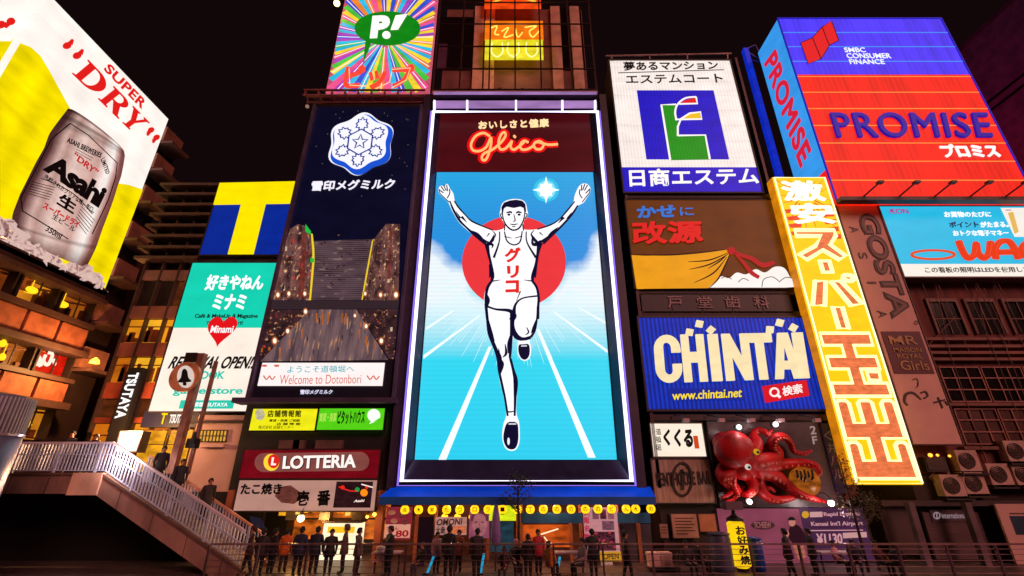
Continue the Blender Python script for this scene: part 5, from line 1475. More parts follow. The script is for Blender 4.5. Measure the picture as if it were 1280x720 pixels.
# ------------------------------------------------------------------ gold vertical supermarket sign
AU = Board('supermarket_sign', 'tall glowing yellow vertical sign with white outlined orange red characters', 'sign', 22.1, base=(1110, 606))
qG = [(968, 222), (1030, 221), (1155, 605), (1066, 607)]
PG = AU.square(qG, 0)
AU.slab('panel', qG, E('#ffc808', 1.12, .12, .9, .0), 0, .6)
g = G(); s0 = PG[0] - AU.r * .012; s1 = PG[3] - AU.r * .012
g.hexa([s0 + Vector((0, .04, 0)), s0 + Vector((0, .6, 0)), s1 + Vector((0, .6, 0)), s1 + Vector((0, .04, 0))], [q - Vector((.03, 0, 0)) for q in (s0 + Vector((0, .04, 0)), s0 + Vector((0, .6, 0)), s1 + Vector((0, .6, 0)), s1 + Vector((0, .04, 0)))])
AU.part('side_panel', g, E('#e88a10', .8, .3, 1))
g = G(); rnd = random.Random(9)
def gp(u, v): return proj(PG[0].lerp(PG[1], u).lerp(PG[3].lerp(PG[2], u), v))
for k in range(22):                                       # red burst behind the head of the sign
    a = 2 * math.pi * k / 22; aa = a + .13
    c0 = (.5, .085)
    def bp(r, t): return gp(min(max(c0[0] + r * math.cos(t), .02), .98), min(max(c0[1] + r * .2 * math.sin(t), .008), .25))
    AU.g_poly(g, [bp(.18, a), bp(.18, aa), bp(.55 + .4 * rnd.random(), (a + aa) / 2)], .015, .012)
for k in range(9):
    v = .12 + .012 * k * 1.2; u = .06 if k % 2 else .72; AU.g_poly(g, [gp(u, v), gp(u + .24, v - .006), gp(u + .22, v + .012), gp(u + .02, v + .014)], .015, .012)
AU.part('red_burst', g, E('#f04a2a', 1.0, .2, 2))
for ch, v0, v1, u0, u1 in (('激', .015, .10, .1, .9), ('安', .108, .19, .16, .97)):
    g = G(); AU.g_text(g, ch, [gp(u0, v0), gp(u1, v0), gp(u1, v1), gp(u0, v1)], .03, .03, .035); AU.part('letter', g, E('#fffbe0', 1.3))
shapes = {
    'su': [[(.05, .8), (.05, 1), (.92, 1), (.92, .8), (.74, .5), (1, .12), (.84, 0), (.55, .32), (.15, 0), (0, .16), (.4, .45), (.6, .8)]],
    'bar': [[(.0, 0), (1, 0), (1, 1), (0, 1)]],
    'pa': [[(0, 0), (.24, 0), (.4, .8), (.18, .8)], [(.5, .8), (.7, .8), (1, .05), (.76, 0)], ell(.88, .9, .11, .1, n=12)],
    'tama': [[(.04, .8), (.04, 1), (.96, 1), (.96, .8), (.6, .8), (.6, .62), (.95, .62), (.95, .42), (.6, .42), (.6, .2), (1, .2), (1, 0), (0, 0), (0, .2), (.38, .2), (.38, .42), (.05, .42), (.05, .62), (.38, .62), (.38, .8)], [(.7, .25), (.9, .24), (.92, .37), (.7, .38)]],
    'de': [[(0, .5), (0, .96), (.05, 1), (.17, 1), (.22, .96), (.22, .7), (.38, .7), (.38, .97), (.43, 1), (.57, 1), (.62, .97), (.62, .7), (.78, .7), (.78, .96), (.83, 1), (.95, 1), (1, .96), (1, .5), (.62, .5), (.62, .22), (.8, .22), (.8, .41), (.85, .45), (.95, .45), (1, .41), (1, 0), (0, 0), (0, .41), (.05, .45), (.16, .45), (.2, .41), (.2, .22), (.38, .22), (.38, .5)]]}
for nm, v0, v1, u0, u1 in (('su', .215, .325, .1, .92), ('bar', .33, .37, .44, .6), ('pa', .38, .485, .1, .95), ('bar', .49, .56, .43, .59), ('tama', .575, .765, .06, .94), ('de', .777, .985, .05, .95)):
    g, gn = G(), G()
    for lp in shapes[nm]:
        pxs = [gp(u0 + (u1 - u0) * x, v1 + (v0 - v1) * y) for x, y in lp]
        AU.g_poly(g, pxs, .03, .03); gn.tube([AU.a(p[0], p[1], .08) for p in pxs], .085 if nm in ('tama', 'de') else .12, 6, closed=True)
    l_ = AU.part('letter', g, E('#f07a48', 1.0, .3, 3, 0, 9, .25, .21)); AU.part('neon_outline', gn, E('#ffeca0', 1.7), parent=l_)
AU.part('neon_edge', G().tube([p - AU.n * -.06 for p in (PG[0] + Vector((.06, 0, -.06)), PG[1] + Vector((-.06, 0, -.06)), PG[2] + Vector((-.06, 0, .06)), PG[3] + Vector((.06, 0, .06)))], .045, 6, closed=True), E('#fff4c0', 1.5))

# pink blade panel
ga = Board('vertical_signboard', 'pale pink vertical signboard with sideways outlined black capitals', 'sign', CY - .3, base=(1172, 556))
qV = [(1045, 256), (1098, 256), (1202, 554), (1143, 556)]
PV = ga.square(qV, 0)
ga.slab('panel', qV, D('#eab4aa', .6, 0, .12, .8), 0, .35)
def vp_(u, v): return proj(PV[0].lerp(PV[1], u).lerp(PV[3].lerp(PV[2], u), v))
def side_text(g, b, txt, u0, v0, u1, v1, off, th, bold, mi=0, f=vp_, sp=1.0):
    """lettering turned to read downwards, tops to the right"""
    b.g_text(g, txt, [f(u1, v0), f(u1, v1), f(u0, v1), f(u0, v0)], off, th, bold, sp, mi)
g = G(); side_text(g, ga, 'GOSTA', .42, .045, .90, .53, .02, .02, .045); ga.part('lettering', g, D('#2a1a1a', .5, var=.1))
g = G(); side_text(g, ga, 'GOSTA', .47, .055, .85, .52, .045, .01, -.004); ga.part('lettering_core', g, D('#7a5048', .5, var=.1))
g = G()
for ch, v in zip('ASIA', (.11, .235, .37, .495)): side_text(g, ga, ch, .14, v, .34, v + (.03 if ch != 'I' else .008), .02, .012, .0)
cR = vp_(.93, .545); ga.g_stroke(g, ell(cR[0], cR[1], 2.2, 2.2, n=10), .03, .03, .01, closed=True, sm=False)
ga.part('lettering', g, D('#4a302c', .5, var=.1))
pp = ga.slab('club_plate', [vp_(.08, .582), vp_(.93, .582), vp_(.93, .748), vp_(.08, .748)], D('#5c1428', .5, 0, .2), .03, .03)
g = G()
for t, u0, u1, v0, v1 in (('MR', .2, .8, .6, .635), ('MAISON', .22, .82, .648, .665), ('ROYAL', .26, .8, .672, .69), ('Girls', .26, .86, .698, .735)):
    ga.g_text(g, t, [vp_(u0, v0), vp_(u1, v0), vp_(u1, v1), vp_(u0, v1)], .045, .015, .004)
ga.part('lettering', g, D('#c09058', .5, var=.1), parent=pp)
g = G()
def vs2(pts, w): ga.g_stroke(g, [vp_(u, v) for u, v in pts], w, .03, .012)
vs2(((.14, .865), (.1, .85), (.18, .825), (.34, .82), (.46, .845)), [.06, .1, .12, .1, .04]); vs2(((.5, .82), (.6, .815), (.62, .83), (.52, .84)), .07)
vs2(((.7, .855), (.95, .845)), .07); vs2(((.82, .835), (.84, .875)), .07); vs2(((.94, .85), (.97, .865)), .06)
vs2(((.42, .77), (.52, .768), (.5, .79), (.44, .8)), .035)
ga.part('brush_mark', g, D('#3a2424', .5, var=.1))
ga.frame('frame', qV, D('#5a3834', .5), .05, .04, .38)

# ------------------------------------------------------------------ long cyan e-money billboard
wa = Board('emoney_billboard', 'long sky blue lit billboard with huge orange red letters and white footer strip', 'billboard', CY - .3, base=(1215, 345))
P0, P3_ = wa.a(1098.5, 258), wa.a(1130, 346)
xw0 = (P0.x + P3_.x) / 2; xw1 = xw0 + 11.5
zw1, zw0 = P0.z, P3_.z
PWn = [Vector((xw0, P0.y, zw1)), Vector((xw1, P0.y, zw1)), Vector((xw1, P0.y, zw0)), Vector((xw0, P0.y, zw0))]
g = G().hexa(PWn, [p + Vector((0, .35, 0)) for p in PWn]); wa.part('panel', g, E('#20c0ea', .97, .08, .5))
fz = wa.a(1180, 330).z
g = G().hexa([Vector((xw0, P0.y - .012, fz)), Vector((xw1, P0.y - .012, fz)), Vector((xw1, P0.y - .012, zw0)), Vector((xw0, P0.y - .012, zw0))], [Vector((xw0, P0.y - .002, fz)), Vector((xw1, P0.y - .002, fz)), Vector((xw1, P0.y - .002, zw0)), Vector((xw0, P0.y - .002, zw0))])
wa.part('footer', g, E('#f8f0e4', 1.0))
Zw = Zm(1040, 230, 3.6)
g = G(); wa.g_text(g, 'ÆON', Zw((248, 112), (338, 112), (346, 134), (256, 134)), .02, .02, .01); wa.part('lettering', g, E('#b83a9a', .85))
g = G(); wa.g_text(g, 'お買物のたびに', Zw((502, 124), (712, 124), (718, 148), (508, 150)), .02, .02, .02); wa.g_text(g, 'がたまる。', Zw((664, 170), (790, 168), (796, 194), (670, 196)), .02, .02, .02); wa.g_text(g, 'おトクな電子マネー', Zw((542, 210), (790, 208), (798, 232), (548, 234)), .02, .02, .02)
wa.part('lettering', g, E('#ffffff', 1.1))
g = G(); wa.g_text(g, 'ポイント', Zw((524, 170), (656, 168), (662, 194), (530, 196)), .02, .02, .02); wa.part('lettering', g, E('#1a2a6a', .5))
g = G(); wa.g_text(g, 'この看板の照明はLEDを使用しています', Zw((414, 374), (980, 372), (990, 396), (422, 400)), .02, .02, .008); wa.part('lettering', g, E('#3a302c', .5))
g = G()
def thick(pts, w=.34): wa.g_neon(g, Zw(*pts), w / 2, .06)
thick(((568, 258), (590, 310), (612, 334), (640, 318), (648, 268), (655, 310), (680, 334), (704, 315), (712, 262)))
thick(((738, 338), (732, 300), (755, 262), (790, 258), (815, 285), (838, 338))); thick(((740, 308), (825, 306)))
wa.g_neon(g, Zw(*ell(905, 298, 52, 38, n=14)), .17, .06, closed=True); thick(((985, 338), (972, 262), (1010, 275), (1050, 325), (1070, 338), (1050, 262)))
wa.part('lettering', g, E('#f0401c', .95), flat=False)
g = G(); wa.g_neon(g, Zw(*ell(455, 318, 96, 20, n=18)), .07, .05, closed=True); wa.part('orange_ring', g, E('#f0501c', .95), flat=False)
g = G(); wa.g_slab(g, Zw((778, 108), (900, 106), (925, 236), (806, 238)), .03, .02, 0); wa.g_poly(g, Zw((792, 130), (815, 125), (840, 215), (822, 225)), .045, .01, 1)
wa.g_stroke(g, Zw((782, 118), (806, 117)), .05, .045, .01, 2, sm=False)
wa.part('card_picture', g, [E('#f8f0e8', 1), E('#f0c060', .9), E('#c04040', .8)])
g = G()
for x in (xw0 - .06, xw1): g.box(x, x + .06, P0.y - .06, P0.y + .35, zw0 - .06, zw1 + .06)
for z in (zw0 - .08, zw1): g.box(xw0, xw1, P0.y - .06, P0.y + .35, z, z + .08)
wa.part('frame', g, D('#6a4a44', .5))

# ------------------------------------------------------------------ finance box sign on the roof
fb = Board('finance_sign', 'large lit box sign on the roof, blue above orange red, with navy capitals', 'billboard', 22.0, base=(1150, 250))
qF2 = [(972.4, 23.5), (1173, 23.5), (1281, 217), (1044.6, 249)]
Lx = (fb.a(972.4, 23.5).x + fb.a(1044.6, 249).x) / 2; Rx = (fb.a(1173, 23.5).x + fb.a(1280, 216.6).x) / 2
z1, z0 = fb.a(1070, 23.5).z, fb.a(1150, 250).z
zm = fb.a(1110, 93).z
yb = 24.75
for nm, za, zb_, c in (('blue_panel', zm, z1, E('#4436ff', 1.0, .3, .5, .1, 3.0, .0, 1.1, (2.6, 1, .35))), ('red_panel', z0, zm - .01, E('#fb200c', 1.02, .26, .5, .1, 3.0, 0, 1.1, (2.6, 1, .35)))):
    fb.part(nm, G().box(Lx + .06, Rx, 22.0, yb, za, zb_), c)
g = G()
for k in range(1, 11):
    z = z0 + (z1 - z0) * k / 11; g.box(Lx + .06, Rx, 21.985, 21.999, z - .035, z + .035, 0 if z < zm else 1)
fb.part('panel_joint', g, [E('#ff8a3a', 1.0), E('#3a90ff', 1.0)])
g = G().box(Lx, Lx + .055, 22.05, yb, z0 + 2.2, z1 - .02); fb.part('side_panel', g, E('#3a9cf0', .95, .12, .6))
sp_ = plane(0, Lx - .0, R(-90)); Zf = Zm(920, 0, 2.77)
g = G(); sp_.g_text(g, 'PROMISE', Zf((138, 168), (262, 520), (224, 585), (98, 222)), .02, .05, .03, 1.08); fb.part('side_lettering', g, E('#e02038', .95))
g = G(); fb.g_text(g, 'PROMISE', Zf((322, 392), (866, 392), (886, 478), (348, 478)), .03, .12, .012, 1.1); fb.part('lettering', g, E('#2418a0', .85))
g = G(); fb.g_text(g, 'プロミス', Zf((700, 500), (898, 500), (918, 544), (722, 545)), .03, .06, .03); fb.part('lettering', g, E('#fff4f0', 1.1))
g = G(); fb.g_text(g, 'SMBC', Zf((372, 165), (444, 165), (450, 181), (378, 181)), .03, .03, .004); fb.g_text(g, 'CONSUMER', Zf((380, 185), (532, 185), (538, 202), (386, 202)), .03, .03, .004); fb.g_text(g, 'FINANCE', Zf((390, 206), (510, 206), (516, 222), (396, 222)), .03, .03, .004)
fb.part('lettering', g, E('#f0f4ff', 1.05))
g = G()
for q, mi in ((((224, 148), (264, 131), (294, 204), (250, 221)), 0), (((266, 131), (297, 94), (322, 155), (296, 203)), 0), (((299, 92), (331, 72), (356, 140), (324, 156)), 0)): fb.g_poly(g, Zf(*q), .03, .03, mi)
fb.part('emblem', g, E('#e81018', .95))
g = G()
for q in (((265, 131), (295, 204)), ((298, 93), (323, 156))): fb.g_stroke(g, Zf(*q), .06, .065, .01, sm=False)
for q in (((224, 148), (264, 131), (297, 94), (331, 72), (356, 140), (324, 156), (296, 203), (250, 221)),): fb.g_stroke(g, Zf(*q), .06, .065, .01, sm=False, closed=True)
fb.part('emblem_line', g, E('#3a0a20', .4))
g = G()
for x0_, x1_ in ((Lx - .02, Lx + .05), (Rx, Rx + .08)): g.box(x0_, x1_, 21.95, 22.04, z0, z1)
g.box(Lx - .02, Rx + .08, 21.95, 22.04, z1, z1 + .08); fb.part('frame', g, E('#2020d0', .6))
g = G().box(Lx - .02, Rx + .4, 21.6, 22.04, z0 - .25, z0 - .02)
for k in range(6):
    x = Lx + 1.2 + k * 2.0; g.bar((x, 21.9, z0 - .1), (x + .5, 20.9, z0 + .35), .06); g.box(x + .38, x + .68, 20.7, 20.95, z0 + .3, z0 + .42)
fb.part('lamp_bracket', g, D('#4a1a1a', .5))
bp_ = Thing('neon_post', 'slim blue lit steel post with wire cage beside the finance box sign', 'post', at(990, 240, 24.9))
a, b = at(931, 62, 24.9), at(985, 218, 24.9)
bp_.part('post', G().bar((a.x - .0, 24.9, 14), (a.x, 24.9, a.z), .35, .35), E('#1030d8', .7, .3, 1))
g = G()
for q in (((0, 0, 0), (.9, 0, .5)), ((.9, 0, .5), (1.2, 0, -1.4)), ((0, 0, -1), (1.2, 0, -1.4)), ((0, 0, 0), (1.2, 0, -1.4))): g.bar(a + Vector(q[0]), a + Vector(q[1]), .06)
bp_.part('cage', g, D('#3a3a9a', .5))

# ------------------------------------------------------------------ dark window building at right, tall slab behind
DY = 23.3
rbg = Thing('window_building', 'dim reddish building with barred windows and air conditioners under the sky blue billboard', 'building', at(1230, 640, DY + 4))
dx0 = at(1046, 260, 22.9).x - .3
rbg.part('wall', G().box(dx0, 46, DY, DY + 9, 3.6, fb.a(1150, 252).z - .3), D('#7a3a34', .8, 0, .6, .9, .3, stretch=(2.5, 1, .3)))
rbg.part('ground_floor_wall', G().box(dx0, 46, DY + .02, DY + 9, 0, 3.59), D('#3a2424', .8))
dp = plane(DY)
def dzy(y): return at(1200, y, DY).z
glz = GLASS('#120c0e', .15)
wx0 = at(1148, 380, DY).x
for k in range(7):                                        # square headed row with sills
    x = wx0 + .5 + k * 2.05
    w = rbg.part('window', G().box(x, x + 1.45, DY - .02, DY + .1, dzy(418), dzy(378)), glz)
    g = G().box(x - .12, x, DY - .12, DY + .02, dzy(418), dzy(374)).box(x + 1.45, x + 1.57, DY - .12, DY + .02, dzy(418), dzy(374)).box(x, x + 1.45, DY - .12, DY + .02, dzy(378), dzy(374)); g.bar((x + .72, DY - .05, dzy(418)), (x + .72, DY - .05, dzy(378)), .05); g.bar((x, DY - .05, dzy(399)), (x + 1.45, DY - .05, dzy(399)), .05)
    rbg.part('frame', g, D('#8a5a50', .6), parent=w)
for a, b in ((459, 503), (511, 556)):
    for k in range(7):
        x = wx0 - .25 + k * 2.15
        lit = (a, k) in ((459, 2),)
        w = rbg.part('window', G().box(x, x + 2.05, DY - .02, DY + .1, dzy(b), dzy(a)), E('#5a2a24', .5, .6, 2) if lit else glz if a == 459 else D('#5a342e', .3, 0, .5, 1.2))
        g = G()
        for j in range(4): g.box(x + j * .675, x + j * .675 + .05, DY - .09, DY - .021, dzy(b), dzy(a))
        for v in (0, .33, .66, .97): z = dzy(b) + (dzy(a) - dzy(b)) * v; g.box(x, x + 2.07, DY - .1, DY - .091, z, z + .06)
        rbg.part('frame', g, D('#a06a5e', .5, .2), parent=w)
for y in (352, 425, 434, 442, 450, 506, 560):
    rbg.part('cornice', G().box(wx0 - .6, 45, DY - .3, DY, dzy(y) - .09, dzy(y) + .06), D('#8a5248', .6))
g = G()
for k, (p, q) in enumerate((((1162, 430), (1195, 395)), ((1170, 350), (1212, 440)), ((1230, 360), (1262, 430)))): g.tube([dp.a(*p, .25), dp.a(*q, .25)], .018, 6)
for x in (1190, 1240, 1262): g.tube([dp.a(x - 22, 350, .2), dp.a(x, 450, .2)], .014, 6)
rbg.part('cable', g, D('#9a6a60', .5))
# street level shutters and panels
def gpan(q, name, mat, off=.12, th=.1): return name, dp, q, mat
rbg.part('shutter', G().box(at(1156, 660, DY).x, at(1226, 660, DY).x, DY - .12, DY, 0.1, at(1190, 640, DY).z), D('#5c4448', .45, .3, .25, .8, stretch=(1, 1, 14)))
rbg.part('canopy', G().box(at(1090, 620, DY).x, at(1275, 620, DY).x, DY - .5, DY - .01, at(1190, 632, DY).z, at(1190, 625, DY).z), D('#3a2628', .5))
rbg.part('shop_panel', G().box(at(1098, 640, DY).x, at(1142, 640, DY).x, DY - .1, DY, .3, at(1120, 625, DY).z), D('#4a302e', .5))
for k, x in enumerate((1147, 1222)):
    p = at(x + (6 if k else 8), 690, DY - 1.0)
    solo('steel_pillar', ('grey steel pillar left of the shuttered shop', 'grey steel pillar right of the shuttered shop')[k], 'pillar', (p.x, DY - 1.0, 0), G().box(p.x - .13, p.x + .13, DY - 1.13, DY - .87, 0, at(1150, 628, DY - 1).z), D('#7a646c', .4, .5))
sg = Board('shutter_sign', 'small pale emblem and lettering on the grey shutter', 'sign', DY - .16, base=(1186, 652))
sg.slab('plate', (1164, 637, 1212, 652), D('#4e3a40', .5), 0, .03)
g = G(); sg.g_text(g, 'international', (1177, 641, 1207, 648), .02, .01, .004); c = (1171, 644.5); sg.g_stroke(g, ell(*c, 4, 4, n=14), .05, .03, .01, closed=True, sm=False); sg.g_stroke(g, [(1171, 640.5), (1171, 648.5)], .05, .03, .01, sm=False)
sg.part('lettering', g, E('#c0a0a8', .5))
wb_ = Board('info_board', 'white framed board with dark blue picture at the far right', 'sign', DY - .7, base=(1265, 715))
wb_.slab('board', [(1247, 630), (1292, 630), (1310, 716), (1272, 716)], D('#d8a8a0', .5, 0, .1), 0, .1)
wb_.slab('picture', [(1263, 645), (1300, 645), (1308, 668), (1270, 669)], D('#1c3a54', .4), .012, .011); wb_.slab('lettering', [(1262, 641), (1290, 641), (1290, 643), (1263, 643)], D('#6a4a4a', .5), .012, .011)

# air conditioners
def make_ac():
    t = Thing('air_conditioner', 'x', 'air conditioner', (0, 0, 0), 0, 'air conditioner units on the right building')
    w, h, d = 1.02, .92, .42
    t.part('case', G().box(-w / 2, w / 2, -d, 0, 0, h), D('#cfa79c', .55, 0, .3, 2))
    t.part('fan_grille', G().lathe((-.08, -d - .001, h / 2), [(.36, .0), (.36, -.03), (.33, -.035)], 20, axis='Y'), D('#2a1c1c', .5))
    g = G()
    for r in (.12, .2, .28, .35): g.tube([(-.08 + r * math.cos(R(a)), -d - .05, h / 2 + r * math.sin(R(a))) for a in range(0, 360, 20)], .009, 5, closed=True)
    for a in range(0, 180, 30): g.tube([(-.08 - .36 * math.cos(R(a)), -d - .05, h / 2 - .36 * math.sin(R(a))), (-.08 + .36 * math.cos(R(a)), -d - .05, h / 2 + .36 * math.sin(R(a)))], .008, 5)
    t.part('guard_wire', g, D('#8a6a64', .4, .5))
    t.part('bracket', G().box(-w / 2, -w / 2 + .06, -d - .05, .05, -.08, -.001).box(w / 2 - .06, w / 2, -d - .05, .05, -.08, -.001), DARKSTEEL)
    return t
ac0 = make_ac(); acl = ac0
spots_ = ((1205, 589, 'air conditioner in the top row nearest the pink signboard'), (1265, 577, 'air conditioner at the right edge of the top row'), (1186, 620, 'air conditioner lowest and leftmost with its fan square on'), (1213, 617, 'air conditioner beside the lowest leftmost one'),
          (1244, 606, 'small bright air conditioner in the middle row'), (1275, 606, 'air conditioner at the frame edge in the middle row'))
for k, (x, y, lab) in enumerate(spots_):
    o = ac0.o if k == 0 else copy_tree(ac0.o)
    p = at(x, y, DY - .05); o.matrix_world = Matrix.Translation(p); o.location = p; o['label'] = lab
    rbg.part('unit_shelf', G().box(p.x - .65, p.x + .65, DY - .65, DY - .001, p.z - .16, p.z - .09), DARKBROWN)
for k, (x, y) in enumerate(((1163, 569), (1172, 569), (1187, 570))):
    p = at(x, y, DY - .5); solo('small_lamp', ('left amber pilot lamp under the pink signboard', 'middle amber pilot lamp under the pink signboard', 'right amber pilot lamp under the pink signboard')[k], 'lamp', p, G().blob(p, (.09, .06, .06)[k], 0, 0, 2), E('#ff9a30', 3), flat=False)
g = G(); rr = random.Random(21)
for k in range(9):
    x = at(1165, 590, DY).x + rr.uniform(0, 5.5); za_, zb_ = dzy(rr.uniform(560, 575)), dzy(rr.uniform(600, 628))
    g.tube([(x, DY - .12, za_), (x, DY - .12, (za_ + zb_) / 2), (x + rr.uniform(-.4, .4), DY - .14, (za_ + zb_) / 2 - .2), (x + rr.uniform(-.4, .4), DY - .12, zb_)], .035, 6)
for k in range(5):
    x = wx0 + rr.uniform(-.5, 6); g.tube([(x, DY - .33, dzy(345)), (x + .1, DY - .36, dzy(430)), (x - .1, DY - .33, dzy(560))], .016, 6)
rbg.part('pipe', g, D('#8a6258', .5))
mb2 = Thing('meter_box', 'dark meter box with row of cables left of the air conditioners', 'box', at(1170, 590, DY - .2))
p0, p1_ = at(1160, 590, DY - .3), at(1181, 571, DY - .3)
mb2.part('case', G().box(p0.x, p1_.x, DY - .3, DY - .001, p0.z, p1_.z), D('#2a1a1a', .5)); mb2.part('door', G().box(p0.x + .06, p1_.x - .06, DY - .33, DY - .301, p0.z + .06, p1_.z - .06), D('#3a2624', .5))

slab = Thing('tower_block', 'tall plain pinkish tower rising behind the finance box sign at the right edge', 'building', (45, 30, 0))
slab.part('wall', G().box(40.8, 56, 22.5, 36, 0, 39.2), D('#e89088', .8))
slab.part('parapet', G().box(40.7, 56.1, 22.4, 36.1, 39.2, 39.6), D('#b06a60', .8))
slab.part('balcony_rail', G().bar((40.6, 25, 33.0), (40.6, 33, 33.0), .12).bar((40.6, 25, 32.2), (40.6, 33, 32.2), .12).bar((40.6, 25.2, 31.5), (40.6, 25.2, 33.0), .1), DARKSTEEL)

# ------------------------------------------------------------------ shop under the runner screen
SY = GY
aw = Thing('shop_awning', 'long bright blue shop awning under the runner screen', 'awning', at(645, 625, SY - .4))
ax0, ax1 = at(474, 622, SY - .9).x, at(819, 620, SY - .9).x
bx0, bx1 = at(490, 609, SY).x, at(813, 608, SY).x
zt_, zl, zv = at(645, 608.5, SY).z, at(645, 621, SY - .9).z, at(645, 631, SY - .9).z
q = [Vector((ax0, SY - .9, zl)), Vector((ax1, SY - .9, zl)), Vector((bx1, SY, zt_)), Vector((bx0, SY, zt_))]
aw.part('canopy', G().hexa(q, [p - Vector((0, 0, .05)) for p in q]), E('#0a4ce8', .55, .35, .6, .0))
aw.part('valance', G().box(ax0, ax1, SY - .93, SY - .901, zv, zl), D('#1460b8', .6, 0, .2))
g = G()
for t in (0, .25, .5, .75, 1): x = ax0 + (ax1 - ax0) * t; g.bar((x, SY - .88, zl - .06), (bx0 + (bx1 - bx0) * t, SY + .3, zt_ - .1), .06)
aw.part('awning_frame', g, STEEL)
aw2 = Thing('shop_awning', 'shorter dark blue lower awning behind the row of lanterns', 'awning', at(690, 650, SY - .2))
for x0_, x1_ in ((651, 728), (772, 813)):
    xa_, xb_ = at(x0_, 648, SY - .2).x, at(x1_, 648, SY - .2).x
    aw2.part('valance', G().box(xa_, xb_, SY - .2, SY - .16, at(690, 654, SY - .2).z, at(690, 641, SY - .2).z), D('#0e5494', .6, 0, .25))
# lanterns
lch = '会本家たつロラ一の丁のののののどん本の'
lx = (155, 213, 270, 331, 386, 449, 505, 566, 630, 683, 738, 795, 855, 915, 968, 1025, 1087, 1127, 1191)
for k, xx in enumerate(lx):
    px = 460 + xx / 3.368; py = 637.3 - 1.2 * k / 18
    p = at(px, py, SY - .75)
    ch = lch[k]
    t = Thing('paper_lantern', 'x', 'lantern', p, 0, 'yellow paper lanterns hanging under the blue awning')
    ord_ = ['first', 'second', 'third', 'fourth', 'fifth', 'sixth', 'seventh', 'eighth', 'ninth', 'tenth'][k if k < 10 else 18 - k]
    t.o['label'] = ('round yellow lantern under the awning, %s from the %s end' % (ord_, 'left' if k < 10 else 'right'))
    t.part('shade', G().lathe(p, [(.05, .17), (.12, .15), (.175, .08), (.19, 0), (.175, -.08), (.12, -.15), (.05, -.17)], 16), E('#ffc010', 1.7, .15, 4), flat=False)
    t.part('ring', G().lathe(p, [(.07, .21), (.07, .17)], 10).lathe(p, [(.07, -.17), (.07, -.2)], 10).tube([p + Vector((0, 0, .2)), p + Vector((0, 0, .42))], .012, 5), BLACK)
    bd = plane(SY - .95); g = G(); bd.g_text(g, ch, (px - 2.6, py - 2.6, px + 2.6, py + 2.6), 0, .02, .012); t.part('lettering', g, D('#5a3400', .6))

# interior
shop = Thing('restaurant', 'restaurant front with lit doorways and posters under the blue awning', 'restaurant', at(645, 715, SY + .6))
shx0, shx1 = at(478, 690, SY + .5).x, at(818, 690, SY + .5).x
shop.part('back_wall', G().box(shx0, shx1, SY + 2.6, SY + 2.7, 0, 3), E('#5a2410', .55, .95, 1.2))
shop.part('ceiling', G().box(shx0, shx1, SY - .1, SY + 2.6, 2.85, 2.97), D('#4a3a34', .7))
for x in (519, 543, 610, 647, 652, 714, 727, 774, 800):
    xx = at(x, 680, SY + .45).x; shop.part('door_post', G().box(xx - .07, xx + .07, SY + .38, SY + .52, 0, 2.85), D('#9a5a30', .6))
def lit(q, name, m, off=.3, th=.05): 
    b = plane(SY + .5); g = G(); b.g_slab(g, q, off, th); return shop.part(name, g, m)
lit((611, 632, 645, 651), 'light_panel', E('#d8e81a', 1.05, .35, 2)); lit((520, 646, 541, 700), 'doorway', E('#241018', .5), .0)
lit((651, 656, 712, 684), 'window', E('#d85a1a', .85, .75, 1.6), .0)
lit((646, 655, 650, 700), 'door_glass', E('#c85838', .7, .5), .0)
lit((613, 652, 642, 690), 'door_glass', E('#284858', .55, .6, 2), .0); lit((728, 662, 770, 700), 'doorway', E('#2a1420', .5), -.05); lit((776, 655, 816, 712), 'shutter', D('#3a3440', .5), -.0)
g = G(); bw = plane(SY + .5); bw.g_text(g, 'カツ', (657, 670, 674, 681), .1, .02, .03); shop.part('lettering', g, D('#301008', .5))
g = G(); bw.g_stroke(g, [(676, 668), (698, 661)], .05, .1, .02, sm=False); bw.g_stroke(g, [(680, 671), (687, 680)], .05, .1, .02, sm=False); shop.part('tube_light', g, E('#ffe0b8', 1.3))
g = G()
for x in (556, 572, 590): bw.g_poly(g, ell(x, 646, 4, 4, n=12), .25, .08)
shop.part('ceiling_lamp', g, E('#ffb020', 2.5))
for xl_ in (570, 690, 760):
    l = bpy.data.lights.new('shop_light', 'POINT'); l.energy = 150; l.color = (1, .48, .2); l.shadow_soft_size = .25
    lo = bpy.data.objects.new('shop_light', l); COL.objects.link(lo); lo.parent = shop.o; lo.location = Vector((at(xl_, 660, SY).x, SY - .3, 2.55)) - shop.M.translation

def poster(label, q, mat, Y=None):
    b = Board('poster', label, 'poster', Y or SY + .1, base=((q[2][0] + q[3][0]) / 2, q[2][1])); b.slab('panel', q, mat, 0, .05); return b
Zs = Zm(460, 580, 3.368)
b = poster('red food poster with price 80 at the left of the restaurant front', Zs((82, 182), (186, 180), (180, 318), (66, 318)), E('#a83040', .6, .4, 2))
g = G(); rr = random.Random(1)
for k, (x, y, r) in enumerate(((100, 205, 16), (140, 215, 18), (165, 200, 14), (110, 240, 15), (155, 245, 16))): b.g_poly(g, Zs(*ell(x, y, r, r * .7, n=12)), .02, .012, k % 3)
b.part('food_picture', g, [E('#c87a58', .6, .5, 4), E('#8a3a3a', .6, .5, 4), E('#d8a098', .6, .4, 4)])
b.slab('price_strip', Zs((72, 255), (178, 253), (176, 310), (68, 312)), E('#f0a48c', .75, .1), .02, .012)
g = G(); b.g_text(g, '80', Zs((118, 280), (172, 278), (170, 306), (114, 308)), .045, .012, .03); b.g_text(g, 'うどん', Zs((76, 264), (130, 263), (128, 278), (74, 279)), .045, .012, .02); b.part('lettering', g, E('#b01020', .7))
b = poster('pale poster of black lettering behind the standing people', Zs((284, 225), (416, 222), (414, 298), (280, 300)), E('#d89a90', .6, .4, 3))
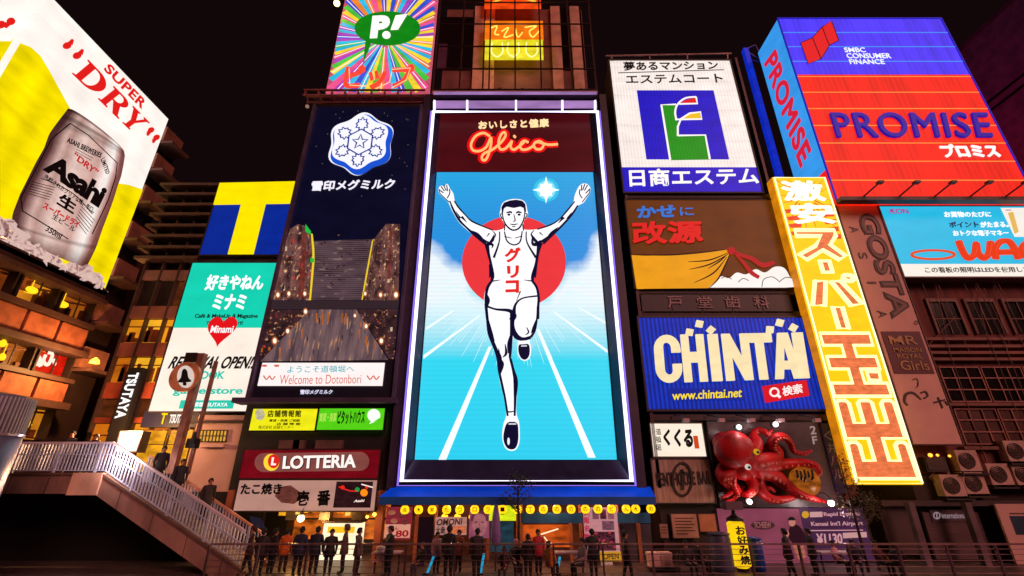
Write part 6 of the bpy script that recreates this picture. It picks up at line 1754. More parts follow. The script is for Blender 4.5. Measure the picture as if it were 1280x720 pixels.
g = G(); b.g_text(g, 'OMONI', Zs((292, 232), (398, 228), (394, 256), (286, 260)), .02, .012, .03); b.g_text(g, '大衆', Zs((286, 264), (326, 263), (324, 294), (284, 295)), .02, .012, .02); b.part('lettering', g, D('#2a1420', .5))
b.slab('strip', Zs((334, 262), (412, 260), (408, 292), (332, 294)), E('#e87a50', .7, .4, 5), .02, .012)
b = poster('pink portrait poster of a face right of the lettered poster', Zs((428, 200), (506, 198), (512, 312), (424, 314)), E('#b05a78', .6, .3, 2))
g = G(); b.g_poly(g, smooth(Zs((440, 215), (470, 205), (498, 222), (500, 262), (484, 298), (462, 304), (444, 280), (438, 245)), 3), .02, .012, 0)
for x in (455, 482): b.g_poly(g, Zs(*ell(x, 245, 6, 3, n=10)), .045, .01, 1)
b.g_stroke(g, Zs((469, 250), (471, 268), (464, 270)), .02, .045, .01, 1); b.g_stroke(g, Zs((458, 284), (470, 287), (482, 283)), .03, .045, .01, 1); b.g_stroke(g, Zs((436, 240), (446, 212), (470, 202), (496, 214), (503, 240)), .12, .045, .01, 1)
b.part('portrait', g, [E('#c87a80', .6, .35, 2), E('#7a3a50', .5)])
b = poster('tall white menu banner with red vertical lettering and food pictures', Zs((906, 186), (1048, 180), (1060, 368), (915, 374)), E('#d8949a', .7, .15, 2), SY - .1)
g = G()
for ch, y in zip('大阪名物', (192, 224, 258, 292)): b.g_text(g, ch, Zs((908, y), (932, y), (934, y + 27), (910, y + 27)), .02, .012, .03)
b.part('lettering', g, E('#c01040', .8))
g = G()
for k, (x, y, w, h) in enumerate(((944, 192, 26, 40), (976, 192, 26, 40), (1008, 192, 26, 40), (985, 240, 50, 38), (946, 285, 95, 80))): b.g_slab(g, Zs((x, y), (x + w, y), (x + w + 2, y + h), (x + 2, y + h)), .02, .012, k % 3)
for k in range(26): b.g_poly(g, Zs(*ell(952 + 86 * rr.random(), 290 + 70 * rr.random(), 6, 5, n=8)), .035, .008, 3 + k % 2)
b.part('food_picture', g, [E('#8a5868', .6, .6, 5), E('#6a3040', .6, .7, 5), E('#a86a70', .6, .6, 5), E('#c83848', .7), E('#3a1820', .5)])
b = poster('yellow board with dark lettering under the menu banner', Zs((975, 370), (1065, 368), (1068, 408), (980, 410)), E('#d89a28', .75, .2, 3), SY - .2)
g = G(); b.g_text(g, 'OPEN', Zs((990, 378), (1055, 376), (1056, 400), (992, 402)), .02, .012, .02); b.part('lettering', g, D('#5a3a10', .5))
b = poster('pale sheet below the yellow board', Zs((982, 414), (1030, 413), (1032, 448), (985, 449)), E('#c89080', .6, .3, 4), SY - .2)
g = G(); b.g_text(g, 'LUNCH', Zs((988, 424), (1024, 423), (1025, 436), (989, 437)), .02, .012, .02); b.part('lettering', g, D('#6a3a30', .5))
b = poster('small pale notice on the dark wall right of the awning', Zs((1230, 255), (1262, 253), (1264, 310), (1233, 312)), D('#a87a70', .6), SY + .1)
g = G(); [b.g_slab(g, Zs((1235, y), (1258, y), (1258, y + 4), (1235, y + 4)), .02, .012) for y in (264, 276, 288)]; b.part('lettering', g, D('#5a3a34', .6))

# ------------------------------------------------------------------ bridge landing and stair
BD = 3.58
NY, FY = 20.2, 22.0
stair = Thing('stairway', 'pale stone stair with slanting parapet beam going down from the bridge to the walkway', 'stairs', (-14, 21, 0))
lx0, lx1 = -30.0, at(130, 592, NY).x
ex1 = at(300, 700, NY).x
STONE = D('#9a7468', .75, 0, .55, 1.1, .3, stretch=(1, 1, .35))
slope = (4.8 - 1.4) / 6.45
def dz(x): return BD - max(0, x - lx1) * slope
stair.part('landing', G().box(lx0, lx1, NY - .1, FY + 1.4, BD - .75, BD - .02), STONE)
nst = 20
for k in range(nst):
    x = lx1 + k * (ex1 - lx1) / nst; w = (ex1 - lx1) / nst
    zt2 = dz(x + w) - .0; stair.part('step', G().box(x, x + w, NY + .1, FY, max(zt2 - .4, -.1), max(zt2, .02)), D('#8a7068', .7))
for yy in (NY - .12, FY):
    q = [Vector((lx1, yy, BD - .78)), Vector((ex1 + .3, yy, dz(ex1 + .3) - .78)), Vector((ex1 + .3, yy, dz(ex1 + .3) + .02)), Vector((lx1, yy, BD + .0))]
    stair.part('stringer', G().hexa(q, [p + Vector((0, .2, 0)) for p in q]), STONE)
for yy in (NY - .125,):
    for k in range(9):
        x = -23.5 + k * 1.55; zz = dz(x); g = G().box(x - .012, x + .012, yy, yy + .02, zz - .76, zz - .03); stair.part('joint', g, D('#3a2824', .8))
q = [Vector((lx0, NY - .16, BD - .06)), Vector((lx1, NY - .16, BD - .06)), Vector((lx1, NY - .16, BD + .04)), Vector((lx0, NY - .16, BD + .04))]
stair.part('drip_edge', G().hexa(q, [p + Vector((0, .2, 0)) for p in q]), D('#6a4c44', .7))
q = [Vector((lx1, NY - .16, BD - .06)), Vector((ex1 + .3, NY - .16, dz(ex1 + .3) - .06)), Vector((ex1 + .3, NY - .16, dz(ex1 + .3) + .04)), Vector((lx1, NY - .16, BD + .04))]
stair.part('drip_edge', G().hexa(q, [p + Vector((0, .2, 0)) for p in q]), D('#6a4c44', .7))
stair.part('capstone', G().box(lx1 - 1.1, lx1 + .1, NY - .2, NY + .1, BD - .8, BD + .03), D('#d8a890', .7))
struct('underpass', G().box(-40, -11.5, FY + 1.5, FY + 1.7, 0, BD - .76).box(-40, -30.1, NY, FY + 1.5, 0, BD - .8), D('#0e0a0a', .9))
def railing(label, cat, yy, x0_, x1_, zf, h, flat_to=None, name='stair_railing', mrail='#e0d0dc', mbal='#b4bcd8', step=.142):
    t = Thing(name, label, cat, ((x0_ + x1_) / 2, yy, zf((x0_ + x1_) / 2)))
    pts = [x0_] + ([flat_to] if flat_to and x0_ < flat_to < x1_ else []) + [x1_]
    g = G()
    for a, b_ in zip(pts, pts[1:]): g.bar((a, yy, zf(a) + h), (b_, yy, zf(b_) + h), .1, .08)
    t.part('handrail', g, D(mrail, .4))
    g = G()
    for hh in (.12, h * .62):
        for a, b_ in zip(pts, pts[1:]): g.bar((a, yy, zf(a) + hh), (b_, yy, zf(b_) + hh), .04)
    t.part('rail_bar', g, D(mbal, .45))
    n = int((x1_ - x0_) / step); bm_ = D(mbal, .45)
    for k in range(n + 1):
        x = x0_ + (x1_ - x0_) * k / n; g = G()
        g.bar((x, yy, zf(x) + .1), (x, yy, zf(x) + h - .03), .045, .05)
        if k % 12 == 0: g.bar((x, yy, zf(x) - .05), (x, yy, zf(x) + h - .02), .08, .08)
        t.part('baluster', g, bm_)
    return t
railing('near pale balustrade running level then down the stair towards the walkway', 'railing', NY, -24.0, at(306, 667, NY).x, dz, 1.2, lx1)
railing('far balustrade on the wall side of the stair', 'railing', FY, at(188, 569, FY).x, at(331, 668, FY).x, lambda x: 4.34 - 1.15 - max(0, x - at(190, 570, FY).x) * .547, 1.15, mrail='#e0a888')
solo('glow_lamp', 'small warm lamp glowing through the bend of the near balustrade', 'lamp', at(148, 578, NY + .4), G().blob(at(148, 578, NY + .4), .12, 1, 0, 2), E('#ffd0a0', 5), flat=False)
l = bpy.data.lights.new('glow_light', 'POINT'); l.energy = 130; l.color = (1, .78, .74); l.shadow_soft_size = .2
lo = bpy.data.objects.new('glow_light', l); COL.objects.link(lo); lo.location = at(148, 578, NY - .4) + Vector((0, 0, .1))

# bell sign on a double post
bp2 = Thing('bell_sign_post', 'steel twin post with round copper disc bearing a black bell', 'sign', at(222, 600, 21.6))
BY = 21.6; bpl = plane(BY)
def bx_(x, y): return at(x, y, BY)
for xa_, ya_, xb_, yb_, w in ((238, 440, 214, 610, .3), (256, 450, 236, 610, .14)):
    p0_, p1_ = bx_(xa_, ya_), bx_(xb_, yb_); xx = (p0_.x + p1_.x) / 2
    bp2.part('post', G().box(xx - w / 2, xx + w / 2, BY + .2, BY + .2 + w, dz(-20) - .0, p0_.z), D('#a87464', .4, .3, .5, 2))
bp2.part('post_cap', G().box(bx_(229, 446).x - .0, bx_(243, 446).x, BY + .1, BY + .6, bx_(235, 452).z, bx_(235, 440).z), DARKBROWN)
c = (231, 471)
R1 = (bx_(c[0] + 18.5, c[1]) - bx_(c[0], c[1])).x
cc = bx_(*c)
bp2.part('disc', G().lathe(cc, [(R1, -.06), (R1, .12), (R1 * .5, .14)], 36, axis='Y'), D('#f0a070', .3, .25, .4, 2))
g = G(); bpl.g_poly(g, ell(c[0] + 1, c[1], 10.5, 14, n=24), .09, .02); bp2.part('oval', g, E('#f0dcd0', .8))
g = G(); bpl.g_poly(g, smooth([(c[0], c[1] - 10), (c[0] + 3, c[1] - 7), (c[0] + 4.5, c[1] + 1), (c[0] + 8, c[1] + 6), (c[0] - 8, c[1] + 7), (c[0] - 4.5, c[1] + 1), (c[0] - 3, c[1] - 7)], 4), .12, .03); bpl.g_poly(g, ell(c[0], c[1] + 9, 2.4, 2.2, n=10), .12, .03)
bp2.part('bell', g, BLACK)
bp2.part('lamp_head', G().box(bx_(240, 525).x, bx_(252, 525).x, BY, BY + .3, bx_(245, 560).z, bx_(245, 548).z).bar(bx_(244, 540), bx_(242, 556), .1), DARKSTEEL)

# pale pink wall between bookstore and sign tower
pw = Thing('party_wall', 'plain pinkish wall with small barred amber window beside the shop boards', 'wall', at(270, 640, 23.9))
pw.part('wall', G().box(at(238, 560, 23.6).x, x0 + .0 if False else at(314, 560, 23.6).x, 23.6, 24.0, 0, at(270, 519, 23.6).z), D('#c8a298', .75, 0, .2, .6, .15))
pw.part('ledge', G().box(at(238, 528, 23.5).x, at(312, 528, 23.5).x, 23.45, 23.6, at(270, 529, 23.5).z, at(270, 526, 23.5).z), DARKBROWN)
b = plane(23.58); g = G(); b.g_slab(g, (249, 538, 283, 552), 0, .05); w_ = pw.part('window', g, E('#f0b040', .9, .3, 3))
g = G()
for k in range(9): x = 249 + 34 * k / 8; b.g_stroke(g, [(x + 1.5, 537.5), (x - 1, 552.5)], .05, .02, .04, sm=False)
for y in (538, 545, 552): b.g_stroke(g, [(248, y), (284, y)], .05, .02, .04, sm=False)
pw.part('window_bars', g, DARKBROWN, parent=w_)
pw.part('window_sill', G().box(at(249, 556, 23.5).x, at(281, 556, 23.5).x, 23.4, 23.6, at(262, 559, 23.5).z, at(262, 555, 23.5).z), D('#d0aca4', .7), parent=w_)

# grey ribbed bollard light in the left corner
rl = Thing('ribbed_lamp_column', 'thick grey column with ribbed pale cap at the left frame edge', 'column', (-19.4, 16.0, 0))
cxx = at(0, 560, 16.0).x - .72
rl.part('shaft', G().lathe((cxx, 16, 0), [(.95, -2.9), (.95, at(0, 545, 16).z)], 32), D('#8a86a8', .35, .5), flat=False)
g = G(); za_, zb_ = at(0, 545, 16).z, at(0, 498, 16).z
g.lathe((cxx, 16, 0), [(.98, za_), (1.0, za_ + .08), (.93, za_ + .1)], 32)
for k in range(54):
    a = 2 * math.pi * k / 54; x, y = cxx + .93 * math.cos(a), 16 + .93 * math.sin(a); g.bar((x, y, za_ + .1), (x, y, zb_), .05)
rl.part('ribbed_cap', g, D('#c0b0bc', .35, .4)); rl.part('cap_core', G().lathe((cxx, 16, 0), [(.9, za_ + .1), (.9, zb_), (.6, zb_ + .12), (.05, zb_ + .14)], 32), D('#6a6480', .5), flat=False)

# ------------------------------------------------------------------ canal railing
RYY = 19.0
cr = Thing('canal_railing', 'thin dark steel railing along the canal edge in front of the shops', 'railing', (2, RYY, 0))
rx0, rx1 = at(263, 680, RYY).x, at(1300, 670, RYY).x
g = G(); g.bar((rx0, RYY, 1.18), (rx1, RYY, 1.18), .06); cr.part('handrail', g, D('#a07a80', .35, .6))
for hh in (.26, .46, .66, .85, 1.02): cr.part('rail_rod', G().tube([(rx0, RYY, hh), (rx1, RYY, hh)], .011, 6), D('#8a6a70', .35, .6))
n = 17
for k in range(n + 1):
    x = rx0 + (rx1 - rx0) * k / n; cr.part('railing_post', G().box(x - .03, x + .03, RYY - .05, RYY + .05, 0, 1.15), D('#6a4c52', .4, .6))
struct('quay_kerb', G().box(-60, 90, 18.4, 18.85, -.5, .12), D('#7a6664', .6))

# ------------------------------------------------------------------ slender bare tree, red twig tree
def tree(label, px, ptop, Y, spread, leafm, seed, n):
    base = at(px, 700, Y); top = at(px, ptop, Y)
    t = Thing('street_tree', label, 'tree', (base.x, Y, 0))
    rr = random.Random(seed); H = top.z
    g = G().tube([(base.x, Y, 0), (base.x + .02, Y, H * .5), (base.x - .01, Y, H * .8), (base.x, Y, H)], [.06, .05, .035, .012], 8)
    tips = []
    for k in range(n):
        z = H * (.55 + .45 * k / n); a = rr.random() * 6.3; L_ = spread * (.5 + .6 * rr.random()) * (1.15 - .6 * k / n)
        p = Vector((base.x, Y, z)); q1 = p + Vector((math.cos(a) * L_ * .5, math.sin(a) * L_ * .4, L_ * .35)); q2 = p + Vector((math.cos(a + .3) * L_, math.sin(a + .3) * L_ * .8, L_ * .6))
        g.tube([p, q1, q2], [.018, .012, .005], 5); tips += [q1, q2, (q1 + q2) / 2]
        for j in range(2):
            q3 = q1 + Vector((rr.uniform(-1, 1), rr.uniform(-1, 1), rr.uniform(.1, 1))) * L_ * .4; g.tube([q1, q3], [.009, .003], 4); tips.append(q3)
    t.part('trunk', g, D('#3a201c', .8))
    g = G()
    for tp in tips:
        for j in range(7):
            c = tp + Vector((rr.gauss(0, .1), rr.gauss(0, .1), rr.gauss(0, .09))); s = .035 + .03 * rr.random()
            u = Vector((rr.uniform(-1, 1), rr.uniform(-1, 1), rr.uniform(-1, 1))).normalized(); w = u.orthogonal().normalized()
            g.add([c - u * s, c + w * s * .5, c + u * s, c - w * s * .5], [(0, 1, 2, 3)])
    t.part('crown', g, D(leafm, .6, var=.5, scale=5))
tree('slender street tree with sparse small leaves in front of the runner screen foot', 648, 596, 20.6, .8, '#3a3416', 3, 16)
tree('small bare red twigged tree in front of the yellow sign foot', 1082, 572, 20.8, .7, '#8a2a20', 8, 12)
tree('dim leafy young tree below the yellow sign left of the steel pillar', 1096, 622, 21.2, 1.0, '#4a3a20', 12, 20)

# ------------------------------------------------------------------ lantern post sign, bins, boxes, parasols, tables
lp = Thing('okonomiyaki_lantern', 'tall yellow paper lantern sign with black vertical brush lettering', 'lantern', at(926, 712, 20.9))
LY = 20.9; lpl = plane(LY - .22)
pt_, pb2 = at(920, 651, LY), at(927, 710, LY); xc = (pt_.x + pb2.x) / 2
lp.part('shade', G().lathe((xc, LY, 0), [(.2, pb2.z)] + [(.33 + .012 * (k % 2), pb2.z + .08 + (pt_.z - pb2.z - .16) * k / 24) for k in range(25)] + [(.2, pt_.z)], 20), E('#ffcc10', 1.05, .3, 2.0), flat=False)
lp.part('cap', G().lathe((xc, LY, 0), [(.34, pt_.z), (.3, pt_.z + .1), (.1, pt_.z + .22), (.03, pt_.z + .5)], 16).lathe((xc, LY, 0), [(.1, .02), (.24, pb2.z - .08), (.24, pb2.z)], 16), BLACK)
lp.part('floodlight', G().box(xc - .38, xc + .3, LY - .3, LY + .1, at(920, 637, LY).z, at(920, 627, LY).z).bar((xc, LY, pt_.z + .4), (xc, LY, at(920, 637, LY).z), .07), D('#7a6470', .4, .5))
g = G(); 
lq = plane(LY - .36)
zt4, zb4 = pt_.z - .15, pb2.z + .15
for k, ch in enumerate('お好み焼'):
    za_ = zt4 - (zt4 - zb4) * (k + .04) / 4; zb_ = zt4 - (zt4 - zb4) * (k + .96) / 4
    lq.g_text(g, ch, [proj((xc - .19, LY - .36, za_)), proj((xc + .19, LY - .36, za_)), proj((xc + .19, LY - .36, zb_)), proj((xc - .19, LY - .36, zb_))], 0, .02, .03)
lp.part('lettering', g, BLACK)
def barrel(label, x, Y, r, h, c):
    p = at(x, 700, Y); g = G().lathe((p.x, Y, 0), [(r * .9, 0), (r, h * .15), (r, h * .9), (r * .94, h * .95), (r * .94, h)], 20)
    t = Thing('bin', label, 'bin', (p.x, Y, 0)); t.part('body', g, D(c, .45), flat=False); t.part('lid', G().lathe((p.x, Y, h), [(r * 1.02, 0), (r * 1.02, .06), (r * .3, .1)], 20), D(c, .4), flat=False)
barrel('grey blue round bin left of the yellow paper lantern sign', 903, 20.9, .42, 1.3, '#5a5a78'); barrel('bright blue bin right of the yellow paper lantern sign', 946, 21.1, .3, 1.1, '#1440a8')
for k, x in enumerate((819.5, 834)):
    p = at(x, 709, 20.8); t = Thing('foam_box', ('left white foam box of the pair on the trolley', 'right white foam box of the pair on the trolley')[k], 'box', p, 0, 'foam boxes on the trolley')
    t.part('box', G().box(p.x - .22, p.x + .22, 20.75, 21.2, p.z, p.z + .38), D('#e8b8b0', .6)); t.part('lid', G().box(p.x - .24, p.x + .24, 20.73, 21.22, p.z + .385, p.z + .5), D('#f0c4bc', .6))
p = at(827, 711, 20.9); t = Thing('trolley', 'low dark trolley carrying two white foam boxes', 'trolley', (p.x, 20.95, 0))
zz = at(827, 709.5, 20.8).z
t.part('deck', G().box(p.x - .55, p.x + .7, 20.7, 21.25, zz - .06, zz - .01), DARKSTEEL); t.part('leg', G().bar((p.x - .5, 20.75, 0), (p.x - .5, 20.75, zz - .06), .05), DARKSTEEL); t.part('leg', G().bar((p.x + .65, 20.75, 0), (p.x + .65, 20.75, zz - .06), .05), DARKSTEEL)
t.part('handle', G().tube([(p.x + .7, 20.8, zz - .05), (p.x + .75, 20.8, zz + .45), (p.x + .75, 21.2, zz + .45), (p.x + .7, 21.2, zz - .05)], .02, 6), STEEL)
for k, (xa_, ya_, xb_, yb_, lab) in enumerate(((542, 696, 532, 722, 'cyan lit sloping bar left of the dark hooded person'), (605, 692, 600, 722, 'cyan lit upright bar right of the dark hooded person'), (700, 696, 697, 712, 'short pale cyan bar beside the orange glow'))):
    a, b_ = at(xa_, ya_, 20.3), at(xb_, yb_, 20.3); t = Thing('light_bar', lab, 'light', (b_.x, 20.3, 0)); t.part('tube', G().tube([a, b_], .045, 8), E('#20a8d8', .8, .2, 3)); t.part('foot', G().box(b_.x - .12, b_.x + .12, 20.2, 20.4, 0, .05), BLACK)  # blue poles; the cyan light on them is put in as emission
pa = at(620, 648, 21.0); t = Thing('folded_parasol', 'folded violet parasol standing at the restaurant door', 'parasol', (pa.x, 21, 0))
t.part('canopy', G().lathe((pa.x, 21, 0), [(.14, .9), (.2, 1.1), (.16, 1.9), (.07, 2.4), (.02, pa.z)], 10), D('#8a6ab0', .6), flat=False); t.part('pole', G().tube([(pa.x, 21, 0), (pa.x, 21, 1)], .03, 6), STEEL)
def table(label, x, w=.9):
    p = at(x, 700, 20.6); t = Thing('cafe_table', label, 'table', (p.x, 20.6, 0)); t.part('table_top', G().box(p.x - w / 2, p.x + w / 2, 20.3, 20.9, .7, .74), D('#c0a0a8', .4))
    for s in (-1, 1): t.part('leg', G().bar((p.x + s * w * .42, 20.6, 0), (p.x + s * w * .42, 20.6, .7), .05), DARKSTEEL)
table('pale cafe table behind the railing near the snack counter', 484, 1.1); table('pale cafe table beside the seated person in grey', 712, 1.2); table('low table in front of the violet rail advert', 1046, 1.4)
def stool(label, x):
    p = at(x, 700, 20.5); t = Thing('white_chair', label, 'chair', (p.x, 20.5, 0)); t.part('seat', G().box(p.x - .22, p.x + .22, 20.3, 20.72, .43, .47), D('#e0c0c0', .5)); t.part('backrest', G().lathe((p.x, 20.75, .47), [(.24, 0), (.25, .25), (.2, .42)], 14), D('#e0c0c0', .5), flat=False)
    for sx in (-.19, .19):
        for sy in (20.33, 20.69): t.part('leg', G().bar((p.x + sx, sy, 0), (p.x + sx, sy, .43), .035), D('#c0a0a0', .5))
stool('white plastic chair beside the cafe table near the snack counter', 474)

# ------------------------------------------------------------------ people
def skin_mesh(joints, bones, root):
    me = bpy.data.meshes.new('tmp'); me.from_pydata([j[0] for j in joints], bones, [])
    o = bpy.data.objects.new('tmp', me); COL.objects.link(o)
    m = o.modifiers.new('s', 'SKIN'); m.use_smooth_shade = True
    for i, j in enumerate(joints):
        r = j[1]; r = r if isinstance(r, tuple) else (r, r)
        me.skin_vertices[0].data[i].radius = r
    me.skin_vertices[0].data[root].use_root = True
    s2 = o.modifiers.new('d', 'SUBSURF'); s2.levels = 1; s2.render_levels = 1
    bpy.context.view_layer.update()
    ev = o.evaluated_get(bpy.context.evaluated_depsgraph_get()); m2 = bpy.data.meshes.new_from_object(ev)
    vs = [Vector(v.co) for v in m2.vertices]; fs = [tuple(p.vertices) for p in m2.polygons]
    bpy.data.objects.remove(o); bpy.data.meshes.remove(me); bpy.data.meshes.remove(m2)
    return vs, fs
SKIN = D('#a06a54', .6, var=.1)
def person(label, px, Y, face=0.0, coat='#1a1a24', legs='#14141a', hair='#120c0c', pose='stand', H=1.7, hood=False, bag=None, base_z=0.0):
    """face: 0 = looks at the camera, pi = back turned"""
    if base_z == 0: Y += ((int(px) * 37) % 9 - 4) * .1 - .75; H *= .93 + .012 * ((int(px) * 13) % 7)
    loc = Vector((at(px, 690, Y).x, Y, base_z)); s = H / 1.7
    rr = random.Random(int(px * 7)); sw = rr.uniform(-.05, .05)
    sit = pose == 'sit'
    hz = .48 if sit else .9
    sh = hz + .5
    J = [((0, 0, hz), (.185, .14)), ((0, 0, hz + .22), (.18, .135)), ((0, .0, sh - .06), (.195, .13)), ((0, 0, sh + .06), (.058, .06)), ((0, -.015, sh + .16), (.078, .095)), ((0, -.02, sh + .25), (.078, .09)), ((0, -.01, sh + .3), (.045, .05))]
    Bn = [(0, 1), (1, 2), (2, 3), (3, 4), (4, 5), (5, 6)]
    for sx in (-1, 1):
        o = len(J)
        if pose == 'hold':
            arm = [((sx * .2, 0, sh - .02), .078), ((sx * .255, -.03, sh - .28), .064), ((sx * .13, -.24, sh - .3), .038), ((sx * .08, -.31, sh - .27), (.03, .042))]
        elif sit:
            arm = [((sx * .2, 0, sh - .02), .078), ((sx * .255, -.06, sh - .27), .064), ((sx * .15, -.28, sh - .33), .038), ((sx * .12, -.36, sh - .34), (.03, .042))]
        else:
            arm = [((sx * .2, 0, sh - .02), .078), ((sx * .265, .02 + sw, sh - .3), .064), ((sx * .25, -.05 + sw, sh - .54), .036), ((sx * .245, -.08 + sw, sh - .63), (.028, .042))]
        J += arm; Bn += [(2, o), (o, o + 1), (o + 1, o + 2), (o + 2, o + 3)]
        o = len(J)
        if sit: leg = [((sx * .1, -.02, hz), .1), ((sx * .12, -.44, hz + .02), .075), ((sx * .12, -.42, .1), .05), ((sx * .12, -.5, .045), (.042, .04)), ((sx * .12, -.6, .035), (.04, .03))]
        else:
            st_ = .15 * sx if pose == 'walk' else .03 * sx
            leg = [((sx * .09, 0, hz - .06), .115), ((sx * .1, st_ * .6 - .02, .48), .088), ((sx * .1, st_ + (.02), .1), .062), ((sx * .105, st_ - .04, .04), (.042, .042)), ((sx * .11, st_ - .17, .032), (.04, .03))]
        J += leg; Bn += [(0, o), (o, o + 1), (o + 1, o + 2), (o + 2, o + 3), (o + 3, o + 4)]
    vs, fs = skin_mesh(J, Bn, 0)
    M = Matrix.Translation(loc) @ Matrix.Rotation(face, 4, 'Z') @ Matrix.Scale(s, 4)
    t = Thing('person', label, 'person', loc, face)
    g = G()
    zn = sh + .085
    g.add([M @ v for v in vs], fs)
    for i, f in enumerate(fs):
        c = sum((vs[k] for k in f), Vector()) / len(f)
        hand = (not sit and pose != 'hold' and c.z < sh - .58 and abs(c.x) > .19 and c.z > hz - .3) or ((pose == 'hold' or sit) and c.y < -.27 and c.z > hz + .05 and c.z > .6 * hz + .2)
        g.mi[i] = 1 if c.z > zn or hand else (2 if (c.z < hz - .05 and not (abs(c.x) > .2 and c.z > .5)) or (sit and c.z < hz + .08 and c.y < -.1) else (0))
        if c.z < .085: g.mi[i] = 3
    t.part('body', g, [D(coat, .7, var=.3, scale=4), SKIN, D(legs, .7), BLACK], flat=False)
    g = G()
    hc = Vector((0, .0, sh + .225))
    for k, (dx, dy, dz_, r) in enumerate(((0, .025, .03, .1), (0, .055, -.03, .085), (.045, .02, .01, .07), (-.045, .02, .01, .07), (0, -.03, .06, .075))):
        g.blob(M @ (hc + Vector((dx, dy, dz_))), r * s * (1.12 if hood else 1), k + 1, .08, 2)
    t.part('hood' if hood else 'hair', g, D(coat if hood else hair, .7), flat=False)
    g = G()
    for sx in (-1, 1): g.blob(M @ Vector((sx * .03, -.108, sh + .2)), .011 * s, 0, 0, 1)
    t.part('eyes', g, BLACK, flat=False)
    g = G().blob(M @ Vector((0, -.118, sh + .165)), .017 * s, 0, 0, 1, sq=(.8, 1, 1.4)); t.part('nose', g, SKIN, flat=False)
    g = G(); a = M @ Vector((-.025, -.1, sh + .125)); b_ = M @ Vector((.025, -.1, sh + .125)); g.tube([a, b_], .007, 5); t.part('mouth', g, D('#8a4038', .6))
    # skirt of the coat
    g = G(); prof = [(.195, hz + .12), (.215, hz), (.24, hz - .2), (.225, hz - .21)]
    if not sit:
        vv, ff = [], []
        for r, z in prof:
            for k in range(16): vv.append(M @ Vector((r * math.cos(k * math.pi / 8), r * .72 * math.sin(k * math.pi / 8), z)))
        for i in range(3):
            for k in range(16): ff.append((i * 16 + k, i * 16 + (k + 1) % 16, (i + 1) * 16 + (k + 1) % 16, (i + 1) * 16 + k))
        g.add(vv, ff); t.part('coat_hem', g, D(coat, .7, var=.3, scale=4), flat=False)
    if bag:
        bc = M @ Vector((.3, -.02, hz - .18)); bt = Thing('shoulder_bag', bag[0], 'bag', bc)
        bt.part('pouch', G().box(bc.x - .06, bc.x + .06, bc.y - .14, bc.y + .14, bc.z - .13, bc.z + .13), D(bag[1], .6)); bt.part('strap', G().tube([bc + Vector((0, -.1, .13)), bc + Vector((-.03, 0, .32)), bc + Vector((0, .1, .13))], .012, 5), D(bag[1], .6))
    return t
PI = math.pi
person('person in dark jacket by the stair foot, left of another in black', 326, 20.9, PI, '#241c24', hair='#0c0808', H=1.62)
person('person in black beside the orange jacketed one at the stair foot', 341, 20.6, PI * .8, '#18141c', H=1.62)
person('person in bright orange jacket at the snack stall', 356, 21.3, PI, '#d8641a', legs='#2a1a18', H=1.6)
person('person in navy coat with back turned at the snack stall', 374, 20.7, PI, '#1c2440', H=1.66)
person('person in dark blue jacket next to the glowing white counter', 394, 20.8, PI, '#141a30', H=1.62)
person('person in grey jacket and dark trousers right of the glowing counter', 447, 20.8, PI * .7, '#6a5a58', H=1.66)
person('person in black coat in front of the red price poster', 486, 21.0, -.9, '#120e14', H=1.7, pose='hold')
person('tall person in dark hooded coat in front of the lettered poster', 561, 20.6, PI * .95, '#14141e', H=1.68, hood=True)
person('person in pale pink jacket half hidden left of the hooded one', 546, 21.1, .5, '#a87a80', H=1.5)
person('person in brown jacket just right of the hooded one', 573, 21.2, -.4, '#7a3a24', H=1.55)
person('person in dark clothes leaning beside the portrait poster', 596, 20.6, PI * 1.1, '#1a1218', H=1.6)
person('person with pink knitted hat seated low behind the railing', 645, 20.5, .2, '#2a2430', hair='#d87a98', pose='sit', H=1.6)
person('person in black jacket with broad back in front of the lit window', 660, 20.3, PI, '#100c12', H=1.45)
person('person in red jacket right of the broad black back', 673, 20.8, .3, '#b01a2a', H=1.5)
person('person in grey striped jumper seated at the pale table', 729, 20.6, -1.2, '#9a8088', pose='sit', H=1.7)
person('tall person in dark coat before the white menu banner', 741, 20.7, PI, '#1a1c28', H=1.66)
person('seated person in dark top between trolley and lantern sign', 858, 20.8, .2, '#2a1c28', pose='sit', H=1.6)
person('person in pale pink top seated before the violet advert', 1043, 20.9, .6, '#d898a8', pose='sit', H=1.55)
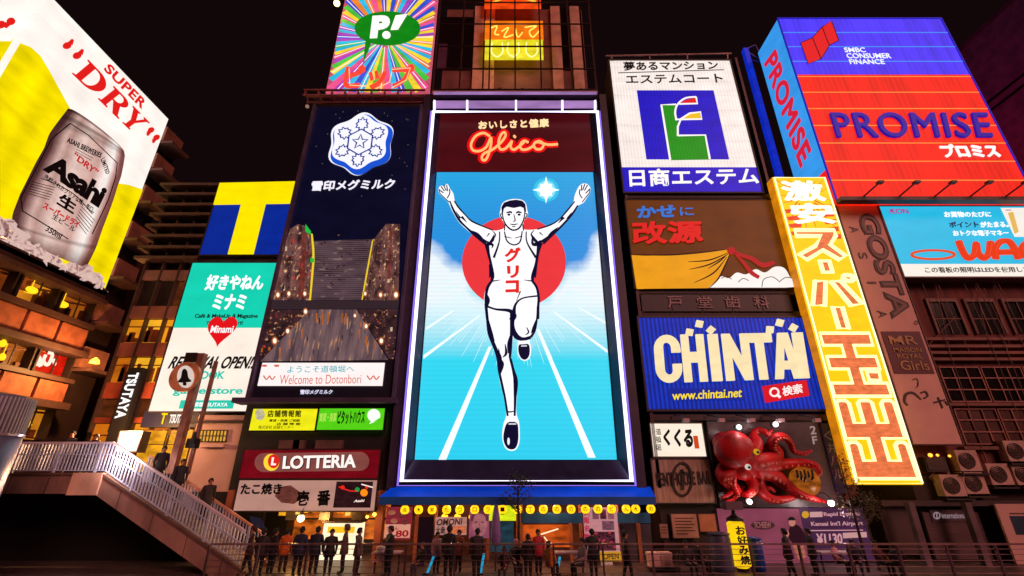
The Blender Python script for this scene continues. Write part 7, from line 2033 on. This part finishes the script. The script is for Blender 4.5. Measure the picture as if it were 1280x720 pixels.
person('person in dark blue seated right of the pale pink one', 1068, 20.8, -.6, '#24243a', pose='sit', H=1.6)
person('person in maroon seated by the young tree', 1096, 20.7, .3, '#5a2a30', pose='sit', H=1.55)
person('person on the bridge landing nearest the grey column', 38, 20.9, .6, '#1a1218', H=1.7, base_z=BD)
person('person on the bridge landing looking over the balustrade', 72, 21.2, .2, '#241a1e', H=1.6, base_z=BD)

# more of the crowd
rr = random.Random(77)
crowd = ((312, 21.3, 'w', '#3a1c1a', 'stocky person in dark maroon jacket at the very foot of the stair'), (412, 21.3, 's', '#0e0e14', 'small person in black before the glowing counter'), (430, 21.9, 'h', '#5a4a48', 'person in taupe jacket at the right end of the glowing counter'), (528, 21.0, 't', '#141018', 'seated person in black by the dark doorway'), (630, 21.0, 't', '#301c20', 'seated person in dark plum coat right of the violet parasol'),
         (686, 20.9, 't', '#d87a30', 'seated person in pale orange top in the glow of the lit window'), (783, 21.0, 'w', '#221a24', 'person walking in front of the grey shutter'), (872, 21.2, 't', '#20161c', 'seated person in dark coat beside the grey blue bin'), (985, 20.8, 'w', '#3a2430', 'person in dark rose coat walking before the pink advert'),
         (1015, 21.1, 's', '#18141c', 'person in black standing at the left of the violet advert'), (1120, 20.9, 't', '#241c1c', 'seated person in dark brown left of the steel pillar'), )
for px, Y, ps_, c, lab in crowd:
    person(lab, px, 20.15 + (Y - 20.7) * .75 + rr.uniform(-.1, .1), rr.uniform(-PI, PI), c, legs=rr.choice(('#14141a', '#2a2430', '#3a3038', '#1a1a2a')), hair=rr.choice(('#120c0c', '#2a1810', '#3a2418', '#1a1210')), pose={'s': 'stand', 'w': 'walk', 'h': 'hold', 't': 'sit'}[ps_], H=rr.uniform(1.46, 1.76), hood=rr.random() < .2)
for px, lab in ((170, 'person going down the upper flight of the stair'), (200, 'person midway down the stair behind the balusters'), (243, 'person low on the stair behind the balusters')):
    x = at(px, 620, 21.0).x
    person(lab, px, 21.0, .8, rr.choice(('#2a1c20', '#1a1a28', '#4a2a24')), pose='walk', H=1.6, base_z=dz(x))
